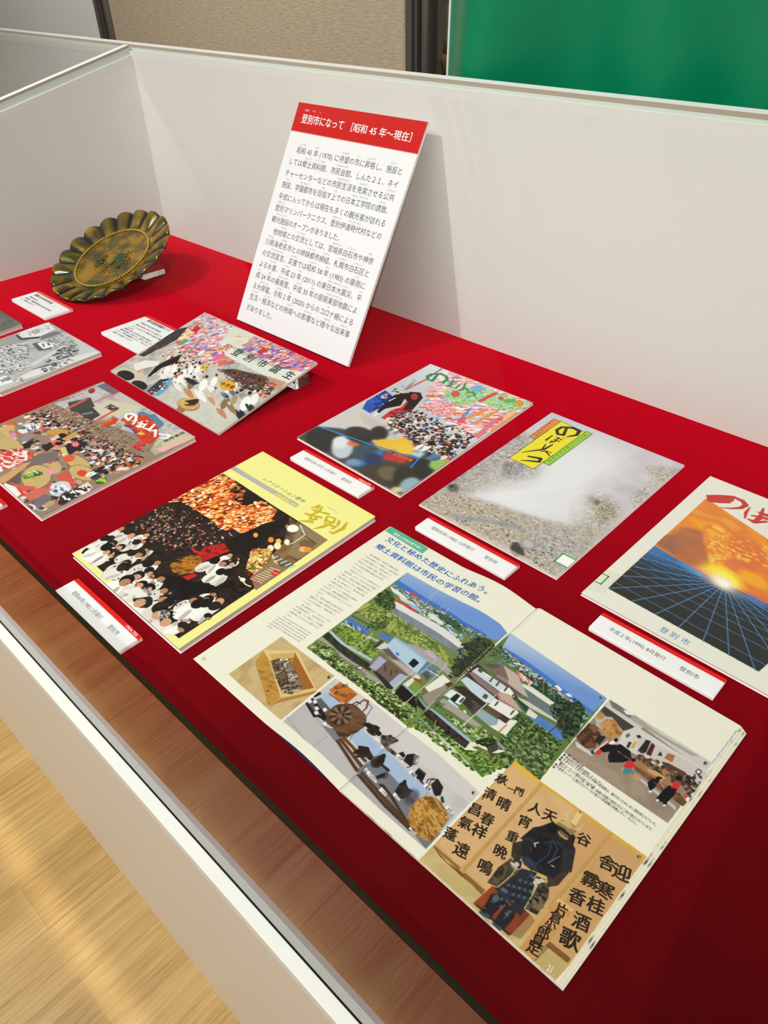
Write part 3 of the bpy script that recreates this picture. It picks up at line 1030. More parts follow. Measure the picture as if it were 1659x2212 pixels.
# pictures and type printed on the booklets (0.1 mm units on each cover)
ART = {}
ART['yellow'] = [
('P',[-7474,5179,-5118,5155,-5057,2140,-7419,2139],(247,242,150)),
('P',[-7364,4601,-7258,4593,-6042,4600,-6034,4541,-7342,4524],(180,180,182)),
('P',[-7364,4601,-6054,4617,-6034,4541,-7382,4521],(180,180,182)),
('T',[-7117,4567,-6509,4569],'Noboribetsu City Information',32,(248,240,90),0.01),
('T',[-6471,4544,-6047,4552],'市勢要覧1985',52,(250,240,70),0.03),
('T',[-6844,4651,-6042,4667],'レクリエーション都市',72,(66,62,50),0,0.25),
('T',[-5753,4814,-5557,4816],'のぼりべつ',20,(120,112,70)),
('B',[-5880,4662,-5845,4765,-5813,4695],(206,182,40),[18,42,28]),
('B',[-5848,4653,-5777,4662,-5724,4687],(206,182,40),[18,37,14]),
('B',[-5799,4773,-5755,4682,-5793,4524],(206,182,40),[23,46,14]),
('B',[-5755,4682,-5652,4720,-5607,4728],(206,182,40),[18,41,14]),
('B',[-5850,4543,-5648,4617],(206,182,40),[32,36]),
('B',[-5760,4554,-5730,4511,-5659,4554,-5705,4576],(206,182,40),[27,36,31,23]),
('B',[-5683,4517,-5668,4478],(206,182,40),[22,18]),
('B',[-5792,4403,-5680,4482,-5639,4478],(206,182,40),[22,49,18]),
('B',[-5610,4688,-5561,4610,-5461,4648,-5505,4723,-5600,4692],(206,182,40),[23,40,36,27,23]),
('B',[-5561,4610,-5523,4607],(206,182,40),[31,18]),
('B',[-5468,4631,-5498,4511,-5553,4400],(206,182,40),[27,53,13]),
('B',[-5540,4567,-5381,4606,-5387,4539],(206,182,40),[22,40,17]),
('B',[-5429,4718,-5386,4653],(206,182,40),[36,40]),
('B',[-5338,4758,-5291,4645,-5314,4503,-5377,4497],(206,182,40),[27,57,39,13]),
('P',[-7335,4387,-5269,4380,-5253,2277,-7254,2278,-7418,2523,-7372,2871,-7363,3476,-7334,4338],(34,26,24)),
('M',[-7335,4387,-5269,4380,-5253,2277,-7254,2278,-7418,2523,-7372,2871,-7363,3476,-7334,4338],[(20,16,18),(34,26,24),(58,40,34),(24,18,20)],50,0,1,3,1,0),
('M',[-7327,4381,-6926,4386,-6758,4128,-6581,4118,-6469,4219,-6255,3925,-6311,3668,-6648,3679,-7218,3661,-7370,3480,-7376,3954],[(60,20,14),(170,60,20),(226,90,30),(250,170,60),(255,236,160),(200,70,30)],40,1.2,2.2,5,1,0.3),
('D',[-7327,4381,-6926,4386,-6758,4128,-6581,4118,-6469,4219,-6255,3925,-6311,3668,-6648,3679,-7218,3661,-7370,3480,-7376,3954],[(232,70,28),(250,130,40),(255,210,110),(255,245,210),(190,40,24),(120,30,20)],420,10,14,1.1,2.2,6,0.4),
('M',[-6476,4352,-6164,4353,-6080,4187,-5826,4258,-5852,4030,-6155,3758,-6455,3746,-6613,3925],[(90,26,16),(220,90,30),(250,150,50),(255,225,140),(180,50,26)],30,1.2,2.4,8,1,0.3),
('D',[-6476,4352,-6164,4353,-6080,4187,-5826,4258,-5852,4030,-6155,3758,-6455,3746,-6613,3925],[(236,80,30),(252,150,50),(255,230,150),(255,250,225),(150,40,22)],260,9,12,1.1,2.4,9,0.4),
('P',[-7113,4399,-6357,4385,-6495,4335,-6520,4228,-6581,4118,-6745,4197,-6971,4227,-6983,4365],(26,20,20)),
('D',[-7153,4364,-6816,4365,-6600,4101,-6853,4043],[(225,60,30),(250,110,40),(255,190,100)],60,9,12,1,2,10,0.4),
('E',[-7322,3885],(255,240,190),46,25,2.64),
('E',[-7178,3954],(255,240,190),41,22,2.62),
('E',[-7182,4010],(255,240,190),32,18,2.62),
('E',[-7033,3714],(255,240,190),35,19,2.64),
('E',[-6983,3928],(255,240,190),31,17,2.62),
('E',[-6493,4264],(255,240,190),38,22,2.55),
('E',[-6411,4243],(255,240,190),34,20,2.55),
('E',[-6370,3970],(255,240,190),33,19,2.58),
('E',[-6721,4038],(255,240,190),34,20,2.59),
('D',[-7344,3464,-6648,3679,-6311,3668,-6066,3688,-6335,3225,-6534,2974,-7173,2998,-7324,3234],[(196,110,60),(120,70,44),(210,170,140),(60,44,36),(150,54,40),(230,200,180),(40,60,80)],330,10,15,0,1,12,0.4),
('D',[-7352,2942,-7227,3430,-6696,3478,-6456,3141,-6701,2920],[(120,112,110),(70,64,62),(40,34,34),(150,120,96),(90,50,40)],120,14,20,0,1,13,0.4),
('M',[-5946,4361,-5269,4380,-5237,3547,-5483,3548,-5621,3989],[(44,34,28),(92,70,48),(150,112,70),(120,92,62)],140,0,1,15,1,0),
('P',[-5756,4372,-5269,4380,-5263,3908,-5436,3892,-5534,4068],(150,126,92)),
('P',[-5490,4107,-5480,4214,-5324,4256,-5278,4058],(120,96,68)),
('S',[-5603,4253,-5342,4240],(70,52,40),12),
('S',[-5727,4347,-5543,4257,-5534,4068,-5558,3997],(226,226,206),15),
('P',[-6073,4088,-5946,4361,-5833,4200,-5818,3910,-5770,3662,-5926,3379,-6186,3288,-6154,3609],(24,20,20)),
('E',[-5746,4242],(250,252,236),77,68,3.11),
('E',[-5356,4073],(250,190,90),53,48,-3.05),
('E',[-5319,4101],(240,150,60),49,44,3.14),
('E',[-5687,3969],(250,200,80),52,32,2.54),
('E',[-5777,3928],(245,150,50),52,33,2.55),
('E',[-5604,4029],(255,250,220),52,32,2.52),
('E',[-5662,3827],(255,245,200),58,37,2.55),
('E',[-5632,3907],(255,240,190),66,41,2.54),
('E',[-5983,3862],(250,170,70),46,28,2.57),
('E',[-5666,3756],(255,210,90),36,23,2.56),
('E',[-5591,3635],(255,250,230),42,27,2.57),
('M',[-5796,3639,-5673,3821,-5332,3685,-5244,3411,-5591,3406],[(210,110,40),(250,190,90),(255,240,180),(160,80,40),(90,130,60)],40,0,1,18,1,0.3),
('D',[-5812,3696,-5614,3802,-5469,3653,-5659,3574],[(150,190,80),(230,220,90),(255,240,170),(230,110,40),(200,50,40)],60,14,20,0,1,19,0.4),
('P',[-5444,3360,-5478,3690,-5315,3700,-5235,3750,-5225,3256],(150,120,92)),
('S',[-5418,3340,-5271,3377],(250,226,170),11),
('S',[-5416,3377,-5273,3415],(250,226,170),11),
('S',[-5413,3415,-5274,3453],(250,226,170),11),
('S',[-5411,3452,-5276,3491],(250,226,170),11),
('S',[-5408,3490,-5277,3529],(250,226,170),11),
('S',[-5405,3528,-5278,3567],(250,226,170),11),
('S',[-5403,3567,-5280,3606],(250,226,170),11),
('S',[-5400,3605,-5281,3645],(250,226,170),11),
('S',[-5502,3724,-5486,3785],(190,204,200),23),
('S',[-5467,3728,-5451,3789],(70,96,104),23),
('S',[-5433,3731,-5417,3792],(190,204,200),22),
('S',[-5398,3735,-5382,3795],(70,96,104),22),
('S',[-5364,3738,-5348,3799],(190,204,200),22),
('S',[-5329,3742,-5313,3802],(70,96,104),22),
('S',[-5295,3745,-5279,3805],(190,204,200),22),
('S',[-5261,3749,-5245,3809],(70,96,104),22),
('S',[-5227,3752,-5211,3812],(190,204,200),22),
('P',[-5324,3548,-5330,3619,-5251,3632,-5239,3555],(210,50,40)),
('S',[-5313,3576,-5259,3589],(250,240,220),8),
('T',[-5581,3370,-5268,3324],'フレッシュ',60,(226,60,40),0.02),
('S',[-5543,3271,-5382,3242,-5316,3259],(255,240,200),16),
('E',[-5471,3270],(255,250,220),35,29,3.03),
('M',[-6254,3322,-6147,3516,-5978,3475,-6063,3117,-6201,3131],[(150,30,26),(210,40,34),(96,20,20)],50,0,1,21,1,0),
('S',[-6353,3204,-6259,3183],(206,44,32),20),
('S',[-6318,3207,-6236,3195],(206,44,32),20),
('S',[-6282,3210,-6213,3206],(206,44,32),20),
('S',[-6247,3213,-6190,3217],(206,44,32),20),
('S',[-6212,3216,-6167,3229],(206,44,32),20),
('S',[-6177,3219,-6143,3240],(206,44,32),20),
('M',[-6298,2858,-6324,2997,-6248,3136,-6141,3186,-5993,3088,-5984,2952,-6070,2838,-6172,2814],[(60,40,20),(150,96,30),(200,130,40),(110,66,26)],40,0.5,2.5,22,1,0.2),
('P',[-6017,2842,-5967,2967,-5906,2965,-5921,2842],(200,36,34)),
('P',[-5829,2903,-5845,3042,-5798,3041,-5759,2901],(120,92,60)),
('P',[-6213,2710,-6051,2812,-5836,2875,-5784,3053,-5698,3264,-5515,2910,-5498,2639,-5753,2611,-5957,2594],(18,16,18)),
('C',[-7280,2497,-7337,2851,-6981,3016,-6534,2974,-6333,2736,-6456,2401,-6771,2386],[(244,240,230),(236,230,220),(250,248,240),(228,220,206),(240,236,226)],26,60,75,31),
('C',[-6536,2374,-6507,2716,-6067,2666,-5753,2611,-5330,2672,-5248,2514,-5343,2333,-5979,2283],[(244,240,230),(236,230,220),(250,248,240),(228,220,206),(240,236,226)],30,65,95,32),
('C',[-6139,3282,-5995,3459,-5699,3491,-5585,3233,-5745,3133],[(244,240,230),(236,230,220),(250,248,240),(228,220,206),(240,236,226)],9,50,65,33),
('C',[-5757,2690,-5528,2815,-5513,3124,-5368,2960,-5313,2609],[(244,240,230),(236,230,220),(250,248,240),(228,220,206),(240,236,226)],10,60,70,34),
('D',[-7193,2526,-6927,3065,-6413,2894,-5375,2553,-5355,2341,-6419,2304],[(30,26,26),(60,50,46)],120,5,8,0,1.6,35,0.4),
('E',[-6104,2440],(206,204,200),76,56,2.98),
('D',[-6193,2436,-6114,2507,-6015,2444,-6093,2374],[(70,66,66),(120,116,112)],26,7,9,0,2.4,462,0.4),
('E',[-5663,2370],(206,204,200),73,56,3.14),
('D',[-5746,2366,-5670,2434,-5580,2374,-5655,2306],[(70,66,66),(120,116,112)],26,7,9,0,2.4,548,0.4),
('E',[-5351,2412],(36,28,26),91,55,-3.1),
('E',[-5341,2361],(190,130,96),45,26,-3.04),
('E',[-5295,2673],(30,24,24),49,39,-2.84),
('E',[-5261,2648],(180,118,86),30,22,-2.68),
('E',[-6134,2510],(20,18,18),66,48,2.96),
('E',[-6116,2484],(214,160,124),34,24,2.9),
('P',[-6325,2260,-6242,2421,-6022,2409,-6108,2289],(240,236,226)),
('T',[-6160,2284,-6028,2301],'登別市',30,(120,110,100)),
('P',[-7223,2426,-7192,2479,-7099,2441,-7115,2394],(232,230,222)),
('P',[-7025,2446,-7007,2476,-6882,2425,-6896,2402],(232,230,222)),
('E',[-7323,4335],(60,130,200),26,21,-3.05),
('P',[-7345,2220,-7346,2340,-7349,2484,-7324,2457,-7271,2287],(236,230,214)),
]
ART['crowd'] = [
('P',[-7418,8729,-5350,8746,-5243,5606,-7342,5672],(206,208,210)),
('G',[-7389,8695,-7220,7630,-7389,8695,-6873,8689,-6944,7543,-7202,7126,-7289,7704],(226,230,236),(196,204,214)),
('S',[-7136,8692,-7077,8126],(30,30,34),18),
('S',[-7082,8226,-7100,7767],(214,120,90),45),
('M',[-7129,8684,-6712,8687,-6524,8039,-6823,7909],[(236,214,226),(250,250,250),(240,170,190),(226,200,220)],60,0.9,2,41,1,0),
('M',[-6837,8685,-5362,8735,-5351,7345,-5884,7377,-6541,7516,-6779,8080],[(240,236,234),(246,214,220),(236,150,170),(214,230,240),(250,240,226),(220,90,96)],70,0.55,2.4,43,1,0.1),
('D',[-6837,8685,-5362,8735,-5351,7345,-5884,7377,-6541,7516,-6779,8080],[(226,70,90),(240,160,180),(250,248,246),(240,120,60),(130,190,226),(246,246,246),(250,210,120),(190,120,200)],420,14,22,0.75,3.2,44,0.4),
('M',[-6606,8099,-6247,8611,-5344,8688,-5375,8415,-5581,8234,-6029,8214,-6140,7868,-6413,7942],[(150,206,110),(196,228,150),(100,190,120),(230,240,200),(110,200,200)],60,0,1,45,1,0.2),
('D',[-6606,8099,-6247,8611,-5344,8688,-5375,8415,-5581,8234,-6029,8214,-6140,7868,-6413,7942],[(120,200,90),(90,180,110),(240,240,220),(230,80,60),(120,200,220)],120,14,20,0,1,46,0.4),
('B',[-5767,8102,-5820,7725],(240,150,60),[71,77]),
('B',[-5347,8259,-5339,7687],(242,160,80),[76,80]),
('B',[-5478,7908,-5402,7409],(224,120,150),[81,86]),
('B',[-5623,8137,-5652,7639],(236,150,70),[58,62]),
('B',[-5871,7680,-5835,7565],(226,90,110),[95,103]),
('B',[-5964,8593,-5994,8245],(220,60,70),[68,73]),
('B',[-5259,7985,-5304,7496],(214,120,170),[50,53]),
('B',[-5158,7735,-5230,7398],(200,190,226),[42,45]),
('B',[-5963,7961,-5899,7715],(90,150,200),[46,49]),
('B',[-5426,8370,-5413,8082],(240,200,150),[52,56]),
('E',[-6271,8523],(120,180,220),113,106,1.68),
('E',[-6418,8164],(226,80,70),89,71,2.2),
('E',[-5660,8537],(100,176,90),94,66,-2.33),
('E',[-5505,8578],(220,150,50),104,60,2.14),
('E',[-5808,8522],(226,70,60),53,42,2.08),
('M',[-6634,7622,-6334,7884,-6105,7898,-6047,7645,-6223,7430],[(230,70,70),(250,230,230),(226,110,110),(250,250,250)],40,0.8,2,48,1,0),
('P',[-7281,6806,-6880,6795,-5857,6737,-5731,6690,-5771,6446,-6519,6425,-7028,6429,-7252,6175],(214,206,198)),
('S',[-7147,6771,-5773,6705],(150,140,134),6),
('S',[-7091,6735,-5785,6673],(150,140,134),6),
('S',[-7036,6699,-5797,6642],(150,140,134),6),
('S',[-6981,6664,-5809,6610],(150,140,134),6),
('S',[-6927,6629,-5821,6578],(150,140,134),6),
('P',[-7307,7098,-7329,7534,-7103,7469,-6995,7181,-7009,6861,-7193,6883],(40,80,180)),
('M',[-7307,7098,-7329,7534,-7103,7469,-6995,7181,-7009,6861,-7193,6883],[(20,40,110),(50,100,210),(30,60,150)],50,0,1,50,1,0),
('E',[-7200,7371],(226,190,150),59,48,2.41),
('D',[-7295,7498,-7213,7837,-6879,7472,-6911,6827,-6993,6845],[(214,190,90),(30,26,30),(226,226,230),(60,50,60)],50,18,24,0,1,51,0.4),
('P',[-7118,7520,-7005,7717,-6818,7336,-6930,7114,-6894,6842,-7000,7052],(30,24,26)),
('P',[-6778,7309,-6917,7762,-6812,7788,-6513,7206,-6711,6883,-6794,6870,-6829,7141],(200,50,50)),
('M',[-6778,7309,-6755,7580,-6513,7206,-6711,6883,-6794,6870,-6829,7141],[(150,20,30),(226,60,60),(200,40,44)],60,0,1,52,1,0),
('P',[-6944,7543,-7004,7751,-6861,7843,-6720,7738,-6600,7372,-6707,7248,-6794,7483],(40,26,24)),
('E',[-6845,7681],(190,60,50),99,52,2.26),
('S',[-6872,7658,-6798,7683],(30,20,20),10),
('P',[-6733,7073,-6728,7169,-6685,7055],(90,30,30)),
('S',[-7048,7324,-7043,7457],(250,250,250),20),
('P',[-6942,6859,-6947,6964,-6902,6943,-6887,6836],(240,240,240)),
('T',[-7198,8021,-7127,7743],'熊舞登別',60,(70,70,80)),
('C',[-6718,7057,-6567,7370,-6126,7456,-5402,7409,-5287,6622,-5779,6647,-6311,6719,-6651,6819],[(244,244,246),(236,238,240),(250,250,250),(90,120,170),(200,70,80),(230,226,226),(60,90,80),(214,214,220)],330,20,36,55,((232,180,150),(214,160,130))),
('C',[-5949,6710,-5416,7287,-5271,6636,-5426,6498],[(244,244,246),(236,238,240),(250,250,250),(90,120,170),(200,70,80),(230,226,226),(60,90,80),(214,214,220)],70,34,44,56,((232,180,150),(214,160,130))),
('C',[-5964,6859,-5807,6943,-5699,6718,-5805,6677],[(250,250,250),(240,240,240)],5,50,60,57),
('P',[-7317,5665,-7338,6070,-7002,6279,-6404,6307,-5657,6445,-5495,6387,-5349,6567,-5275,6290,-5265,5630],(70,70,66)),
('E',[-7005,5886],(40,42,38),340,228,2.68),
('E',[-6644,5935],(196,208,216),294,154,2.36),
('E',[-6756,5997],(226,232,236),163,109,2.45),
('E',[-6697,6323],(46,44,40),255,188,3.06),
('E',[-6511,6543],(52,46,44),193,133,2.38),
('P',[-6271,5750,-6382,6009,-6293,6193,-6137,6278,-6014,6027,-6113,5740,-6280,5642],(60,120,190)),
('P',[-6502,6007,-6470,6250,-6201,6221,-6208,5805,-6363,5870],(60,80,90)),
('E',[-6216,6393],(236,190,60),195,136,-2.89),
('E',[-5998,6506],(240,200,70),203,147,2.51),
('E',[-6117,6588],(240,196,60),120,97,-2.46),
('P',[-6083,6221,-5803,6418,-5713,6194,-6009,6082],(190,60,60)),
('E',[-6588,6091],(230,110,70),94,52,-2.86),
('E',[-5785,5789],(70,62,50),313,213,3.03),
('E',[-5718,5896],(110,96,74),174,136,2.71),
('E',[-5493,5954],(54,50,44),279,144,2.25),
('E',[-5519,6367],(40,44,40),176,126,-2.96),
('E',[-5367,6209],(40,46,42),173,130,2.76),
('E',[-5316,5878],(150,180,196),185,129,1.99),
('E',[-5363,6504],(150,196,90),145,115,-1.4),
('E',[-5378,5695],(220,206,150),70,67,-2.71),
('E',[-6104,5998],(40,60,100),152,126,2.45),
('E',[-6255,5764],(120,150,190),106,89,-2.6),
('Z',[-7317,5665,-7354,6085,-6621,6788,-5811,6619,-5342,6623,-5267,6249,-5258,5623],22),
('S',[-7339,6087,-6455,6235,-5640,6419],(30,140,226),24),
('S',[-5640,6419,-5589,6196],(30,140,226),22),
('T',[-6117,6233,-5657,6303],"'77 市勢要覧",70,(240,110,40),0.03),
('D',[-5644,6558,-5510,6677,-5444,6583,-5520,6415],[(40,44,60)],60,5,6,0,2,60,0.4),
('E',[-5314,6648],(250,130,40),45,37,2.19),
('C',[-5612,6847,-5397,7090,-5343,6723,-5477,6655],[(244,244,246),(236,238,240),(250,250,250),(90,120,170),(200,70,80),(230,226,226),(60,90,80),(214,214,220)],14,40,50,61),
('P',[-7343,5687,-7110,5657,-6520,5640,-5258,5637,-5249,5613,-7334,5651],(236,228,214)),
('B',[-7055,8460,-6974,8251,-7058,8247,-7145,8325,-7138,8423,-7036,8534,-6902,8522,-6810,8427,-6835,8316,-6883,8295],(40,140,80),[29,50,43,44,51,51,51,50,36,18]),
('B',[-7043,8485,-6971,8267],(40,140,80),[29,43]),
('B',[-6846,8501,-6785,8312],(40,140,80),[29,35]),
('B',[-6782,8431,-6647,8452],(40,140,80),[21,32]),
('B',[-6743,8369,-6630,8385],(40,140,80),[21,32]),
('B',[-6747,8517,-6653,8325,-6675,8265,-6691,8332],(40,140,80),[29,39,28,18]),
('B',[-6570,8465,-6534,8307],(40,140,80),[25,35]),
('B',[-6527,8556,-6427,8354,-6495,8209],(40,140,80),[28,42,14]),
('B',[-6463,8302,-6440,8409,-6275,8354],(40,140,80),[24,35,31]),
('B',[-6433,8449,-6416,8397],(40,140,80),[21,21]),
('B',[-6391,8451,-6373,8401],(40,140,80),[21,21]),
('B',[-6314,8300,-6257,8390,-6170,8348,-6219,8227],(40,140,80),[27,41,34,30]),
('T',[-7256,8075,-7159,8055],'市勢',35,(90,90,96)),
]
ART['steam'] = [
('M',[-5016,8716,-2884,8699,-2920,5642,-4980,5657],[(196,190,196),(212,207,212),(204,199,206),(218,214,218)],400,0,1,71,1,0),
('G',[-5002,8695,-3903,6904,-5002,8695,-3501,8760,-3686,7343,-4293,6365,-5011,7058],(204,200,206),(226,226,228)),
('M',[-5096,7673,-4969,8150,-4510,7726,-4101,7434,-4072,6852,-4605,6182,-4895,5640,-5057,6122,-5003,7010],[(168,160,158),(196,188,184),(138,130,130),(206,200,194)],70,0,1,72,0.9,0,12),
('M',[-4750,7125,-4537,7368,-4233,7396,-4189,7097,-4340,6861,-4594,6839],[(110,102,102),(160,152,150),(84,78,80),(206,200,196)],30,0,1,73,0.9,0.2,4),
('D',[-4659,7152,-4502,7317,-4288,7320,-4320,7134,-4379,6953,-4563,6945],[(70,62,62),(56,52,54),(110,104,104),(226,222,218),(160,150,146)],90,6,9,0,1.8,73,0.4),
('M',[-4838,6832,-4437,6774,-4580,6252,-4920,6095,-4948,6577],[(130,118,108),(196,190,178),(150,140,132),(216,210,200)],30,0,1,74,0.8,0.1,6),
('D',[-4814,6801,-4460,6805,-4602,6281,-4928,6137,-4907,6561],[(120,110,102),(224,220,208),(100,90,84)],60,6,8,0,1.8,74,0.4),
('E',[-4869,6229],(96,90,86),89,69,2.2,0.5),
('E',[-4917,6246],(70,64,62),37,30,2.19,0.5),
('D',[-4976,6194,-4669,6721,-4632,6601,-4856,6152],[(230,226,220)],14,8,11,0,1,75,0.4),
('M',[-3681,7498,-3174,7459,-2909,7234,-2888,6647,-3213,6438,-3606,6792,-3690,7192],[(160,150,138),(206,200,186),(138,130,122),(224,218,198),(180,172,162)],40,0,1,77,0.9,0.1,12),
('M',[-3586,7383,-3198,7296,-2967,7136,-3032,6815,-3308,6967,-3511,7063],[(120,108,92),(206,198,160),(90,80,70),(224,220,186)],25,0,1,78,0.8,0.2,6),
('D',[-3570,7397,-3182,7310,-2998,7109,-3078,6817,-3449,7119],[(84,74,66),(224,218,180),(110,100,88)],60,5,8,0,1.6,78,0.4),
('E',[-3409,7192],(84,70,56),93,55,2.75,0.6,0.8),
('E',[-3337,7191],(60,52,46),51,32,1.97,0.6),
('M',[-3392,8328,-3124,8512,-2884,8699,-2897,7802,-2930,7396,-2956,6840,-3083,7260,-3152,7672,-3088,8076],[(176,168,162),(212,206,194),(150,142,138),(224,218,202)],40,0,1,79,0.9,0,10),
('D',[-3287,8315,-2948,8589,-2931,7868,-2927,7308,-3049,7571,-3074,8140],[(120,112,108),(228,222,200),(150,140,132)],90,5,8,0,2.2,80,0.4),
('E',[-3992,7426],(236,236,238),516,450,2.28,0.9,0.75),
('E',[-4051,6821],(236,236,238),551,347,-2.77,0.9,0.75),
('E',[-4025,7931],(236,236,238),506,397,2.14,0.9,0.6),
('E',[-4105,6533],(236,236,238),462,212,-2.73,0.9,0.6),
('E',[-3706,6611],(236,236,238),448,241,-2.73,0.9,0.6),
('E',[-4262,6464],(236,236,238),360,160,-2.73,0.9,0.5),
('E',[-3670,7161],(236,236,238),333,249,2.09,0.9,0.5),
('E',[-3776,7988],(236,236,238),374,304,2.11,0.9,0.4),
('E',[-4360,7746],(236,236,238),383,269,2.16,0.9,0.5),
('M',[-5130,5908,-4831,6224,-4293,6365,-3630,6498,-2970,6827,-2853,6078,-2920,5642,-4965,5624],[(176,166,156),(206,196,176),(150,140,130),(216,208,192)],60,0,1,81,0.9,0,9),
('M',[-5030,5924,-4762,6138,-4298,6267,-3873,6280,-3635,6361,-3371,6467,-2951,6716,-2898,6115,-2932,5660,-4957,5654],[(170,150,126),(222,206,170),(130,118,108),(232,222,198),(190,180,170),(120,112,106)],26,-0.1,1.8,82,0.85,0.1,6),
('D',[-5030,5924,-4762,6138,-4298,6267,-3873,6280,-3635,6361,-3371,6467,-2951,6716,-2898,6115,-2932,5660,-4957,5654],[(74,68,64),(100,90,82),(214,200,164),(228,222,208),(150,132,104),(120,112,106)],300,5,8,0,1.9,83,0.4),
('M',[-4685,5781,-4378,5896,-4109,6051,-3797,6172,-3555,6174,-3800,6040,-4108,5915,-4443,5716],[(140,148,158),(160,164,168)],60,0,1,86,0.8,0,4),
('M',[-3665,6334,-3010,6664,-2927,6127,-2940,5734,-3369,5768,-3677,5937],[(182,174,172),(206,200,198),(156,148,146),(190,182,180)],40,0,1,84,0.8,0.1,9),
('D',[-3747,5833,-3301,6359,-2997,6384,-2943,5806,-3437,5667],[(54,52,50),(84,80,78),(220,214,208)],110,5,9,0,2.2,87,0.4),
('D',[-4248,5509,-3934,5624,-3437,5667,-3586,5613,-4046,5481],[(50,48,46),(74,70,66)],50,8,14,0,2.4,85,0.4),
('M',[-3685,5847,-3597,5926,-3480,5827,-3375,5743,-3497,5653,-3617,5704],[(44,42,40),(80,76,74)],30,0,1,88,1,0,3),
('E',[-3695,5723],(190,182,178),68,53,-3.06,0.4),
('E',[-3507,5933],(160,152,146),112,91,2.57,0.3),
('E',[-3509,5943],(196,190,184),74,60,2.68,0.4),
('P',[-4761,8571,-4315,8530,-4351,7275,-4750,7278],(240,226,40)),
('S',[-4761,8571,-4315,8530,-4351,7275,-4750,7278,-4761,8571],(30,30,20),9),
('P',[-4875,8560,-4759,8560,-4760,7909,-4858,7906],(232,140,70)),
('S',[-4875,8560,-4759,8560,-4760,7909,-4858,7906,-4875,8560],(60,40,30),10),
('P',[-4335,8572,-4233,8566,-4241,7479,-4342,7486],(150,206,60)),
('S',[-4335,8572,-4233,8566,-4241,7479,-4342,7486,-4335,8572],(40,60,20),9),
('B',[-4599,8475,-4522,8268,-4597,8233,-4669,8321,-4659,8435,-4531,8522,-4415,8514,-4381,8393,-4454,8269],(28,26,20),[40,46,46,46,47,53,59,46,26]),
('B',[-4634,8152,-4631,7988],(28,26,20),[20,29]),
('B',[-4566,8152,-4469,8143],(28,26,20),[16,23]),
('B',[-4561,8085,-4471,8082],(28,26,20),[16,22]),
('B',[-4533,8169,-4521,8032,-4558,7971,-4559,8040],(28,26,20),[19,26,19,16]),
('B',[-4486,8211,-4463,8207],(28,26,20),[13,13]),
('B',[-4572,7900,-4546,7779],(28,26,20),[16,25]),
('B',[-4497,7954,-4516,7777,-4705,7507],(28,26,20),[22,38,12]),
('B',[-4522,7703,-4470,7749,-4367,7684],(28,26,20),[19,31,18]),
('B',[-4450,7767,-4430,7762],(28,26,20),[16,16]),
('B',[-4412,7767,-4392,7762],(28,26,20),[16,16]),
('B',[-4579,7485,-4418,7550,-4391,7470,-4525,7389,-4593,7329],(28,26,20),[31,49,42,27,12]),
('V',[-4854,8451,-4806,7976],'登別市勢要覧',42,(120,60,20)),
('V',[-4287,8506,-4303,7548],'湯けむりと緑の町写真集',42,(60,96,30)),
('P',[-4984,5677,-4309,5713,-3344,5732,-2934,5673,-2923,5646,-4976,5637],(228,222,206),0.5),
]
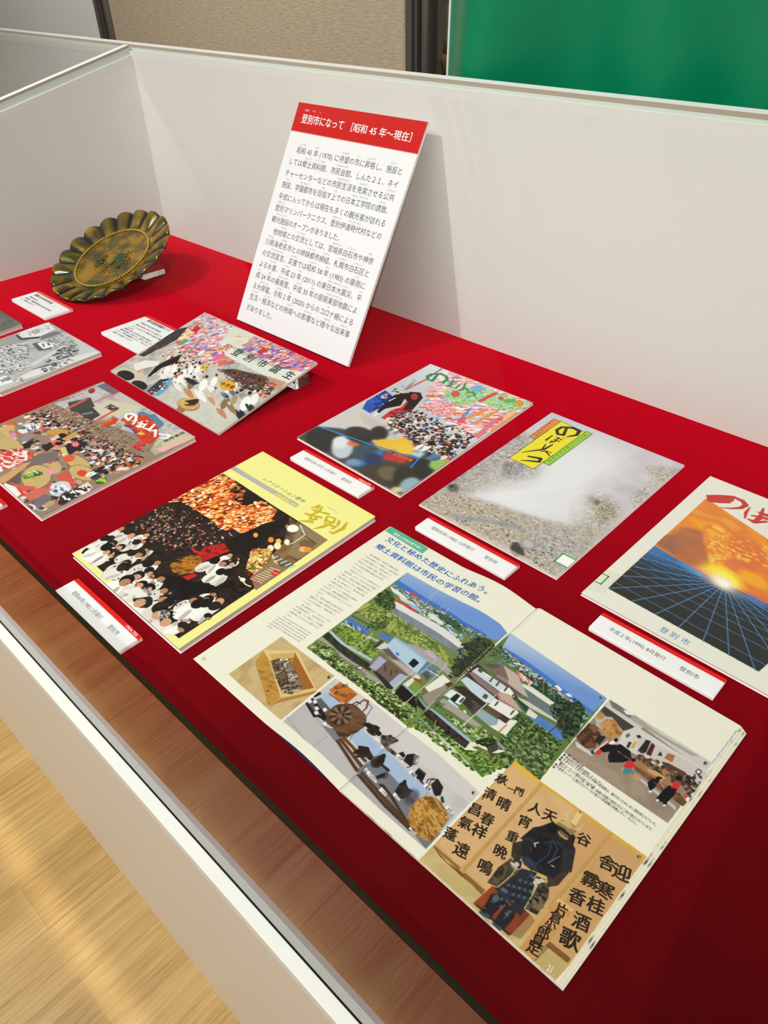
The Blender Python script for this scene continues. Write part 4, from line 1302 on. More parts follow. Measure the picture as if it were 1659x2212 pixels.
ART['sun'] = [
('G',[-2138,8216,-1417,6874,-2360,8142,-1415,7833,-725,6069,-763,5826,-2424,5883],(246,170,40),(236,110,60)),
('M',[-2360,8142,-1415,7833,-1027,6840,-2390,6871],[(250,184,50),(244,150,44),(226,120,60),(252,200,70)],300,-0.3,2,91,0.8,0),
('M',[-2382,7464,-2055,7547,-1718,6960,-1796,6837,-2392,6875],[(150,98,80),(176,106,72),(206,120,64)],300,0,1,94,0.9,0,7),
('M',[-2432,7150,-2249,7315,-1815,6820,-1946,6807,-2471,6884],[(150,100,84),(168,104,76)],200,0,1,96,0.9,0,5),
('M',[-2432,7268,-2067,7478,-1720,6906,-2023,6738,-2155,6834],[(170,106,74),(206,118,62)],200,0,1,95,0.85,0,6),
('E',[-1565,7475],(228,120,60),284,209,2.43,0.3),
('E',[-1516,7169],(222,110,70),190,127,-3.06,0.3,0.8),
('M',[-2257,7698,-1852,7729,-1741,7316,-1640,7271,-1703,6869,-2002,7249],[(250,176,50),(236,130,60),(252,214,100)],120,0,1,92,0.8,0.1,5),
('D',[-2028,7396,-1864,7660,-1366,7709,-1242,7390,-1706,7238],[(254,206,90),(252,190,70)],60,7,12,-0.3,3,93,0.4),
('E',[-1593,6891],(254,240,60),215,133,2.82,0.6),
('E',[-1541,6862],(255,250,120),137,76,2.88,0.5),
('E',[-1317,7065],(250,170,40),183,97,2.88,0.4),
('P',[-2392,6875,-1976,6812,-1603,6794,-1006,6788,-725,6069,-763,5826,-2424,5883],(44,46,46)),
('G',[-1779,6801,-1723,6400,-2392,6875,-1976,6812,-1603,6794,-1006,6788,-725,6069,-763,5826,-2424,5883],(40,70,110),(44,46,46)),
('G',[-2193,6854,-2139,6580,-2392,6875,-1976,6812,-1738,6799,-1942,6576,-2389,6514],(60,120,190),(44,60,80)),
('S',[-1584,6753,-2424,5883],(96,150,206),9),
('S',[-1582,6771,-2402,6173],(96,150,206),9),
('S',[-1567,6752,-2130,5887],(96,150,206),9),
('S',[-1551,6750,-1861,5862],(96,150,206),9),
('S',[-1535,6747,-1594,5846],(96,150,206),8),
('S',[-1517,6745,-1326,5831],(96,150,206),8),
('S',[-1499,6744,-1056,5828],(96,150,206),8),
('S',[-1481,6742,-794,5818],(96,150,206),8),
('S',[-1479,6764,-749,6128],(96,150,206),8),
('S',[-1486,6781,-845,6375],(96,150,206),8),
('S',[-1491,6793,-914,6553],(96,150,206),8),
('S',[-1495,6800,-960,6669],(96,150,206),9),
('S',[-1580,6784,-2379,6390],(96,150,206),10),
('S',[-1580,6797,-2389,6595],(96,150,206),10),
('S',[-1580,6804,-2390,6732],(96,150,206),10),
('S',[-2422,6020,-746,5950],(96,150,206),6),
('S',[-2415,6175,-760,6159],(96,150,206),6),
('S',[-2410,6315,-811,6289],(96,150,206),6),
('S',[-2404,6415,-854,6399],(96,150,206),5),
('S',[-2401,6509,-889,6487],(96,150,206),5),
('S',[-2399,6586,-914,6553],(96,150,206),5),
('S',[-2397,6648,-935,6605],(96,150,206),4),
('S',[-2397,6704,-952,6649],(96,150,206),4),
('S',[-2395,6755,-966,6686],(96,150,206),3),
('S',[-2394,6795,-978,6716],(96,150,206),3),
('S',[-2392,6830,-989,6743],(96,150,206),3),
('E',[-1900,6770],(90,150,220),154,47,2.98,0.6,0.7),
('E',[-1167,6760],(90,140,210),136,49,3.03,0.6,0.7),
('E',[-1585,6785],(255,200,160),234,96,2.95,0.8,0.7),
('E',[-1554,6788],(255,250,230),112,71,2.82,0.7),
('E',[-1527,6800],(255,255,250),52,40,2.54,0.5),
('P',[-2366,8150,-2425,5879,-2557,5843,-2548,8249],(236,236,222)),
('B',[-2265,8300,-2284,8209,-2217,8227,-2134,8310,-2120,8379],(204,54,52),[30,113,131,105,45]),
('B',[-2370,8199,-2265,8300,-2125,8391,-2004,8385,-1939,8329,-1955,8235,-2045,8139,-2148,8072],(204,54,52),[38,34,45,63,70,51,29,11]),
('B',[-2362,8196,-2303,8134,-2207,8171,-2106,8245],(204,54,52),[34,75,45,33]),
('B',[-1881,8317,-1874,8181,-1840,8066],(204,54,52),[15,43,21]),
('B',[-1775,8286,-1679,8294,-1599,8304],(204,54,52),[18,65,53]),
('B',[-1799,8171,-1702,8211,-1575,8242],(204,54,52),[25,54,46]),
('B',[-1750,8402,-1708,8190,-1727,8066,-1802,8075],(204,54,52),[26,64,60,25]),
('B',[-1702,8073,-1627,8165],(204,54,52),[35,42]),
('T',[-1727,5685,-1638,5680],'登',95,(60,120,190)),
('T',[-1619,5688,-1529,5684],'別',95,(60,120,190)),
('T',[-1500,5685,-1409,5683],'市',95,(60,120,190)),
('P',[-2600,6125,-2431,6173,-2415,5871,-2410,5766,-2583,5719,-2585,5818],(226,224,206),0.6),
]
ART['old'] = [
('P',[-10978,4687,-8355,4690,-8259,2265,-9605,1849,-10899,2821],(150,130,112)),
('M',[-10958,4675,-9734,4684,-8383,4688,-8666,4281,-9563,4043,-10241,3885,-10880,3785],[(176,170,170),(206,206,206),(150,140,136)],140,0,1,101,1,0),
('D',[-10628,3596,-10102,3810,-8565,3850,-8297,2300,-9600,1930,-10863,2805],[(214,90,70),(236,230,226),(90,76,72),(60,52,52),(206,160,130),(150,120,100),(190,180,170)],420,20,45,0.4,1.6,131,0.4),
('P',[-10842,3766,-10892,4066,-10828,4534,-10697,4482,-10797,4016,-10801,3828],(196,190,192)),
('E',[-10816,4394],(160,50,44),90,53,2.67),
('T',[-10858,3899,-10812,4282],'地獄まつり',60,(190,60,54),0.02),
('P',[-10898,4529,-10899,4710,-10450,4696,-10430,4550],(110,106,124)),
('P',[-10752,3949,-10630,4269,-10277,4158,-10235,3841,-10465,3840],(70,66,64)),
('P',[-10608,3842,-10679,4252,-10600,4188,-10549,3842],(206,96,84)),
('S',[-10451,4212,-10450,4696],(206,90,80),29),
('S',[-10380,4433,-10361,4654],(180,110,104),23),
('P',[-10314,4125,-10329,4425,-9749,4671,-9775,4294,-9978,4116],(214,204,176)),
('P',[-10173,4248,-10205,4375,-9971,4400,-9940,4274],(120,90,84)),
('D',[-10158,4261,-10188,4365,-9975,4381,-9951,4280],[(40,34,34),(200,180,180)],30,12,14,0,2,102,0.4),
('P',[-10377,3917,-10306,4132,-10008,4090,-9972,3924,-10206,3866],(60,60,58)),
('P',[-10279,3927,-10200,4072,-10140,4049,-10205,3907],(110,124,124)),
('P',[-10357,4507,-10413,4674,-9769,4705,-9732,4660,-10062,4553],(200,190,186)),
('M',[-10887,3727,-10341,3898,-10016,3886,-10270,3614,-10849,3302],[(120,96,80),(200,170,150),(80,60,54),(214,140,110)],40,0,1,103,1,0.2),
('P',[-8720,4233,-8736,4583,-8383,4688,-8366,4546,-8424,4145,-8544,4038],(206,198,166)),
('P',[-8601,4074,-8652,4293,-8411,4157,-8420,4020],(180,176,150)),
('T',[-8601,4302,-8595,4661],'國際會館',70,(60,60,50),0.02),
('P',[-9610,4464,-9516,4547,-9119,4577,-8992,4451,-9293,4472],(40,34,40)),
('P',[-9653,4501,-9613,4586,-9458,4598,-9416,4659,-9045,4594,-8978,4463],(90,130,160)),
('P',[-9641,4215,-9702,4358,-9485,4549,-9130,4519,-8797,4346,-8702,4139,-8958,4113,-9121,4152,-9365,4218],(208,64,36)),
('M',[-9641,4215,-9702,4358,-9485,4549,-9130,4519,-8797,4346,-8702,4139,-8958,4113,-9121,4152],[(220,80,40),(190,44,30),(230,110,60)],60,0,1,104,0.8,0),
('P',[-9536,4163,-9591,4259,-9484,4184],(236,190,80)),
('P',[-9114,4158,-9127,4239,-9009,4250,-9035,4182],(236,190,80)),
('P',[-9491,4178,-9367,4240,-9289,4213,-9436,4155],(70,60,140)),
('P',[-9257,4194,-9184,4212,-9091,4155,-9172,4153],(80,70,150)),
('P',[-9757,3896,-9828,4198,-9696,4216,-9600,4106,-9656,3890],(206,70,40)),
('T',[-9698,3915,-9763,4181],'商工会議所',55,(240,180,80),0.02),
('S',[-9888,3877,-9965,4278],(214,84,60),44),
('P',[-8898,3944,-8915,4128,-8802,4161,-8666,3952,-8789,3908],(214,60,60)),
('P',[-8547,4122,-8464,4571,-8411,4664,-8397,4147],(240,180,170)),
('D',[-10305,3632,-9987,3911,-9295,4091,-8601,4074,-8454,3781,-9032,3693,-9828,3621],[(70,54,48),(110,86,70),(46,40,40),(190,150,120),(150,120,90)],520,10,15,0,1,106,0.4),
('C',[-10488,3325,-10183,3690,-9385,3736,-8538,3873,-8418,3487,-8959,3417,-9598,3458,-10110,3373],[(226,92,70),(240,236,230),(236,230,226),(220,120,100),(60,56,66),(200,190,186),(120,110,120),(230,150,130)],190,18,30,107),
('C',[-9228,3608,-8565,3850,-8446,3543,-8901,3385],[(244,244,240),(236,236,236),(150,170,190),(230,120,60)],60,20,26,108),
('C',[-10923,3337,-10657,3671,-10161,3517,-10434,3182],[(226,92,70),(240,236,230),(236,230,226),(220,120,100),(60,56,66),(200,190,186),(120,110,120),(230,150,130)],60,24,36,109),
('C',[-10232,3455,-9828,3621,-9276,3478,-9404,3277,-9847,3239],[(226,80,60),(244,240,236),(236,150,130)],26,34,44,110),
('P',[-10507,3024,-10611,3169,-10536,3429,-10335,3270,-10381,3041],(236,230,226)),
('P',[-10274,2952,-10339,3078,-10193,3161,-10151,2970],(150,140,150)),
('D',[-10563,3069,-10530,3386,-10349,3257,-10402,3070],[(120,120,130),(240,240,240),(80,90,110)],40,16,20,0,2,111,0.4),
('P',[-10827,2789,-10805,2950,-10426,2910,-10002,2880,-10131,2700,-10284,2587],(206,178,120)),
('S',[-10820,2842,-10267,2579],(168,138,86),7,0.6),
('S',[-10820,2842,-10229,2613],(168,138,86),7,0.6),
('S',[-10820,2842,-10191,2647],(168,138,86),7,0.6),
('S',[-10820,2842,-10153,2681],(168,138,86),7,0.6),
('S',[-10820,2842,-10114,2715],(168,138,86),7,0.6),
('S',[-10820,2842,-10076,2748],(168,138,86),7,0.6),
('S',[-10820,2842,-10038,2782],(168,138,86),7,0.6),
('S',[-10820,2842,-10000,2816],(168,138,86),7,0.6),
('S',[-10820,2842,-9962,2850],(168,138,86),7,0.6),
('P',[-10113,2914,-10120,3088,-9933,2940,-9969,2865],(40,34,36)),
('P',[-10885,3025,-10676,3064,-10542,2992,-10734,2918],(214,174,110)),
('P',[-10892,2970,-10834,3118,-10701,3114,-10798,3005],(224,96,60)),
('E',[-10453,2932],(224,140,170),87,46,2.9),
('P',[-10159,3260,-10181,3428,-9946,3565,-9906,3484,-10010,3322],(206,150,70)),
('P',[-9814,3358,-9856,3597,-9756,3592,-9681,3385],(200,160,90)),
('E',[-9895,3415],(30,28,28),74,50,3.13),
('P',[-9619,3218,-9591,3533,-9398,3545,-9329,3237,-9528,3190],(36,32,44)),
('E',[-9529,3421],(206,84,80),83,52,2.93),
('E',[-9529,3421],(236,190,190),49,32,2.98),
('E',[-9529,3421],(206,84,80),27,18,3),
('P',[-9619,3218,-9582,3295,-9364,3227,-9424,3174],(220,196,120)),
('P',[-9810,3049,-9874,3214,-9705,3186,-9661,3050],(40,34,36)),
('M',[-10335,2411,-9983,2853,-9694,2936,-9642,2727,-9651,2272,-9863,2123],[(224,80,60),(246,240,236),(206,60,48),(240,170,150)],100,0.3,2,113,1,0.3),
('P',[-9638,2689,-9684,2987,-9512,3182,-9337,2998,-9410,2851,-9482,2705],(122,110,104)),
('P',[-9430,2312,-9501,2606,-9166,2431,-9198,2326],(100,90,84)),
('P',[-9504,2207,-9610,2694,-9576,2786,-9491,2656,-9347,2308],(214,160,106)),
('E',[-9170,2661],(110,84,50),319,194,2.81),
('E',[-9170,2661],(206,178,120),301,186,2.81),
('S',[-9154,2674,-9013,2783],(168,138,86),5,0.6),
('S',[-9145,2668,-8927,2716],(168,138,86),5,0.6),
('S',[-9140,2659,-8889,2638],(168,138,86),5,0.6),
('S',[-9141,2651,-8907,2566],(168,138,86),5,0.6),
('S',[-9148,2645,-8975,2512],(168,138,86),5,0.6),
('S',[-9159,2642,-9082,2487],(168,138,86),5,0.6),
('S',[-9172,2643,-9207,2496],(168,138,86),5,0.6),
('S',[-9185,2647,-9327,2538],(168,138,86),5,0.6),
('S',[-9195,2654,-9418,2605],(168,138,86),5,0.6),
('S',[-9200,2662,-9460,2684],(168,138,86),5,0.6),
('S',[-9199,2670,-9444,2759],(168,138,86),5,0.6),
('S',[-9192,2676,-9372,2815],(168,138,86),5,0.6),
('S',[-9181,2679,-9260,2839],(168,138,86),5,0.6),
('S',[-9167,2679,-9132,2828],(168,138,86),5,0.6),
('E',[-9057,3205],(110,84,50),288,114,3.13),
('E',[-9057,3205],(206,178,120),276,108,3.14),
('S',[-9043,3217,-8920,3316],(168,138,86),5,0.6),
('S',[-9038,3213,-8876,3269],(168,138,86),5,0.6),
('S',[-9036,3206,-8868,3210],(168,138,86),5,0.6),
('S',[-9039,3200,-8896,3151],(168,138,86),5,0.6),
('S',[-9045,3195,-8957,3101],(168,138,86),5,0.6),
('S',[-9053,3191,-9037,3073],(168,138,86),5,0.6),
('S',[-9063,3191,-9121,3070],(168,138,86),5,0.6),
('S',[-9070,3193,-9194,3094],(168,138,86),5,0.6),
('S',[-9076,3198,-9240,3140],(168,138,86),5,0.6),
('S',[-9077,3204,-9250,3200],(168,138,86),5,0.6),
('S',[-9074,3210,-9221,3261],(168,138,86),5,0.6),
('S',[-9068,3216,-9159,3311],(168,138,86),5,0.6),
('S',[-9060,3219,-9077,3340],(168,138,86),5,0.6),
('S',[-9051,3220,-8992,3342],(168,138,86),5,0.6),
('E',[-8777,3128],(110,84,50),273,131,-3.04),
('E',[-8777,3128],(206,178,120),262,124,-3.03),
('S',[-8763,3141,-8631,3248],(168,138,86),5,0.6),
('S',[-8757,3137,-8588,3199],(168,138,86),5,0.6),
('S',[-8756,3130,-8582,3137],(168,138,86),5,0.6),
('S',[-8759,3123,-8614,3073],(168,138,86),5,0.6),
('S',[-8766,3117,-8678,3021],(168,138,86),5,0.6),
('S',[-8775,3114,-8762,2989],(168,138,86),5,0.6),
('S',[-8784,3113,-8850,2984],(168,138,86),5,0.6),
('S',[-8792,3115,-8924,3008],(168,138,86),5,0.6),
('S',[-8797,3120,-8970,3056],(168,138,86),5,0.6),
('S',[-8799,3127,-8978,3119],(168,138,86),5,0.6),
('S',[-8796,3133,-8945,3185],(168,138,86),5,0.6),
('S',[-8789,3139,-8879,3239],(168,138,86),5,0.6),
('S',[-8780,3143,-8793,3270],(168,138,86),5,0.6),
('S',[-8771,3144,-8704,3274],(168,138,86),5,0.6),
('P',[-9341,2548,-9314,2731,-9199,2774,-9180,2613,-9241,2519],(80,130,50)),
('D',[-9328,2560,-9309,2729,-9197,2763,-9194,2619],[(120,170,60),(230,240,190),(50,90,40)],36,16,20,0,2,114,0.4),
('E',[-8776,3118],(224,70,44),90,62,3.09),
('E',[-9252,3178],(230,90,50),91,77,3.04),
('E',[-9177,2935],(206,170,120),155,79,2.82),
('E',[-9128,2837],(240,150,170),74,50,-3.05),
('E',[-8429,3202],(90,130,50),95,81,2.99),
('D',[-8500,3178,-8438,3272,-8345,3219,-8401,3131],[(170,210,90),(50,80,40)],22,15,18,0,2,115,0.4),
('P',[-8977,2832,-8989,3020,-8879,2999,-8662,2956,-8632,2868,-8855,2823],(214,90,70)),
('E',[-8666,2743],(206,210,222),179,138,2.8),
('D',[-8794,2686,-8684,2860,-8498,2762,-8648,2629],[(90,96,120),(240,240,244)],24,16,20,0,2.4,116,0.4),
('S',[-8659,2882,-8547,2868,-8472,2748],(214,70,60),22),
('P',[-8516,2896,-8536,3069,-8353,3041,-8310,2856],(236,210,190)),
('P',[-8520,2668,-8530,2921,-8348,2859,-8291,2584,-8365,2553],(50,48,54)),
('D',[-8508,2679,-8485,3114,-8326,2990,-8316,2597],[(240,240,240),(40,40,46)],40,16,20,0,2,117,0.4),
('P',[-8513,2457,-8492,2584,-8402,2521,-8397,2383],(190,160,110)),
('P',[-8765,2377,-8747,2540,-8542,2575,-8458,2329],(120,110,120)),
('P',[-8907,2360,-8905,2549,-8728,2670,-8690,2443,-8724,2341],(214,110,90)),
('P',[-9094,2380,-8895,2371,-8890,2302,-9009,2306],(222,60,44)),
('P',[-9347,2308,-9160,2360,-8932,2338,-8913,2245,-9287,2247],(246,236,230)),
('P',[-9350,2344,-9112,2440,-8933,2562,-8949,2397],(226,90,76)),
('C',[-8702,3235,-8717,3548,-8556,3608,-8489,3227],[(90,100,130),(240,240,240),(60,60,70)],16,36,42,118),
('C',[-8569,3597,-8538,3873,-8388,3839,-8420,3566],[(230,110,60),(220,90,50),(240,230,220)],14,26,30,119),
('B',[-9611,4389,-9548,4297,-9650,4305,-9726,4362,-9709,4427,-9577,4443,-9482,4379,-9479,4309],(250,250,250),[43,42,43,43,43,48,42,26]),
('B',[-9462,4373,-9400,4282],(250,250,250),[32,42]),
('B',[-9376,4351,-9257,4384],(250,250,250),[31,36]),
('B',[-9319,4306,-9208,4332],(250,250,250),[31,36]),
('B',[-9365,4409,-9250,4295,-9301,4274],(250,250,250),[32,41,26]),
('B',[-9331,4463,-9287,4468],(250,250,250),[21,21]),
('B',[-9251,4413,-9208,4332],(250,250,250),[31,36]),
('B',[-9143,4484,-9075,4355,-9199,4316],(250,250,250),[42,46,21]),
('B',[-9044,4335,-8990,4407,-8845,4303],(250,250,250),[31,46,35]),
('B',[-8857,4385,-8716,4463,-8661,4384,-8766,4336],(250,250,250),[35,45,35,25]),
]
ART['bw'] = [
('P',[-13954,5244,-11949,5229,-11797,3267,-13851,3860,-13929,4292],(176,176,176)),
('M',[-13954,5244,-11949,5229,-11797,3267,-13851,3860,-13929,4292],[(150,150,150),(196,196,196),(170,170,170)],200,0,1,121,1,0),
('P',[-13913,4285,-13893,4590,-13665,4497,-13420,4627,-13548,4121],(160,160,160)),
('P',[-13883,4599,-13947,4881,-13947,4967,-13922,5228,-13556,5173,-13457,4839,-13650,4572],(236,236,236)),
('P',[-13809,4829,-13825,4964,-13642,4931,-13601,4798],(170,170,166)),
('D',[-13862,4617,-13883,4936,-13809,5215,-13608,5171,-13680,4586],[(120,120,120),(210,210,210)],50,10,14,0,2,122,0.4),
('P',[-13846,4547,-13867,4591,-13650,4572,-13515,4728,-13457,4839,-13387,4777,-13579,4511],(60,60,60)),
('P',[-13457,4839,-13463,5125,-13267,5167,-13277,4750],(120,120,120)),
('P',[-13267,5167,-13003,5229,-12115,5239,-12193,4906,-12500,5100,-12927,5131],(206,206,206)),
('D',[-13248,5101,-12994,5195,-12691,5133,-12841,4807,-13206,4770],[(90,90,90),(150,150,150),(226,226,226)],160,10,13,0,1.8,123,0.4),
('P',[-13266,4580,-13238,4703,-12881,4773,-12788,4698,-12876,4525],(90,90,90)),
('P',[-13209,4648,-13206,4770,-12996,4831,-12861,4790,-12887,4612,-13052,4626],(240,240,240)),
('P',[-13129,4698,-13118,4727,-12967,4679,-12973,4655],(90,90,90)),
('P',[-13092,4769,-13076,4802,-12959,4784,-12960,4744],(100,100,100)),
('P',[-13578,4135,-13405,4620,-13350,4607,-13417,4194,-13429,4068],(200,200,200)),
('D',[-13578,4135,-13391,4531,-13039,4443,-12547,4232,-12360,4001,-12348,3769,-12681,3758],[(70,70,70),(100,100,100),(240,240,240),(226,226,226)],190,12,16,0,1.7,125,0.4),
('P',[-12520,4219,-12769,4908,-12700,4928,-12431,4332,-12406,4138],(214,214,214)),
('D',[-12668,4801,-12673,5109,-12427,5047,-12186,4875,-12274,4651,-12354,4399],[(50,50,50),(90,90,90),(70,70,70),(236,236,236)],170,12,17,0.6,2.2,126,0.4),
('P',[-12207,3891,-12296,4449,-12108,5206,-11979,5204,-11990,4217,-12048,3692],(226,226,226)),
('P',[-12294,4058,-12269,4435,-12182,4656,-12196,4320],(110,110,110)),
('D',[-12236,4392,-12216,4701,-12085,4740,-11986,4501,-12017,4333],[(60,60,60),(120,120,120),(236,236,236)],60,13,16,0.6,2,127,0.4),
('D',[-12185,4223,-12170,4307,-12022,4259,-12028,4184],[(40,40,40),(80,80,80)],22,14,16,0,1,128,0.4),
('P',[-12141,4331,-12120,4386,-11988,4358,-11972,4285],(150,150,150)),
('P',[-12077,3767,-12131,3855,-12062,3847,-12066,3793],(120,120,120)),
('P',[-12054,3787,-12028,3843,-11972,3792],(110,110,110)),
('P',[-12808,3790,-12413,3712,-12082,3696,-12058,3454,-12165,3263,-12897,3641],(244,244,242)),
('V',[-12156,3632,-13063,3713],'登別銀座',170,(70,70,90),0.02),
('P',[-12137,3417,-12079,3731,-12020,3716,-11893,3309],(200,200,200)),
]
ART['dark'] = [
('M',[-16899,4413,-14242,4873,-14116,4382,-14472,3348],[(84,84,80),(100,100,96),(112,112,106)],120,0,1,131,1,0),
('S',[-14745,4664,-14612,4689,-14424,4717],(130,130,124),9),
('S',[-14587,4622,-14412,4641],(130,130,124),9),
('S',[-14475,4543,-14301,4562],(130,130,124),9),
]
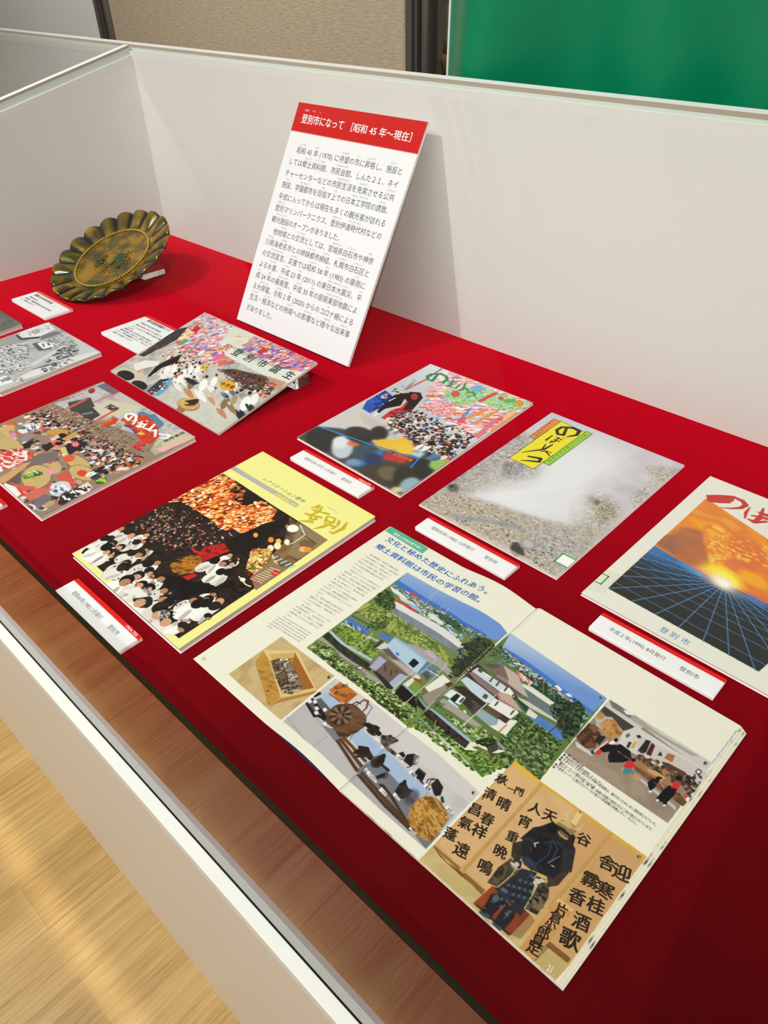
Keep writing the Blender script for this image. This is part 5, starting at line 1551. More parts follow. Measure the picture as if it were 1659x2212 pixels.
ART['parade'] = [
('M',[-11286,2101,-8227,2042,-8220,-29,-11231,-45],[(180,176,168),(206,202,194),(160,156,150)],200,0,1,141,1,0),
('P',[-10675,1988,-9351,2083,-9422,1669,-10229,1542,-10519,1673],(222,220,206)),
('M',[-11245,2070,-10444,2064,-10183,1568,-9611,1515,-9481,1227,-9946,1047,-10560,1020,-10954,1183,-11149,1576],[(236,214,206),(230,150,150),(176,190,220),(244,240,230),(220,120,160),(240,200,150)],50,0.75,2.6,142,1,0.2),
('D',[-11245,2070,-10444,2064,-10183,1568,-9611,1515,-9481,1227,-9946,1047,-10560,1020,-10954,1183,-11149,1576],[(226,80,70),(120,150,210),(246,246,240),(230,150,180),(236,190,90),(200,70,90),(90,110,180)],420,12,18,0.8,3.2,143,0.4),
('M',[-9809,1994,-8252,2050,-8315,1688,-9056,1607,-9701,1650],[(220,214,226),(110,130,200),(230,120,150),(236,200,210),(214,70,70),(240,236,230)],50,0.9,3,144,1,0.2),
('D',[-9809,1994,-8252,2050,-8315,1688,-9056,1607,-9701,1650],[(206,60,60),(70,100,190),(240,150,180),(246,244,240),(110,80,150),(236,130,70),(150,170,220)],330,13,18,0.9,3.6,145,0.4),
('D',[-10176,1912,-9463,2020,-9377,1788,-10010,1713],[(226,190,140),(236,236,220),(200,190,160),(220,120,110)],30,12,14,0.8,4,146,0.4),
('P',[-10953,1432,-11059,1701,-10888,1668,-10831,1499],(206,40,40)),
('M',[-11088,1232,-11070,1518,-10870,1528,-10858,1237],[(236,200,110),(246,236,200),(214,120,80)],60,0.8,2,147,1,0),
('P',[-9409,1909,-9266,1897,-9264,1691,-9367,1701],(206,50,40)),
('P',[-9426,1876,-9381,1949,-9266,1897,-9343,1853],(236,190,60)),
('P',[-9960,1270,-9870,1414,-9734,1307,-9846,1151],(230,110,150)),
('P',[-9745,1164,-9601,1384,-9568,1266,-9646,1086],(226,110,70)),
('P',[-9701,1280,-9607,1358,-9585,1279],(240,150,60)),
('M',[-11288,1423,-11149,1576,-10993,1211,-11086,577,-11221,547,-11236,829],[(40,38,40),(80,74,74),(30,28,30),(120,112,120)],60,0,1,149,1,0),
('S',[-11072,776,-10906,1210],(220,110,90),21),
('E',[-10827,1230],(110,160,120),94,68,-1.2),
('D',[-10840,1101,-10189,1232,-9745,1073,-10204,761,-10802,740],[(240,220,210),(200,140,120),(60,50,50),(230,150,130),(246,240,230)],240,12,16,0.6,1.6,150,0.4),
('M',[-9616,1032,-9373,1200,-8752,1346,-8364,1279,-8281,1000,-8574,987,-9107,986],[(44,36,34),(84,66,60),(104,74,66),(56,48,46)],30,0,1,151,1,0.1,3),
('D',[-9616,1032,-8752,1346,-8364,1279,-8281,1000,-8595,975,-9144,985],[(40,34,34),(60,48,44),(96,70,60),(120,90,80)],130,10,14,0.9,1.8,171,0.4),
('D',[-9343,1086,-8590,1207,-8567,1158,-9286,1040],[(190,50,50),(206,90,70)],26,11,12,0,1,172,0.4),
('C',[-9494,997,-8711,1073,-8477,964,-9001,900],[(60,56,60),(206,200,196),(110,90,80),(150,140,134)],30,18,23,173),
('D',[-8711,1073,-8417,1206,-8293,953,-8578,903],[(206,60,60),(60,120,90),(246,240,230),(230,170,150)],40,16,20,0.9,2,152,0.4),
('P',[-8660,1357,-8300,1401,-8260,1217,-8506,1194],(200,150,120)),
('D',[-8663,1270,-8387,1328,-8300,1193,-8567,1158],[(206,60,60),(240,180,60),(80,90,160)],24,14,18,0,1,153,0.4),
('P',[-9938,-1,-9854,391,-9507,771,-9126,825,-8393,691,-8220,-29,-9145,-10],(204,200,190)),
('M',[-9938,-1,-9854,391,-9507,771,-9126,825,-8393,691,-8220,-29,-9145,-10],[(190,186,178),(212,208,198),(200,196,188)],180,0,1,154,0.7,0),
('C',[-10652,547,-10395,1021,-9834,1022,-9593,720,-9986,487,-10483,372],[(244,242,236),(236,232,226),(250,248,244),(240,236,228)],70,24,34,155),
('E',[-10167,397],(236,232,226),177,27,2.78),
('E',[-10240,386],(236,232,226),163,25,-0.27),
('E',[-10371,557],(246,244,238),134,56,2.38),
('E',[-10476,682],(206,150,116),49,21,2.64),
('E',[-10492,700],(36,30,28),35,21,2.88),
('E',[-10103,493],(236,232,226),162,25,2.78),
('E',[-10170,483],(236,232,226),149,23,-0.28),
('E',[-10288,640],(246,244,238),123,52,2.37),
('E',[-10384,755],(206,150,116),44,19,2.63),
('E',[-10399,772],(36,30,28),32,19,2.87),
('E',[-9848,512],(236,232,226),158,25,2.77),
('E',[-9913,502],(236,232,226),145,23,-0.28),
('E',[-10028,658],(246,244,238),120,51,2.36),
('E',[-10121,772],(206,150,116),43,19,2.62),
('E',[-10135,789],(36,30,28),31,19,2.87),
('E',[-9850,655],(236,232,226),145,23,2.76),
('E',[-9910,646],(236,232,226),133,21,-0.29),
('E',[-10014,790],(246,244,238),110,46,2.35),
('E',[-10099,895],(206,150,116),40,18,2.61),
('E',[-10112,911],(36,30,28),28,18,2.86),
('E',[-9741,720],(236,232,226),144,23,2.76),
('E',[-9800,711],(236,232,226),132,21,-0.29),
('E',[-9903,855],(246,244,238),110,46,2.34),
('E',[-9986,960],(206,150,116),39,18,2.61),
('E',[-9999,976],(36,30,28),28,18,2.85),
('E',[-9782,378],(236,232,226),156,25,2.78),
('E',[-9847,368],(236,232,226),143,23,-0.27),
('E',[-9960,521],(246,244,238),118,51,2.36),
('E',[-10051,633],(206,150,116),43,19,2.63),
('E',[-10065,649],(36,30,28),30,19,2.88),
('E',[-9236,444],(240,238,232),202,33,2.76),
('E',[-9321,430],(240,238,232),186,31,-0.29),
('E',[-9464,637],(246,244,238),156,67,2.33),
('E',[-9581,788],(206,150,116),56,26,2.6),
('E',[-9599,810],(36,30,28),40,26,2.86),
('E',[-9196,631],(240,238,232),162,27,2.75),
('E',[-9263,621],(240,238,232),150,25,-0.3),
('E',[-9377,788],(246,244,238),125,54,2.32),
('E',[-9470,911],(206,150,116),45,21,2.59),
('E',[-9484,929],(36,30,28),32,21,2.85),
('E',[-8851,644],(90,110,150),144,24,2.74),
('E',[-8911,635],(90,110,150),132,22,-0.3),
('E',[-9010,786],(246,244,238),111,48,2.3),
('E',[-9090,896],(206,150,116),40,18,2.58),
('E',[-9102,912],(36,30,28),28,19,2.85),
('E',[-8818,758],(90,110,150),131,22,2.73),
('E',[-8873,750],(90,110,150),121,20,-0.31),
('E',[-8963,889],(246,244,238),102,44,2.29),
('E',[-9036,990],(206,150,116),36,17,2.57),
('E',[-9047,1004],(36,30,28),25,17,2.84),
('E',[-8209,463],(40,40,46),230,40,2.74),
('E',[-8306,447],(40,40,46),212,37,-0.3),
('E',[-8462,697],(244,244,244),182,81,2.27),
('E',[-8590,881],(206,150,116),65,31,2.56),
('E',[-8610,908],(36,30,28),46,31,2.84),
('E',[-8222,657],(50,50,56),184,32,2.72),
('E',[-8300,645],(50,50,56),169,30,-0.31),
('E',[-8423,846],(240,240,240),145,64,2.26),
('E',[-8524,993],(206,150,116),51,25,2.55),
('E',[-8539,1015],(36,30,28),36,25,2.83),
('E',[-8519,499],(150,120,90),163,28,2.74),
('E',[-8587,488],(150,120,90),150,26,-0.3),
('E',[-8698,661],(176,150,110),127,56,2.28),
('E',[-8789,787],(206,150,116),45,21,2.57),
('E',[-8803,806],(36,30,28),32,22,2.85),
('E',[-9459,376],(190,140,100),178,29,2.77),
('E',[-9533,364],(190,140,100),164,27,-0.28),
('E',[-9661,543],(130,110,84),136,59,2.34),
('E',[-9765,674],(206,150,116),49,22,2.62),
('E',[-9780,693],(36,30,28),35,22,2.88),
('E',[-8574,346],(190,140,100),162,28,2.75),
('E',[-8642,335],(190,140,100),150,26,-0.29),
('E',[-8753,506],(140,110,80),125,56,2.3),
('E',[-8844,630],(206,150,116),45,21,2.58),
('E',[-8858,649],(36,30,28),32,21,2.87),
('E',[-8978,456],(200,150,110),131,22,2.75),
('E',[-9033,447],(200,150,110),121,20,-0.29),
('E',[-9124,582],(206,190,170),100,44,2.31),
('E',[-9198,681],(206,150,116),36,17,2.6),
('E',[-9209,695],(36,30,28),25,17,2.87),
('P',[-10526,257,-10652,547,-10601,808,-10524,994,-10401,785,-10510,537,-10480,284],(30,28,30)),
('P',[-11063,354,-10992,513,-10714,650,-10628,560,-10788,376,-10675,214,-10951,280],(234,230,220)),
('P',[-10854,245,-10788,376,-10711,238],(206,160,124)),
('P',[-11215,-12,-11153,209,-10526,257,-10361,89,-10728,48],(206,196,176)),
('E',[-10906,78],(34,30,30),208,107,-3.1),
('E',[-10439,42],(38,34,34),193,94,-3.13),
('P',[-10214,46,-10241,292,-10098,509,-9918,266,-9874,38,-10180,23],(110,160,200)),
('P',[-10180,23,-10253,329,-10131,445,-10005,129,-10014,-5],(50,60,60)),
('D',[-10158,37,-10164,382,-9985,313,-9971,21],[(240,240,240),(40,50,50),(206,60,60)],36,16,20,0,1,157,0.4),
('P',[-10120,496,-10077,610,-10020,511],(190,90,90)),
('P',[-9910,576,-9860,627,-9556,633,-9594,546,-9729,531],(40,40,44)),
('E',[-9257,184],(150,116,66),231,129,-3.08),
('E',[-9267,190],(206,168,100),216,113,-3.02),
('E',[-9268,247],(90,60,36),129,96,-2.62),
('E',[-9334,240],(214,176,110),134,77,-2.35),
('P',[-9396,202,-9255,350,-9208,357,-9145,212],(60,40,30)),
('P',[-9302,-47,-9367,96,-9148,48,-9180,-11],(170,110,70)),
('P',[-10206,1555,-9997,1577,-9229,1507,-8713,1585,-8268,1737,-8211,1412,-8844,1334,-9802,1360],(224,226,216)),
('P',[-10247,1556,-10238,1706,-10010,1713,-9973,1496],(224,226,216)),
('V',[-9829,1521,-8242,1561],'登別市誕生',200,(40,44,44),0.02,(1,0)),
('V',[-10152,1575,-9795,1494],'祝',180,(214,60,44),0.02,(1,0)),
('E',[-9083,842],(232,168,50),175,106,3.06),
('V',[-9240,821,-8936,862],'中京曲',85,(50,40,20),0.03),
('P',[-9913,908,-9896,1009,-9767,1006,-9770,889],(232,190,60)),
('V',[-9895,919,-9773,990],'市民',50,(60,50,30),0.02),
('S',[-8595,975,-9278,1123],(60,50,46),9),
('S',[-8683,758,-8770,1122],(60,50,46),9),
('S',[-9376,1022,-9503,1214],(60,50,46),9),
]
ART['spreadL'] = [
('P',[-4232,4632,-3806,4647,-3432,4633,-3131,4661,-2967,4671,-2850,4637,-2836,3093,-2963,3087,-3183,3065,-3633,3096,-4009,3110,-4231,3106],(110,130,80)),
('G',[-3924,4786,-3837,4432,-4232,4632,-3806,4647,-3432,4633,-3131,4661,-2967,4671,-2850,4637,-2857,4474,-2957,4436,-3223,4372,-3598,4401,-3878,4396,-4213,4436],(160,182,216),(112,150,212)),
('P',[-4227,4468,-4013,4465,-3794,4466,-3490,4438,-3257,4416,-2972,4456,-2955,4401,-3214,4362,-3587,4389,-3950,4394,-4217,4400],(66,116,196)),
('M',[-4229,4389,-3960,4406,-3598,4401,-3231,4383,-2957,4436,-2931,4336,-3155,4289,-3503,4289,-3959,4323,-4205,4313],[(70,96,80),(120,140,130),(50,76,60),(190,196,196),(90,120,110)],40,0,1,201,1,0.3),
('D',[-4224,4383,-3960,4406,-3598,4401,-3223,4372,-3178,4303,-3503,4289,-3938,4300,-4196,4321],[(230,232,230),(206,110,90),(240,240,236),(150,170,190),(60,90,60)],130,4,7,0,2,202,0.4),
('P',[-3995,4428,-3936,4428,-3871,4413,-3873,4390,-3950,4394],(206,80,60)),
('M',[-3611,4351,-3430,4365,-3237,4358,-3189,4330,-3169,4275,-3343,4261,-3520,4277],[(40,66,50),(70,100,80),(30,50,40)],40,0,1,203,1,0),
('P',[-4221,4331,-4125,4342,-3977,4327,-3959,4291,-4136,4289],(226,228,226)),
('P',[-4089,4215,-4010,4234,-3833,4248,-3716,4237,-3707,4203,-3908,4203,-4059,4190],(206,60,50)),
('P',[-4074,4303,-3903,4310,-3794,4301,-3794,4269,-3986,4256],(210,216,214)),
('P',[-3909,4284,-3774,4295,-3696,4271,-3683,4240,-3852,4253],(150,190,220)),
('D',[-3787,4326,-3524,4314,-3279,4280,-3131,4259,-3104,4195,-3295,4171,-3511,4186,-3720,4234],[(240,240,236),(150,196,226),(110,160,210),(226,226,216),(60,90,80)],170,5,9,0,2.2,204,0.4),
('P',[-3614,4289,-3503,4289,-3391,4269,-3383,4227,-3479,4229,-3590,4246],(226,224,206)),
('S',[-3792,4446,-3778,4648],(190,200,210),4),
('S',[-3740,4362,-3778,4648],(190,200,210),4),
('S',[-3753,4434,-3703,4492],(180,190,200),3),
('S',[-3771,4505,-3738,4550],(180,190,200),3),
('S',[-3560,4398,-3572,4470],(220,226,230),4),
('S',[-3476,4388,-3494,4475],(220,226,230),4),
('P',[-4051,4197,-3918,4214,-3694,4213,-3433,4207,-3210,4196,-3068,4181,-3002,4165,-3014,4115,-3220,4112,-3495,4120,-3793,4139,-3974,4123],(222,222,218)),
('P',[-3973,4114,-3793,4139,-3490,4115,-3215,4107,-3007,4106,-2919,4046,-3039,4052,-3089,4049,-3276,4022,-3548,4024,-3844,4038,-3950,4043],(126,134,146)),
('M',[-3973,4114,-3793,4139,-3490,4115,-3215,4107,-3019,4091,-3089,4049,-3276,4022,-3548,4024,-3844,4038],[(116,124,136),(140,146,156),(100,108,120)],60,-0.7,3,205,0.6,0),
('M',[-4244,3959,-4148,4047,-3864,4060,-3548,4024,-3220,4002,-3034,3951,-2968,3904,-3015,3868,-3271,3863,-3510,3828,-3834,3812,-4101,3845,-4220,3798],[(120,140,60),(160,172,84),(90,116,50),(176,176,110)],50,-0.6,2,207,1,0.2),
('M',[-3823,4016,-3528,4001,-3227,3995,-3224,3962,-3504,3943,-3771,3959],[(70,90,40),(110,134,60),(50,70,34)],40,-0.6,2,208,1,0),
('D',[-4207,3952,-3844,4038,-3224,3962,-3045,3904,-3263,3853,-3801,3839,-4170,3823],[(150,170,80),(80,110,50),(180,186,110)],150,6,10,-0.5,2,209,0.4),
('M',[-4222,3755,-4239,3923,-4180,4018,-4132,3877,-4148,3802],[(140,150,60),(176,180,96),(110,130,50)],50,0,1,210,1,0),
('S',[-4199,3777,-4024,3797,-3824,3802,-3651,3800],(150,136,100),9),
('S',[-3813,3791,-3659,3794],(70,60,44),8),
('S',[-4201,3734,-4027,3755,-3891,3781],(60,56,40),11),
('P',[-4219,3619,-4201,3705,-4045,3699,-3927,3729,-3909,3650,-4036,3630],(74,118,190)),
('P',[-3807,3739,-3784,3776,-3660,3765,-3646,3720,-3781,3712],(74,118,196)),
('D',[-4212,3626,-4066,3660,-3938,3680,-4036,3630],[(150,180,220),(40,70,120)],26,5,8,-0.5,3,211,0.4),
('D',[-4222,3577,-4139,3614,-3955,3608,-3833,3662,-3734,3664,-3776,3633,-3995,3590,-4193,3564],[(226,222,200),(200,196,170),(150,150,120)],90,6,10,0,1.6,212,0.4),
('M',[-4224,3420,-4188,3589,-4067,3602,-3844,3614,-3693,3621,-3611,3536,-3624,3420,-3829,3425,-4058,3420],[(96,124,44),(130,156,66),(70,96,36)],50,0,1,213,1,0.2),
('E',[-3966,3561],(150,172,70),78,34,-2.9),
('E',[-4085,3490],(120,146,56),56,26,-2.91),
('D',[-4224,3420,-4178,3578,-3844,3614,-3672,3600,-3634,3431,-3879,3418],[(50,70,30),(80,104,44),(170,186,90)],120,6,10,0,1.4,214,0.4),
('S',[-3857,3511,-3872,3702],(230,232,226),6),
('S',[-3891,3316,-3876,3530],(220,222,226),5),
('S',[-3935,3523,-3963,3735],(30,36,24),7),
('M',[-4223,4125,-4224,4253,-4136,4289,-3954,4141,-3960,4053,-4065,4039,-4196,4066],[(50,70,40),(84,110,56),(36,52,30),(110,130,76)],40,0,1,215,1,0.3),
('D',[-4234,4136,-4226,4272,-4066,4246,-3943,4130,-3984,4032,-4183,4036],[(70,96,40),(110,140,60),(24,34,22),(40,56,34),(62,84,46),(30,44,30)],180,7,11,0,1.3,216,0.4),
('D',[-4008,3811,-3975,3960,-3856,3989,-3822,3861,-3871,3761,-3978,3721],[(60,84,44),(100,130,64),(40,56,34)],150,7,10,0,1.4,217,0.4),
('S',[-4222,3755,-4175,3920,-4148,4047,-4140,4117],(44,40,28),8),
('S',[-4201,3794,-4159,3873,-4085,3920],(44,40,28),5),
('D',[-4172,3902,-4116,4014,-3926,4064,-3959,3974,-4090,3895],[(50,70,36),(110,136,60)],60,6,9,0,1,218,0.4),
('P',[-4226,3323,-4221,3404,-4018,3382,-3778,3376,-3548,3372,-3506,3301,-3698,3296,-3965,3303],(40,44,34)),
('P',[-4232,3413,-4209,3435,-3988,3410,-3777,3431,-3608,3432,-3600,3403,-3799,3396,-4026,3375],(176,196,206)),
('M',[-4211,3337,-4193,3391,-3768,3366,-3554,3350,-3531,3298,-3750,3292,-3990,3298],[(30,34,28),(60,62,52)],30,-0.6,2,219,1,0),
('P',[-4242,3253,-4216,3314,-3955,3294,-3687,3286,-3395,3271,-3142,3281,-3216,3222,-3480,3219,-3875,3259],(166,156,148)),
('P',[-3909,3264,-3667,3266,-3509,3248,-3498,3223,-3798,3254],(130,122,114)),
('E',[-3942,3288],(70,110,190),18,13,-2.48),
('E',[-3615,3271],(226,226,226),22,16,-2.7),
('E',[-3599,3282],(206,60,50),13,9,2.5),
('D',[-3694,3264,-3619,3302,-3563,3275,-3627,3227],[(60,60,70),(226,226,226)],20,5,8,0,1,220,0.4),
('M',[-4231,3106,-4226,3267,-4115,3276,-3980,3289,-3866,3250,-3680,3223,-3471,3210,-3292,3246,-3059,3275,-2829,3354,-2836,3093,-3183,3065,-3633,3096],[(80,104,50),(126,150,76),(50,70,34)],40,0,1,221,1,0.3),
('D',[-4223,3113,-4198,3255,-4082,3287,-3866,3250,-3471,3210,-3248,3255,-2869,3329,-2842,3099,-3187,3069,-3638,3101],[(186,196,140),(150,172,96),(56,76,38),(96,124,58),(40,56,30),(206,210,160)],420,7,11,0.9,1.8,222,0.4),
('D',[-4223,3113,-4100,3125,-3643,3106,-3184,3079,-2859,3096,-2902,3185,-3425,3164,-3874,3189],[(30,40,24),(44,60,30)],150,7,10,0,1.6,223,0.4),
('P',[-3531,3776,-3391,3847,-3108,3886,-2917,3842,-2901,3792,-3074,3785,-3180,3758,-3426,3765],(166,160,160)),
('P',[-3293,3842,-3254,3888,-3174,3887,-3136,3857,-3185,3823],(190,178,176)),
('S',[-3407,3835,-3058,3889],(120,110,110),2),
('S',[-3337,3786,-3142,3850],(206,200,196),3),
('P',[-3635,3663,-3652,3808,-3418,3771,-3188,3767,-3156,3715,-3154,3580,-3257,3579,-3505,3614],(176,204,222)),
('P',[-3652,3808,-3193,3772,-3183,3746,-3643,3777],(150,180,206)),
('P',[-3154,3580,-3180,3758,-3051,3759,-2999,3682,-3112,3591],(96,130,150)),
('P',[-3290,3608,-3298,3697,-3221,3692,-3219,3602],(26,28,30)),
('P',[-3490,3635,-3475,3655,-3430,3637,-3445,3616],(70,120,190)),
('P',[-3735,3562,-3733,3693,-3701,3689,-3690,3560],(60,56,50)),
('P',[-3695,3565,-3682,3684,-3610,3681,-3600,3598],(214,208,200)),
('P',[-3658,3556,-3612,3625,-3487,3610,-3242,3576,-3097,3574,-3123,3546,-3157,3510,-3398,3558,-3554,3578],(160,140,138)),
('P',[-3554,3578,-3407,3568,-3105,3582,-3130,3538,-3208,3509,-3429,3533],(186,166,162)),
('P',[-3635,3590,-3569,3638,-3375,3577,-3447,3553],(96,84,90)),
('P',[-3576,3351,-3595,3548,-3452,3514,-3214,3502,-3186,3514,-3231,3279,-3441,3318],(120,96,84)),
('P',[-3557,3331,-3586,3510,-3472,3499,-3472,3336],(166,172,196)),
('P',[-3266,3303,-3271,3464,-3192,3491,-3186,3300],(170,176,200)),
('P',[-3469,3347,-3469,3518,-3267,3502,-3274,3312],(110,92,80)),
('P',[-3477,3426,-3472,3440,-3468,3502,-3476,3496],(50,38,34)),
('P',[-3398,3386,-3393,3400,-3446,3450,-3453,3444],(50,38,34)),
('P',[-3318,3371,-3313,3386,-3351,3443,-3359,3436],(50,38,34)),
('P',[-3314,3325,-3309,3340,-3281,3389,-3288,3382],(50,38,34)),
('P',[-3307,3431,-3302,3446,-3320,3488,-3327,3481],(50,38,34)),
('P',[-3490,3313,-3459,3337,-3259,3309,-3170,3284,-3240,3247],(44,40,38)),
('P',[-3163,3389,-3146,3571,-3090,3565,-3107,3398],(226,220,206)),
('P',[-3150,3517,-3062,3563,-3045,3515,-3106,3497],(130,90,60)),
('P',[-3107,3398,-3114,3506,-3045,3515,-2975,3464,-3019,3399],(120,150,60)),
('P',[-3045,3515,-2895,3488,-2914,3452,-2975,3464],(120,100,80)),
('P',[-2998,3519,-2975,3760,-2862,3752,-2861,3654,-2869,3517,-2923,3506],(234,230,216)),
('P',[-2899,3565,-2897,3697,-2848,3668,-2859,3592],(166,176,190)),
('P',[-3113,3607,-3104,3685,-3041,3686,-3036,3592],(80,84,84)),
('D',[-3111,3693,-3023,3756,-3000,3698,-3067,3657],[(226,226,220),(90,90,90)],30,5,7,0,1,224,0.4),
('P',[-2967,3871,-2962,4050,-2844,3905,-2875,3837],(46,50,40)),
('M',[-2974,3880,-2962,4050,-2869,4032,-2842,3873,-2875,3821],[(24,34,22),(40,56,34),(62,84,46),(30,44,30)],40,0,1,225,1,0),
('P',[-3155,3267,-3170,3382,-3018,3384,-3000,3293,-3037,3251],(30,24,22)),
('P',[-3170,3382,-3153,3399,-2932,3401,-2930,3371],(150,176,196)),
('P',[-2999,3278,-3011,3376,-2896,3374,-2893,3287],(30,24,22)),
('P',[-2810,3608,-2790,3838,-2662,3679,-2693,3570],(226,228,226)),
('P',[-2745,3604,-2733,3678,-2683,3676,-2681,3599],(60,70,90)),
('P',[-2953,3440,-2803,3468,-2896,3374],(150,140,136)),
('D',[-3018,3384,-2949,3493,-2874,3464,-2934,3332],[(70,96,40),(110,140,60),(150,170,84),(60,80,36),(126,150,70)],60,6,9,0,1,226,0.4),
('S',[-3190,3264,-3192,3712],(206,206,200),8),
('S',[-3170,3236,-3200,3400],(214,214,210),5),
('S',[-3010,3235,-3007,3707,-3026,3881],(206,206,200),7),
('S',[-3133,3586,-3128,3848],(206,206,206),5),
('S',[-3125,3679,-2967,3719],(230,230,226),9,0.8),
('P',[-2950,3348,-2896,3538,-2813,3475,-2842,3374,-2861,3247],(110,140,60)),
('P',[-2962,3427,-2914,3593,-2857,3751,-2822,3467,-2835,3399],(150,140,130)),
('M',[-3047,4164,-3023,4362,-2925,4431,-2840,4418,-2807,4239,-2829,4116,-2850,3995,-2895,3886,-2967,3884,-2942,4035,-2921,4120],[(24,34,22),(40,56,34),(62,84,46),(30,44,30)],40,0,1,231,1,0.2),
('D',[-3072,4158,-3032,4374,-2900,4438,-2831,4406,-2829,4116,-2838,3907,-2915,3785,-2944,3910,-3039,4007],[(34,46,34),(60,76,46),(90,84,66),(44,54,50)],280,7,11,0,1.8,232,0.4),
('S',[-2865,4391,-2842,3786,-2839,3505],(90,76,56),12),
('S',[-2867,4432,-2836,3220],(206,200,150),3),
('P',[-2895,3691,-2873,3753,-2824,3746,-2854,3678],(90,60,44)),
('P',[-2926,3320,-2840,3322,-2842,3374,-2929,3390,-2991,3394],(40,30,28)),
('P',[-2983,3385,-2945,3391,-2835,3382,-2837,3352],(120,150,176)),
('M',[-2844,3229,-2834,3365,-2792,3138,-2922,3075],[(80,110,44),(120,146,60),(60,84,36)],40,0,1,233,1,0),
('P',[-4231,3106,-4009,3110,-3633,3096,-3183,3065,-2963,3087,-2825,3093,-2699,2802,-4157,2521],(240,237,218)),
('P',[-4970,5137,-4321,5106,-4320,4986,-4971,5005],(92,184,150)),
('T',[-4818,5025,-4364,5027],'教育と文化の香り高く',46,(250,250,246),0.02),
('T',[-4817,4877,-3252,4897],'文化と秘めた歴史にふれあう。',102,(40,104,184),0.02),
('T',[-4818,4704,-3230,4739],'郷土資料館は市民の学習の館。',102,(40,104,184),0.02),
('T',[-4784,4560,-4320,4569],'\u3000郷土資料館は、登別市の開拓の歴史',30,(96,96,92)),
('T',[-4782,4501,-4271,4514],'る文化の殿堂として開館した。館内の展示',30,(96,96,92)),
('T',[-4781,4443,-4321,4456],'ムに資料が陳列され、学習の場として',30,(96,96,92)),
('T',[-4779,4386,-4321,4400],'館内には、片倉家・歴史・鉱山の人々',30,(96,96,92)),
('T',[-4778,4328,-4348,4343],'たちの生活を物語る貴重な品々が見',30,(96,96,92)),
('T',[-4777,4272,-4583,4278],'られています。',30,(96,96,92)),
('T',[-4775,4215,-4296,4235],'\u3000片倉家コーナーには、片倉家ゆかりの',30,(96,96,92)),
('T',[-4774,4159,-4297,4181],'武具や書、よろい、かぶとをはじめ家臣',30,(96,96,92)),
('T',[-4772,4104,-4323,4126],'の暮らし、明治から昭和の道具が並ぶ',30,(96,96,92)),
('T',[-4771,4049,-4323,4072],'民具が残されています。開拓期からの',30,(96,96,92)),
('T',[-4770,3994,-4323,4019],'農、漁、林の暮らしと、移り変わる歴',30,(96,96,92)),
('T',[-4768,3940,-4452,3959],'の息吹を実感しています。',30,(96,96,92)),
('T',[-4767,3886,-4324,3914],'\u3000鉱山コーナーは、幌別鉱山の資料が',30,(96,96,92)),
('T',[-4765,3833,-4375,3858],'れており、最新の設備の様子も、',30,(96,96,92)),
('T',[-4764,3780,-4299,3812],'を伝える模型や写真で学ぶことができて',30,(96,96,92)),
('T',[-4763,3727,-4656,3734],'います。',30,(96,96,92)),
('T',[-4761,3675,-4325,3708],'\u3000また、館内には郷土の作家の作品も',30,(96,96,92)),
('T',[-4760,3623,-4325,3657],'発掘された土器、当時を伝える様子で',30,(96,96,92)),
('T',[-4759,3571,-4350,3605],'といわれる土器など、貴重な展示で',30,(96,96,92)),
('T',[-4758,3520,-4626,3531],'ています。',30,(96,96,92)),
('T',[-4756,3469,-4301,3510],'\u3000郷土資料館のもう一つのコーナーは、',30,(96,96,92)),
('T',[-4755,3419,-4351,3456],'北方民族の暮らし、文化を紹介する',30,(96,96,92)),
('T',[-4754,3369,-4327,3409],'民具と歴史、そして暮らし、その発展',30,(96,96,92)),
('T',[-4753,3319,-4327,3361],'の礎を築いた人たちの心に語りかけて',30,(96,96,92)),
('T',[-4751,3270,-4648,3280],'います。',30,(96,96,92)),
('T',[-4778,3222,-4336,3260],'   A local document museum was',29,(84,84,80)),
('T',[-4775,3183,-4334,3222],'opened in 1981. It is modeled after',29,(84,84,80)),
('T',[-4772,3144,-4333,3184],'the old Shiroishi Castle, home of the',29,(84,84,80)),
('T',[-4770,3105,-4332,3146],'feudal lord Katakura, who laid the',29,(84,84,80)),
('T',[-4767,3067,-4331,3109],"groundwork for Noboribetsu's develop-",29,(84,84,80)),
('T',[-4765,3028,-4693,3035],'ment.',29,(84,84,80)),
('T',[-4902,2294,-4856,2306],'20',40,(90,90,86)),
('P',[-4536,3034,-3746,3044,-3734,2353,-4539,2358],(196,168,116)),
('M',[-4536,3034,-3746,3044,-3734,2353,-4539,2358],[(186,156,104),(210,184,134),(200,172,120)],160,0,1,241,0.8,0),
('S',[-4488,2404,-4499,2685],(160,130,84),4),
('S',[-3878,3048,-3877,2740],(160,130,84),4),
('S',[-3879,2657,-3862,2434],(160,130,84),3),
('P',[-4528,2784,-4286,3000,-3752,2823,-3935,2512,-3950,2385,-4462,2630,-4515,2737],(206,166,90)),
('P',[-4462,2630,-4518,2787,-4382,2762,-3946,2536,-3959,2384],(180,132,56)),
('M',[-4462,2630,-4518,2787,-4382,2762,-3946,2536,-3959,2384],[(170,120,48),(206,156,76),(150,104,44)],50,0.5,3,242,0.7,0),
('P',[-4532,2787,-4264,3019,-3751,2813,-3943,2523,-4391,2748],(226,196,130)),
('P',[-4442,2790,-4269,2985,-3788,2811,-3953,2562,-4353,2760],(170,122,54)),
('P',[-4442,2790,-4269,2985,-4225,2935,-4353,2760],(206,170,100)),
('P',[-4269,2985,-3788,2811,-3862,2727,-4155,2853],(160,100,40)),
('M',[-4365,2748,-4328,2826,-4249,2868,-4104,2841,-3893,2753,-3888,2622,-3966,2563,-4163,2645],[(84,66,50),(120,98,78),(60,46,36),(166,150,134)],30,1.2,2.6,243,1,0.3),
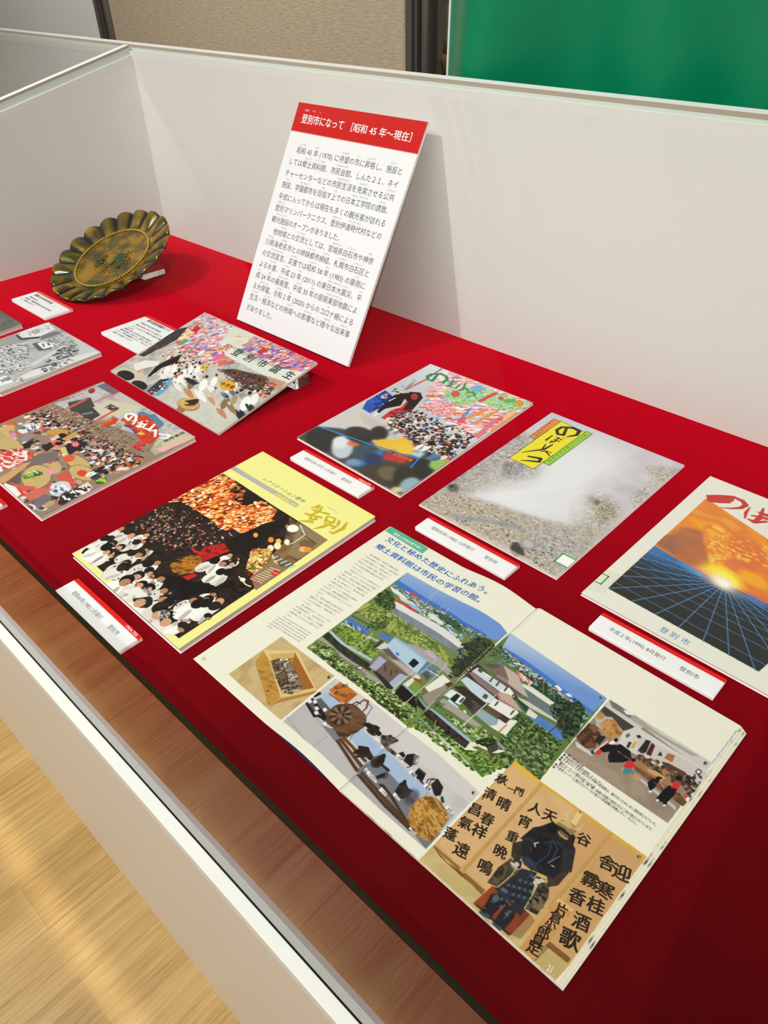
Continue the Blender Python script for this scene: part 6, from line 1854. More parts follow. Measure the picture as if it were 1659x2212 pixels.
('M',[-4278,2827,-4249,2890,-4044,2811,-3890,2756,-3884,2639,-4057,2714],[(110,90,72),(150,132,114),(80,62,50),(190,180,166)],30,1.2,2.6,244,1,0.3),
('S',[-4285,2822,-4063,2709,-3929,2611],(46,36,30),7),
('E',[-3967,2589],(200,170,140),36,28,-2.59),
('E',[-3960,2596],(50,40,30),15,12,-2.64),
('E',[-3885,2678],(190,166,140),39,24,-2.47),
('E',[-4297,2825],(240,236,226),15,11,-2.54),
('E',[-4259,2868],(240,236,226),15,11,-2.53),
('S',[-3935,2520,-3748,2810],(206,176,110),11),
('P',[-3931,2513,-3739,2806,-3734,2764,-3875,2527,-3950,2385],(176,128,56)),
('E',[-4120,2546],(80,50,24),10,8,2.66),
('E',[-4090,2490],(80,50,24),10,8,2.67),
('E',[-3775,2995],(40,38,36),20,15,2.57),
('T',[-3773,2980,-3752,2989],'３',30,(250,250,246)),
('P',[-3718,3026,-3418,3027,-3142,3043,-2904,3051,-2774,3058,-2448,3062,-1946,3011,-1954,2337,-2399,2335,-2829,2347,-3376,2338,-3707,2354],(200,196,194)),
('M',[-3718,3026,-3418,3027,-3142,3043,-2904,3051,-2774,3058,-2448,3062,-1946,3011,-1954,2337,-2399,2335,-2829,2347,-3376,2338,-3707,2354],[(190,186,184),(212,208,206),(202,198,198)],400,0,1,251,0.7,0),
('P',[-3718,3026,-3418,3027,-3142,3043,-2774,3058,-2448,3062,-1946,3011,-1959,2878,-2288,2892,-2768,2903,-3160,2877,-3501,2850],(212,206,204)),
('P',[-3664,2838,-3543,2862,-3396,2805,-3471,2680,-3627,2733],(170,190,216)),
('P',[-3134,2639,-3087,2768,-2857,2780,-2552,2758,-2229,2732,-2071,2706,-2082,2562,-2248,2509,-2531,2542,-2849,2596],(168,188,216)),
('P',[-3707,2455,-3707,2628,-3341,2560,-3038,2544,-2827,2505,-2366,2467,-1984,2363,-1954,2337,-2399,2335,-2829,2347,-3376,2338,-3707,2354],(176,170,168),0.9),
('P',[-3707,2354,-3694,2616,-3257,2516,-2992,2498,-2834,2461,-2829,2347,-3376,2338],(190,184,184)),
('S',[-3280,2336,-3257,2516],(130,126,126),3),
('S',[-3266,2507,-3042,2617],(220,216,214),6),
('S',[-3712,2409,-3397,2340],(150,150,140),11,0.6),
('P',[-3707,2628,-3642,2765,-3344,2702,-3266,2628,-3364,2581],(90,92,100)),
('P',[-3402,2548,-3124,2629,-3109,2545,-3180,2511],(120,124,132)),
('P',[-2861,2470,-2824,2658,-2340,2594,-2074,2569,-1955,2517,-1954,2337,-2192,2378,-2537,2412],(110,112,120),0.9),
('P',[-2082,2562,-2071,2706,-1973,2713,-1964,2509],(150,170,196)),
('B',[-3696,2636,-3516,2581],(30,26,26),[24,38]),
('B',[-3694,2704,-3432,2627],(30,26,26),[25,38]),
('B',[-3699,2744,-3693,2793],(30,26,26),[25,40]),
('B',[-3495,2597,-3420,2616],(30,26,26),[24,37]),
('P',[-3721,2668,-3703,2695,-3663,2677,-3680,2646],(236,234,230)),
('P',[-3676,2695,-3658,2722,-3618,2704,-3635,2673],(236,234,230)),
('P',[-3601,2650,-3583,2676,-3544,2659,-3561,2628],(236,234,230)),
('P',[-3562,2608,-3545,2635,-3507,2618,-3523,2588],(236,234,230)),
('P',[-3527,2685,-3509,2711,-3471,2694,-3488,2664],(236,234,230)),
('P',[-3404,2573,-3388,2599,-3352,2584,-3368,2554],(236,234,230)),
('P',[-3651,2881,-3645,3022,-3492,3024,-3395,3013,-3408,2870,-3453,2840],(196,116,50)),
('P',[-3435,2859,-3470,2985,-3395,3013,-3394,2875],(170,92,36)),
('P',[-3631,2862,-3461,2849,-3449,2837,-3611,2844],(150,80,30)),
('T',[-3614,2920,-3533,3027],'鉱山資料',50,(90,46,20),0.02),
('T',[-3579,2879,-3451,2911],'郷土の道具',50,(90,46,20),0.02),
('M',[-3418,2862,-3321,2912,-3161,2897,-3095,2821,-3102,2712,-3134,2639,-3224,2587,-3292,2583,-3251,2683],[(86,58,40),(120,84,58),(70,46,32)],60,0.5,2,252,1,0),
('P',[-3248,2584,-3135,2657,-3114,2760,-3124,2629,-3184,2567],(74,50,36)),
('E',[-3343,2727],(96,68,48),140,118,-1.11),
('E',[-3341,2734],(56,42,34),114,96,-1.16),
('B',[-3307,2755,-3257,2787],(130,104,80),[11,36]),
('B',[-3303,2732,-3247,2723],(130,104,80),[11,36]),
('B',[-3319,2712,-3288,2667],(130,104,80),[11,36]),
('B',[-3344,2708,-3358,2654],(130,104,80),[11,37]),
('B',[-3365,2721,-3418,2691],(130,104,80),[11,38]),
('B',[-3369,2744,-3430,2757],(130,104,80),[12,38]),
('B',[-3353,2764,-3386,2811],(130,104,80),[11,38]),
('B',[-3328,2769,-3313,2823],(130,104,80),[11,37]),
('E',[-3336,2738],(90,66,48),48,40,-1.11),
('E',[-3338,2732],(130,100,76),27,24,-3.06),
('E',[-3326,2755],(40,30,26),12,11,-2.87),
('B',[-3312,2921,-3303,3005,-3264,3020,-3224,2961,-3219,2902],(120,80,60),[12,20,23,20,11]),
('B',[-3347,2901,-3335,2944,-3289,2953],(40,36,40),[9,15,7]),
('S',[-3247,3003,-3187,2997,-3161,2897],(60,80,110),7),
('B',[-3092,2845,-3020,2861,-2957,2850],(36,28,26),[35,45,34]),
('D',[-3118,2817,-3023,2900,-2940,2849,-3008,2794],[(50,40,36),(24,20,20)],30,10,14,0,2,253,0.4),
('S',[-3120,2713,-3107,2647,-3091,2614],(40,36,36),4),
('P',[-2977,2798,-2938,2811,-2893,2800,-2934,2786],(236,234,230)),
('P',[-3080,2577,-3068,2599,-3014,2580,-3024,2556],(232,230,226)),
('B',[-3163,2529,-2852,2461],(84,54,38),[29,32]),
('B',[-3156,2560,-2858,2518],(94,60,38),[29,33]),
('B',[-3149,2591,-2864,2576],(104,66,38),[29,33]),
('B',[-2815,2442,-2451,2389,-2159,2376],(70,52,40),[31,31,35]),
('B',[-2802,2472,-2449,2424,-2135,2399],(82,60,40),[31,31,35]),
('B',[-2978,2571,-2930,2643,-2850,2632],(40,30,28),[38,76,51]),
('B',[-2986,2630,-2931,2662],(36,28,28),[33,51]),
('E',[-2782,2649],(54,42,36),71,55,-1.42),
('E',[-2779,2681],(30,24,24),66,31,1.74),
('B',[-2731,2649,-2654,2646],(44,32,28),[23,28]),
('B',[-2943,2552,-2877,2642],(52,40,36),[25,33]),
('D',[-2921,2830,-2872,2923,-2807,2927,-2849,2808,-2718,2813,-2681,2809,-2764,2790],[(40,32,30),(70,56,48),(110,100,96)],90,10,14,0,2,254,0.4),
('S',[-2904,2848,-2893,2800,-2839,2798],(40,34,34),5),
('E',[-2704,2798],(150,150,150),17,15,2.33),
('E',[-2704,2798],(60,60,60),10,9,2.33),
('E',[-2852,2775],(236,234,230),12,11,-2.19),
('P',[-2709,2821,-2688,2870,-2641,2856,-2644,2786],(34,28,28)),
('P',[-2626,2803,-2641,2874,-2601,2921,-2546,2924,-2513,2859,-2544,2803],(30,26,28)),
('P',[-2596,2916,-2548,2932,-2518,2883,-2535,2830],(110,104,104)),
('P',[-2545,2877,-2553,2923,-2526,2895,-2521,2846],(200,200,204)),
('S',[-2553,2776,-2535,2811],(34,28,28),8),
('P',[-2472,2777,-2477,2846,-2393,2841,-2366,2765,-2419,2753],(24,22,24)),
('P',[-2477,2846,-2388,2845,-2388,2826,-2473,2832],(70,68,68)),
('P',[-2401,2751,-2366,2765,-2323,2751,-2366,2747],(22,20,22)),
('P',[-2297,2793,-2288,2874,-2202,2845,-2169,2770,-2220,2740],(40,34,32)),
('B',[-2332,2779,-2345,2812,-2314,2850,-2262,2862],(30,26,26),[9,9,9,9]),
('B',[-2301,2771,-2323,2823,-2292,2861],(30,26,26),[7,8,8]),
('P',[-2229,2750,-2194,2817,-2169,2770,-2199,2734],(26,24,26)),
('P',[-2706,2790,-2705,2829,-2627,2821,-2619,2783],(238,236,232)),
('T',[-2681,2790,-2628,2789],'台秤',36,(60,60,66),0.02),
('P',[-2514,2748,-2512,2786,-2438,2777,-2430,2741],(238,236,232)),
('T',[-2490,2747,-2439,2747],'箱',36,(60,60,66),0.02),
('P',[-2336,2736,-2334,2773,-2262,2765,-2255,2729],(238,236,232)),
('T',[-2314,2735,-2264,2735],'電話機',36,(60,60,66),0.02),
('P',[-2071,2706,-2068,2743,-1999,2735,-1994,2700],(238,236,232)),
('T',[-2049,2706,-2002,2706],'安全灯',36,(60,60,66),0.02),
('P',[-2751,2492,-2750,2529,-2674,2523,-2665,2487],(238,236,232)),
('T',[-2727,2492,-2675,2493],'カンテラ',36,(60,60,66),0.02),
('P',[-2585,2453,-2584,2489,-2510,2483,-2502,2448],(238,236,232)),
('T',[-2562,2453,-2511,2454],'つち',36,(60,60,66),0.02),
('P',[-2469,2502,-2468,2538,-2395,2532,-2388,2496],(238,236,232)),
('T',[-2447,2501,-2397,2502],'とけい',36,(60,60,66),0.02),
('P',[-2169,2370,-2167,2405,-2099,2399,-2094,2366],(238,236,232)),
('T',[-2148,2370,-2101,2372],'背負かご',36,(60,60,66),0.02),
('P',[-2788,2513,-2771,2534,-2650,2503,-2645,2486,-2767,2495],(238,236,232)),
('T',[-2754,2502,-2663,2495],'カンテラ',40,(50,50,60),0.02),
('E',[-2805,2525],(206,210,206),19,17,2.47),
('B',[-2673,2536,-2652,2583],(30,28,30),[33,38]),
('B',[-2661,2593,-2653,2619,-2626,2608,-2620,2576,-2638,2560],(30,28,30),[8,8,8,8,8]),
('B',[-2605,2500,-2574,2510],(60,42,34),[27,25]),
('B',[-2570,2506,-2460,2484,-2324,2438,-2249,2416],(70,48,36),[27,27,21,19]),
('P',[-2478,2537,-2497,2627,-2480,2669,-2409,2636,-2366,2649,-2362,2566,-2396,2517],(40,36,36)),
('E',[-2471,2651],(30,28,28),31,17,2.02),
('M',[-2470,2545,-2488,2617,-2418,2628,-2375,2633,-2375,2563,-2405,2526],[(60,54,50),(30,26,26)],40,0,1,256,1,0),
('E',[-2340,2594],(60,56,66),74,60,-1.46,0.4,0.7),
('P',[-2236,2436,-2269,2489,-2289,2607,-2263,2683,-2182,2732,-2095,2718,-1994,2677,-1977,2594,-1967,2427,-2003,2385,-2103,2380,-2175,2394],(176,124,52)),
('M',[-2236,2436,-2269,2489,-2289,2607,-2263,2683,-2182,2732,-2095,2718,-1994,2677,-1977,2594,-1967,2427,-2003,2385,-2103,2380,-2175,2394],[(150,100,38),(206,156,80),(120,78,30),(190,140,66)],24,-0.35,4,257,1,0.3),
('S',[-2222,2432,-2215,2523,-2137,2714],(224,178,100),2,0.5),
('S',[-2211,2425,-2195,2518,-2125,2705],(224,178,100),2,0.5),
('S',[-2199,2417,-2175,2512,-2114,2697],(224,178,100),2,0.5),
('S',[-2188,2410,-2155,2507,-2102,2689],(224,178,100),2,0.5),
('S',[-2177,2402,-2136,2502,-2091,2681],(224,178,100),2,0.5),
('S',[-2166,2395,-2116,2497,-2080,2673],(224,178,100),2,0.5),
('S',[-2154,2387,-2097,2492,-2068,2665],(224,178,100),2,0.5),
('S',[-2143,2380,-2078,2487,-2057,2657],(224,178,100),2,0.5),
('S',[-2132,2372,-2059,2482,-2046,2649],(224,178,100),2,0.5),
('S',[-2121,2365,-2039,2477,-2035,2641],(224,178,100),2,0.5),
('S',[-2110,2358,-2020,2472,-2024,2633],(224,178,100),2,0.5),
('S',[-2099,2350,-2001,2468,-2013,2625],(224,178,100),2,0.5),
('S',[-2088,2343,-1983,2463,-2002,2617],(224,178,100),2,0.5),
('S',[-2259,2678,-2267,2723],(206,150,70),11),
('B',[-2148,2763,-2115,2742],(60,40,30),[24,19]),
('E',[-2134,2750],(20,80,70),28,14,2.25),
('P',[-2023,2650,-1985,2719,-1986,2676,-1999,2639],(206,160,80)),
('E',[-1983,2974],(50,48,48),16,14,1.94),
('T',[-1983,2961,-1964,2967],'４',30,(250,250,246)),
('S',[-1956,2389,-1969,2456],(90,90,96),3),
]
ART['spreadR'] = [
('P',[-2815,4634,-1663,4567,-1635,3376,-2465,3275,-2832,3070,-2830,3376,-2839,4471],(96,120,64)),
('G',[-2385,4632,-2309,4360,-2815,4634,-1663,4567,-1674,4329,-1910,4310,-2219,4384,-2546,4423,-2756,4419],(170,192,222),(112,150,210)),
('P',[-2739,4434,-2529,4439,-2243,4421,-1955,4379,-1676,4353,-1667,4318,-1918,4321,-2219,4365,-2520,4386,-2738,4394],(70,120,200)),
('M',[-2763,4350,-2712,4417,-2494,4390,-2219,4365,-1918,4321,-1667,4318,-1675,4171,-1892,4182,-2172,4218,-2485,4279,-2664,4275],[(70,100,80),(110,140,120),(44,70,54),(150,170,160)],50,0,1,261,1,0.3),
('D',[-2703,4405,-2494,4390,-2203,4360,-1918,4321,-1758,4305,-1903,4298,-2220,4287,-2493,4310],[(236,236,232),(226,228,226),(150,180,210),(206,120,100)],150,4,8,0,2,262,0.4),
('D',[-2460,4341,-2211,4334,-1926,4295,-1714,4275,-1733,4187,-2023,4188,-2261,4212],[(40,66,46),(60,90,60),(30,50,36)],170,8,12,0,1.6,263,0.4),
('P',[-2489,4275,-2417,4281,-2285,4266,-2273,4239,-2409,4230],(206,110,96)),
('D',[-2485,4279,-2269,4262,-2285,4208,-2417,4223],[(226,140,120),(236,236,230)],40,6,8,0,2,264,0.4),
('P',[-2106,4363,-2085,4392,-2022,4374,-2031,4338],(236,234,220)),
('P',[-1979,4348,-1955,4379,-1904,4370,-1932,4344],(236,234,220)),
('P',[-3111,4397,-3018,4394,-3025,4366],(236,234,220)),
('P',[-2367,4172,-2245,4208,-2015,4196,-1800,4195,-1675,4171,-1670,4124,-1863,4138,-2189,4146,-2326,4152],(226,224,216)),
('P',[-2318,4140,-2181,4135,-1856,4127,-1667,4119,-1723,4093,-1927,4044,-2182,4042],(110,118,126)),
('P',[-2286,4020,-2182,4042,-1866,4047,-1841,4027,-2027,4005,-2207,3983],(206,204,190)),
('P',[-2068,3897,-2005,3972,-1839,3986,-1729,3969,-1720,3861,-1851,3873,-1986,3851],(84,130,200)),
('M',[-2068,3897,-2005,3972,-1839,3986,-1737,3962,-1727,3871,-1851,3873],[(70,116,190),(110,156,216)],80,0,1,265,0.6,0),
('M',[-2120,3609,-2184,3878,-2068,3897,-1850,3891,-1705,3875,-1667,3617,-1635,3360,-2096,3304],[(60,84,44),(96,124,64),(40,60,34),(120,150,90)],50,0,1,266,1,0.3),
('D',[-2120,3609,-2184,3878,-2068,3897,-1850,3891,-1705,3875,-1667,3617,-1635,3360,-2096,3304],[(50,72,40),(110,136,70),(150,172,100),(34,48,30),(80,106,60)],380,8,12,0,1.5,267,0.4),
('M',[-1922,4190,-1846,4368,-1764,4335,-1696,4186,-1652,4056,-1701,3944,-1823,4000,-1918,4087],[(24,34,22),(40,56,34),(62,84,46),(30,44,30)],50,0,1,268,1,0.2),
('D',[-2016,4140,-1878,4358,-1764,4335,-1690,4157,-1666,3927,-1796,3958,-1949,4077],[(30,46,34),(54,76,52),(24,34,28),(80,100,76)],240,8,12,0,1.8,269,0.4),
('S',[-1830,4203,-1839,3969,-1875,3709],(70,56,44),10),
('P',[-2852,3923,-2815,4096,-2507,4025,-2359,4047,-2278,4009,-2279,3881,-2504,3839,-2782,3889],(60,50,46)),
('P',[-2794,3976,-2779,4049,-2441,4047,-2318,4028,-2326,3965,-2456,3957],(206,214,220)),
('P',[-2814,3821,-2782,3889,-2596,3886,-2415,3865,-2414,3793,-2495,3755],(214,226,232)),
('P',[-2814,3821,-2790,3881,-2596,3886,-2447,3872,-2503,3766,-2635,3775],(196,214,222)),
('P',[-2785,4114,-2645,4211,-2607,4246,-2475,4131,-2575,4098],(120,104,98)),
('P',[-2777,4121,-2650,4217,-2611,4203,-2669,4130],(90,84,80)),
('P',[-2612,4242,-2442,4239,-2202,4079,-2270,4072,-2445,4081,-2470,4135],(196,172,166)),
('P',[-2659,4079,-2441,4085,-2270,4072,-2278,4046,-2453,4045],(100,84,80)),
('P',[-2583,4109,-2470,4125,-2445,4081,-2574,4079],(150,132,126)),
('P',[-2810,3942,-2776,3972,-2464,3950,-2407,3891,-2488,3891,-2663,3901],(140,116,110)),
('P',[-2456,3939,-2363,3996,-2270,3961,-2126,3914,-2200,3900,-2383,3895],(196,166,150)),
('P',[-2456,3939,-2383,3895,-2196,3894,-2177,3885,-2391,3869],(160,130,116)),
('P',[-2326,3983,-2122,3918,-2161,3918],(60,96,140)),
('P',[-2290,4007,-2136,3994,-2129,3929,-2254,3976],(40,70,40)),
('P',[-2464,3950,-2408,4058,-2318,4028,-2302,3987,-2359,3991],(236,234,222)),
('P',[-2430,3742,-2415,3865,-2192,3889,-2169,3875,-2186,3771,-2232,3763],(234,234,226)),
('P',[-2280,3581,-2264,3699,-2139,3797,-2124,3793,-2112,3599,-2181,3587],(232,230,218)),
('P',[-2438,3699,-2434,3756,-2186,3771,-2187,3701],(70,52,46)),
('S',[-2419,3707,-2276,3715],(150,120,106),5),
('S',[-2420,3722,-2275,3731],(150,120,106),5),
('S',[-2421,3738,-2274,3748],(150,120,106),5),
('S',[-2422,3753,-2273,3765],(150,120,106),5),
('P',[-2453,3596,-2438,3681,-2256,3689,-2241,3634,-2280,3581],(150,170,180)),
('P',[-2634,3720,-2560,3733,-2454,3702,-2453,3596,-2557,3607],(60,56,56)),
('P',[-2809,3710,-2735,3777,-2446,3763,-2446,3692,-2559,3697,-2691,3686],(54,44,42)),
('M',[-2673,3629,-2634,3720,-2454,3702,-2453,3579],[(50,42,40),(90,76,70)],50,0,1,271,1,0),
('P',[-2813,3575,-2808,3673,-2691,3686,-2633,3684,-2622,3584,-2671,3576],(226,230,230)),
('P',[-2733,3574,-2732,3667,-2686,3672,-2675,3572],(30,34,40)),
('P',[-2745,3545,-2737,3570,-2613,3556,-2604,3528],(206,226,240)),
('P',[-2560,3551,-2557,3572,-2522,3559,-2524,3540],(206,226,240)),
('P',[-2655,3608,-2657,3671,-2636,3671,-2631,3603],(60,66,72)),
('P',[-2754,4016,-2767,4069,-2720,4071,-2708,4019],(84,78,76)),
('P',[-2594,3985,-2602,4051,-2584,4052,-2576,3986],(84,78,76)),
('P',[-2519,3987,-2527,4052,-2509,4054,-2501,3988],(84,78,76)),
('P',[-2526,3794,-2537,3844,-2493,3848,-2482,3798],(84,78,76)),
('P',[-2425,3988,-2432,4054,-2413,4055,-2407,3990],(84,78,76)),
('P',[-2331,3990,-2338,4055,-2320,4056,-2313,3991],(84,78,76)),
('P',[-2387,3792,-2394,3855,-2376,3857,-2370,3794],(84,78,76)),
('P',[-2221,3811,-2227,3873,-2209,3875,-2204,3812],(84,78,76)),
('P',[-2670,4010,-2675,4045,-2648,4046,-2642,4013],(226,226,220)),
('P',[-2114,3907,-2128,3983,-2024,3972,-2022,3922],(226,222,206)),
('P',[-2188,3580,-2179,3708,-2167,3701,-2171,3583],(170,140,110)),
('E',[-2659,4239],(120,110,190),23,18,-2.25),
('P',[-2816,3443,-2786,3543,-2687,3543,-2508,3545,-2327,3538,-2258,3516,-2319,3494,-2515,3469,-2628,3471,-2717,3461],(166,160,150)),
('M',[-2724,3419,-2642,3422,-2412,3425,-2327,3538,-2242,3530,-2129,3518,-2183,3418,-2319,3342,-2506,3373],[(96,120,50),(130,156,70),(70,90,40)],40,0,1,272,1,0.2),
('D',[-2715,3409,-2436,3455,-2242,3530,-2136,3511,-2221,3400,-2443,3380],[(60,80,36),(140,164,76),(200,206,190)],110,7,10,0,1.4,273,0.4),
('P',[-2821,3357,-2805,3380,-2545,3371,-2304,3356,-2304,3323,-2537,3328],(150,178,196)),
('P',[-2815,3326,-2800,3358,-2545,3338,-2304,3323,-2293,3251,-2574,3242,-2817,3262],(36,30,28)),
('M',[-2811,3321,-2796,3353,-2541,3333,-2308,3311,-2299,3254,-2579,3247],[(30,24,24),(70,56,50),(40,34,32)],30,-0.7,1.6,274,1,0),
('P',[-2293,3251,-2304,3339,-2259,3365,-2146,3387,-2139,3361,-2229,3343],(230,226,206)),
('M',[-2801,3277,-2574,3242,-2297,3231,-2132,3351,-1941,3365,-2007,3123,-2395,3190,-2685,3209,-2814,3194],[(84,116,44),(120,150,64),(56,80,34)],40,-0.7,2,275,1,0.2),
('D',[-2768,3272,-2274,3236,-2094,3370,-1928,3349,-1991,3167,-2403,3199,-2750,3218],[(70,100,40),(140,170,80),(50,70,30)],220,7,11,0.9,2,276,0.4),
('P',[-2153,3380,-2160,3456,-2100,3478,-2064,3397,-2059,3323],(70,66,60)),
('P',[-2148,3483,-2133,3506,-2025,3490,-2041,3459],(150,150,154)),
('D',[-2281,3361,-2197,3505,-2129,3484,-2153,3380],[(26,36,24),(44,56,34)],80,8,11,0,1,277,0.4),
('P',[-2094,3370,-2071,3440,-2019,3472,-2049,3411],(236,232,220)),
('S',[-2814,3194,-2187,3126],(176,178,182),8),
('S',[-2811,3223,-2168,3151],(176,178,182),8),
('S',[-2814,3208,-2177,3138],(110,112,118),4),
('D',[-2827,3113,-2798,3209,-2305,3160,-2020,3140,-2129,3117,-2471,3120],[(90,124,50),(150,176,84),(60,84,36)],120,8,11,0,1.6,278,0.4),
('S',[-2459,3399,-2447,3891],(206,206,200),10),
('S',[-2676,3304,-2613,3206],(190,170,130),6),
('S',[-2855,4414,-2823,3204],(206,200,150),4),
('D',[-2830,4247,-2820,4446,-2771,4448,-2717,4288,-2766,4182],[(40,56,40),(80,104,60),(120,140,96)],120,7,10,0,1.8,279,0.4),
('D',[-2830,3393,-2801,3493,-2726,3489,-2747,3379],[(50,64,40),(110,136,70)],60,8,10,0,1,280,0.4),
('D',[-2036,3653,-1739,3761,-1656,3477,-1825,3444,-1997,3443],[(50,66,40),(90,110,60),(140,160,110)],160,9,13,0,1.6,281,0.4),
('S',[-2151,3547,-1900,3549],(50,56,30),4),
('S',[-2150,3581,-1848,3581],(50,56,30),4),
('P',[-2832,3070,-2276,3044,-1926,3018,-1852,2829,-2794,2709],(240,237,218)),
('P',[-2816,3087,-1922,3054,-1934,2885,-2921,2744],(240,237,218)),
('P',[-2826,2922,-2813,3025,-1936,2992,-1938,2763],(200,196,196)),
('P',[-3708,3018,-3434,3041,-3155,3056,-2895,3042,-2760,3043,-2436,3047,-1936,2997,-1945,2325,-2388,2323,-2816,2335,-3394,2351,-3699,2349],(200,196,194)),
('M',[-3708,3018,-3434,3041,-3155,3056,-2895,3042,-2760,3043,-2436,3047,-1936,2997,-1945,2325,-2388,2323,-2816,2335,-3394,2351,-3699,2349],[(190,186,184),(212,208,206),(202,198,198)],400,0,1,251,0.7,0),
('P',[-3708,3018,-3434,3041,-3155,3056,-2760,3043,-2436,3047,-1936,2997,-1949,2864,-2276,2878,-2755,2889,-3173,2890,-3512,2859],(212,206,204)),
('P',[-3659,2835,-3550,2868,-3413,2819,-3484,2689,-3626,2732],(170,190,216)),
('P',[-3146,2649,-3095,2776,-2844,2768,-2540,2745,-2218,2719,-2060,2693,-2072,2549,-2237,2496,-2518,2529,-2836,2584],(168,188,216)),
('P',[-3699,2450,-3699,2622,-3359,2574,-3042,2547,-2813,2492,-2354,2455,-1975,2351,-1945,2325,-2388,2323,-2816,2335,-3394,2351,-3699,2349],(176,170,168),0.9),
('P',[-3699,2349,-3687,2611,-3275,2530,-2991,2498,-2821,2449,-2816,2335,-3394,2351],(190,184,184)),
('S',[-3299,2349,-3275,2530],(130,126,126),3),
('S',[-3284,2521,-3046,2621],(220,216,214),7),
('S',[-3703,2403,-3414,2352],(150,150,140),11,0.6),
('P',[-3699,2622,-3640,2763,-3362,2716,-3285,2643,-3382,2595],(90,92,100)),
('P',[-3419,2560,-3135,2638,-3119,2554,-3195,2523],(120,124,132)),
('P',[-2849,2460,-2811,2645,-2329,2582,-2064,2557,-1946,2504,-1945,2325,-2181,2367,-2525,2400],(110,112,120),0.9),
('P',[-2072,2549,-2060,2693,-1963,2700,-1954,2497],(150,170,196)),
('B',[-3689,2631,-3525,2588],(30,26,26),[23,37]),
('B',[-3686,2699,-3447,2638],(30,26,26),[23,37]),
('B',[-3691,2738,-3686,2787],(30,26,26),[24,38]),
('B',[-3506,2605,-3436,2628],(30,26,26),[23,37]),
('P',[-3711,2661,-3695,2689,-3659,2674,-3674,2642],(236,234,230)),
('P',[-3670,2691,-3654,2719,-3618,2704,-3634,2672],(236,234,230)),
('P',[-3603,2651,-3587,2679,-3551,2664,-3567,2633],(236,234,230)),
('P',[-3568,2612,-3552,2640,-3517,2625,-3532,2594],(236,234,230)),
('P',[-3535,2691,-3519,2719,-3484,2704,-3500,2673],(236,234,230)),
('P',[-3421,2586,-3405,2613,-3371,2598,-3386,2568],(236,234,230)),
('P',[-3648,2878,-3643,3020,-3503,3034,-3412,3028,-3425,2884,-3467,2852],(196,116,50)),
('P',[-3450,2872,-3483,2996,-3412,3028,-3411,2889],(170,92,36)),
('P',[-3630,2861,-3475,2860,-3463,2849,-3612,2845],(150,80,30)),
('T',[-3615,2920,-3541,3033],'鉱山資料',50,(90,46,20),0.02),
('T',[-3583,2882,-3465,2923],'郷土の道具',50,(90,46,20),0.02),
('M',[-3434,2875,-3340,2929,-3175,2910,-3104,2829,-3111,2720,-3146,2649,-3241,2601,-3311,2598,-3269,2698],[(86,58,40),(120,84,58),(70,46,32)],60,0.5,2,252,1,0),
('P',[-3266,2599,-3147,2667,-3125,2769,-3135,2638,-3200,2579],(74,50,36)),
('E',[-3362,2742],(96,68,48),140,117,-1.18),
('E',[-3359,2749],(56,42,34),114,95,-1.23),
('B',[-3326,2771,-3275,2803],(130,104,80),[11,37]),
('B',[-3322,2748,-3265,2738],(130,104,80),[11,36]),
('B',[-3337,2728,-3307,2682],(130,104,80),[11,36]),
('B',[-3362,2722,-3376,2668],(130,104,80),[11,36]),
('B',[-3383,2735,-3434,2704],(130,104,80),[11,37]),
('B',[-3387,2759,-3445,2769],(130,104,80),[11,37]),
('B',[-3372,2779,-3403,2826],(130,104,80),[11,37]),
('B',[-3346,2784,-3332,2839],(130,104,80),[11,37]),
('E',[-3354,2753],(90,66,48),48,40,-1.17),
('E',[-3357,2747],(130,100,76),26,24,-2.92),
('E',[-3345,2771],(40,30,26),12,11,-2.77),
('B',[-3330,2938,-3322,3022,-3282,3037,-3241,2977,-3236,2917],(120,80,60),[12,20,23,20,11]),
('B',[-3365,2917,-3353,2960,-3307,2970],(40,36,40),[9,15,7]),
('S',[-3265,3019,-3203,3012,-3175,2910],(60,80,110),7),
('B',[-3101,2853,-3022,2863,-2953,2846],(36,28,26),[36,47,35]),
('D',[-3129,2827,-3025,2902,-2934,2844,-3009,2795],[(50,40,36),(24,20,20)],30,10,14,0,2,253,0.4),
('S',[-3131,2722,-3117,2655,-3100,2621],(40,36,36),4),
('P',[-2975,2796,-2932,2805,-2883,2791,-2927,2780],(236,234,230)),
('P',[-3087,2583,-3074,2605,-3015,2581,-3026,2558],(232,230,226)),
('B',[-3177,2540,-2839,2450],(84,54,38),[30,33]),
('B',[-3169,2571,-2845,2507],(94,60,38),[30,33]),
('B',[-3162,2602,-2852,2565],(104,66,38),[30,34]),
('B',[-2801,2430,-2439,2377,-2149,2364],(70,52,40),[30,31,34]),
('B',[-2788,2460,-2437,2412,-2124,2387],(82,60,40),[30,31,34]),
('B',[-2976,2569,-2923,2637,-2837,2620],(40,30,28),[40,79,52]),
('B',[-2984,2629,-2924,2656],(36,28,28),[35,53]),
('E',[-2769,2636],(54,42,36),71,55,-1.42),
('E',[-2765,2668],(30,24,24),66,31,1.74),
('B',[-2718,2636,-2641,2633],(44,32,28),[23,28]),
('B',[-2937,2547,-2866,2632],(52,40,36),[26,34]),
('D',[-2913,2822,-2860,2911,-2793,2913,-2836,2795,-2705,2799,-2668,2795,-2751,2776],[(40,32,30),(70,56,48),(110,100,96)],90,10,14,0,2,254,0.4),
('S',[-2895,2839,-2883,2791,-2826,2785],(40,34,34),5),
('E',[-2691,2784],(150,150,150),17,15,2.33),
('E',[-2691,2784],(60,60,60),10,9,2.33),
('E',[-2839,2763],(236,234,230),12,11,-2.51),
('P',[-2696,2808,-2674,2856,-2628,2842,-2631,2773],(34,28,28)),
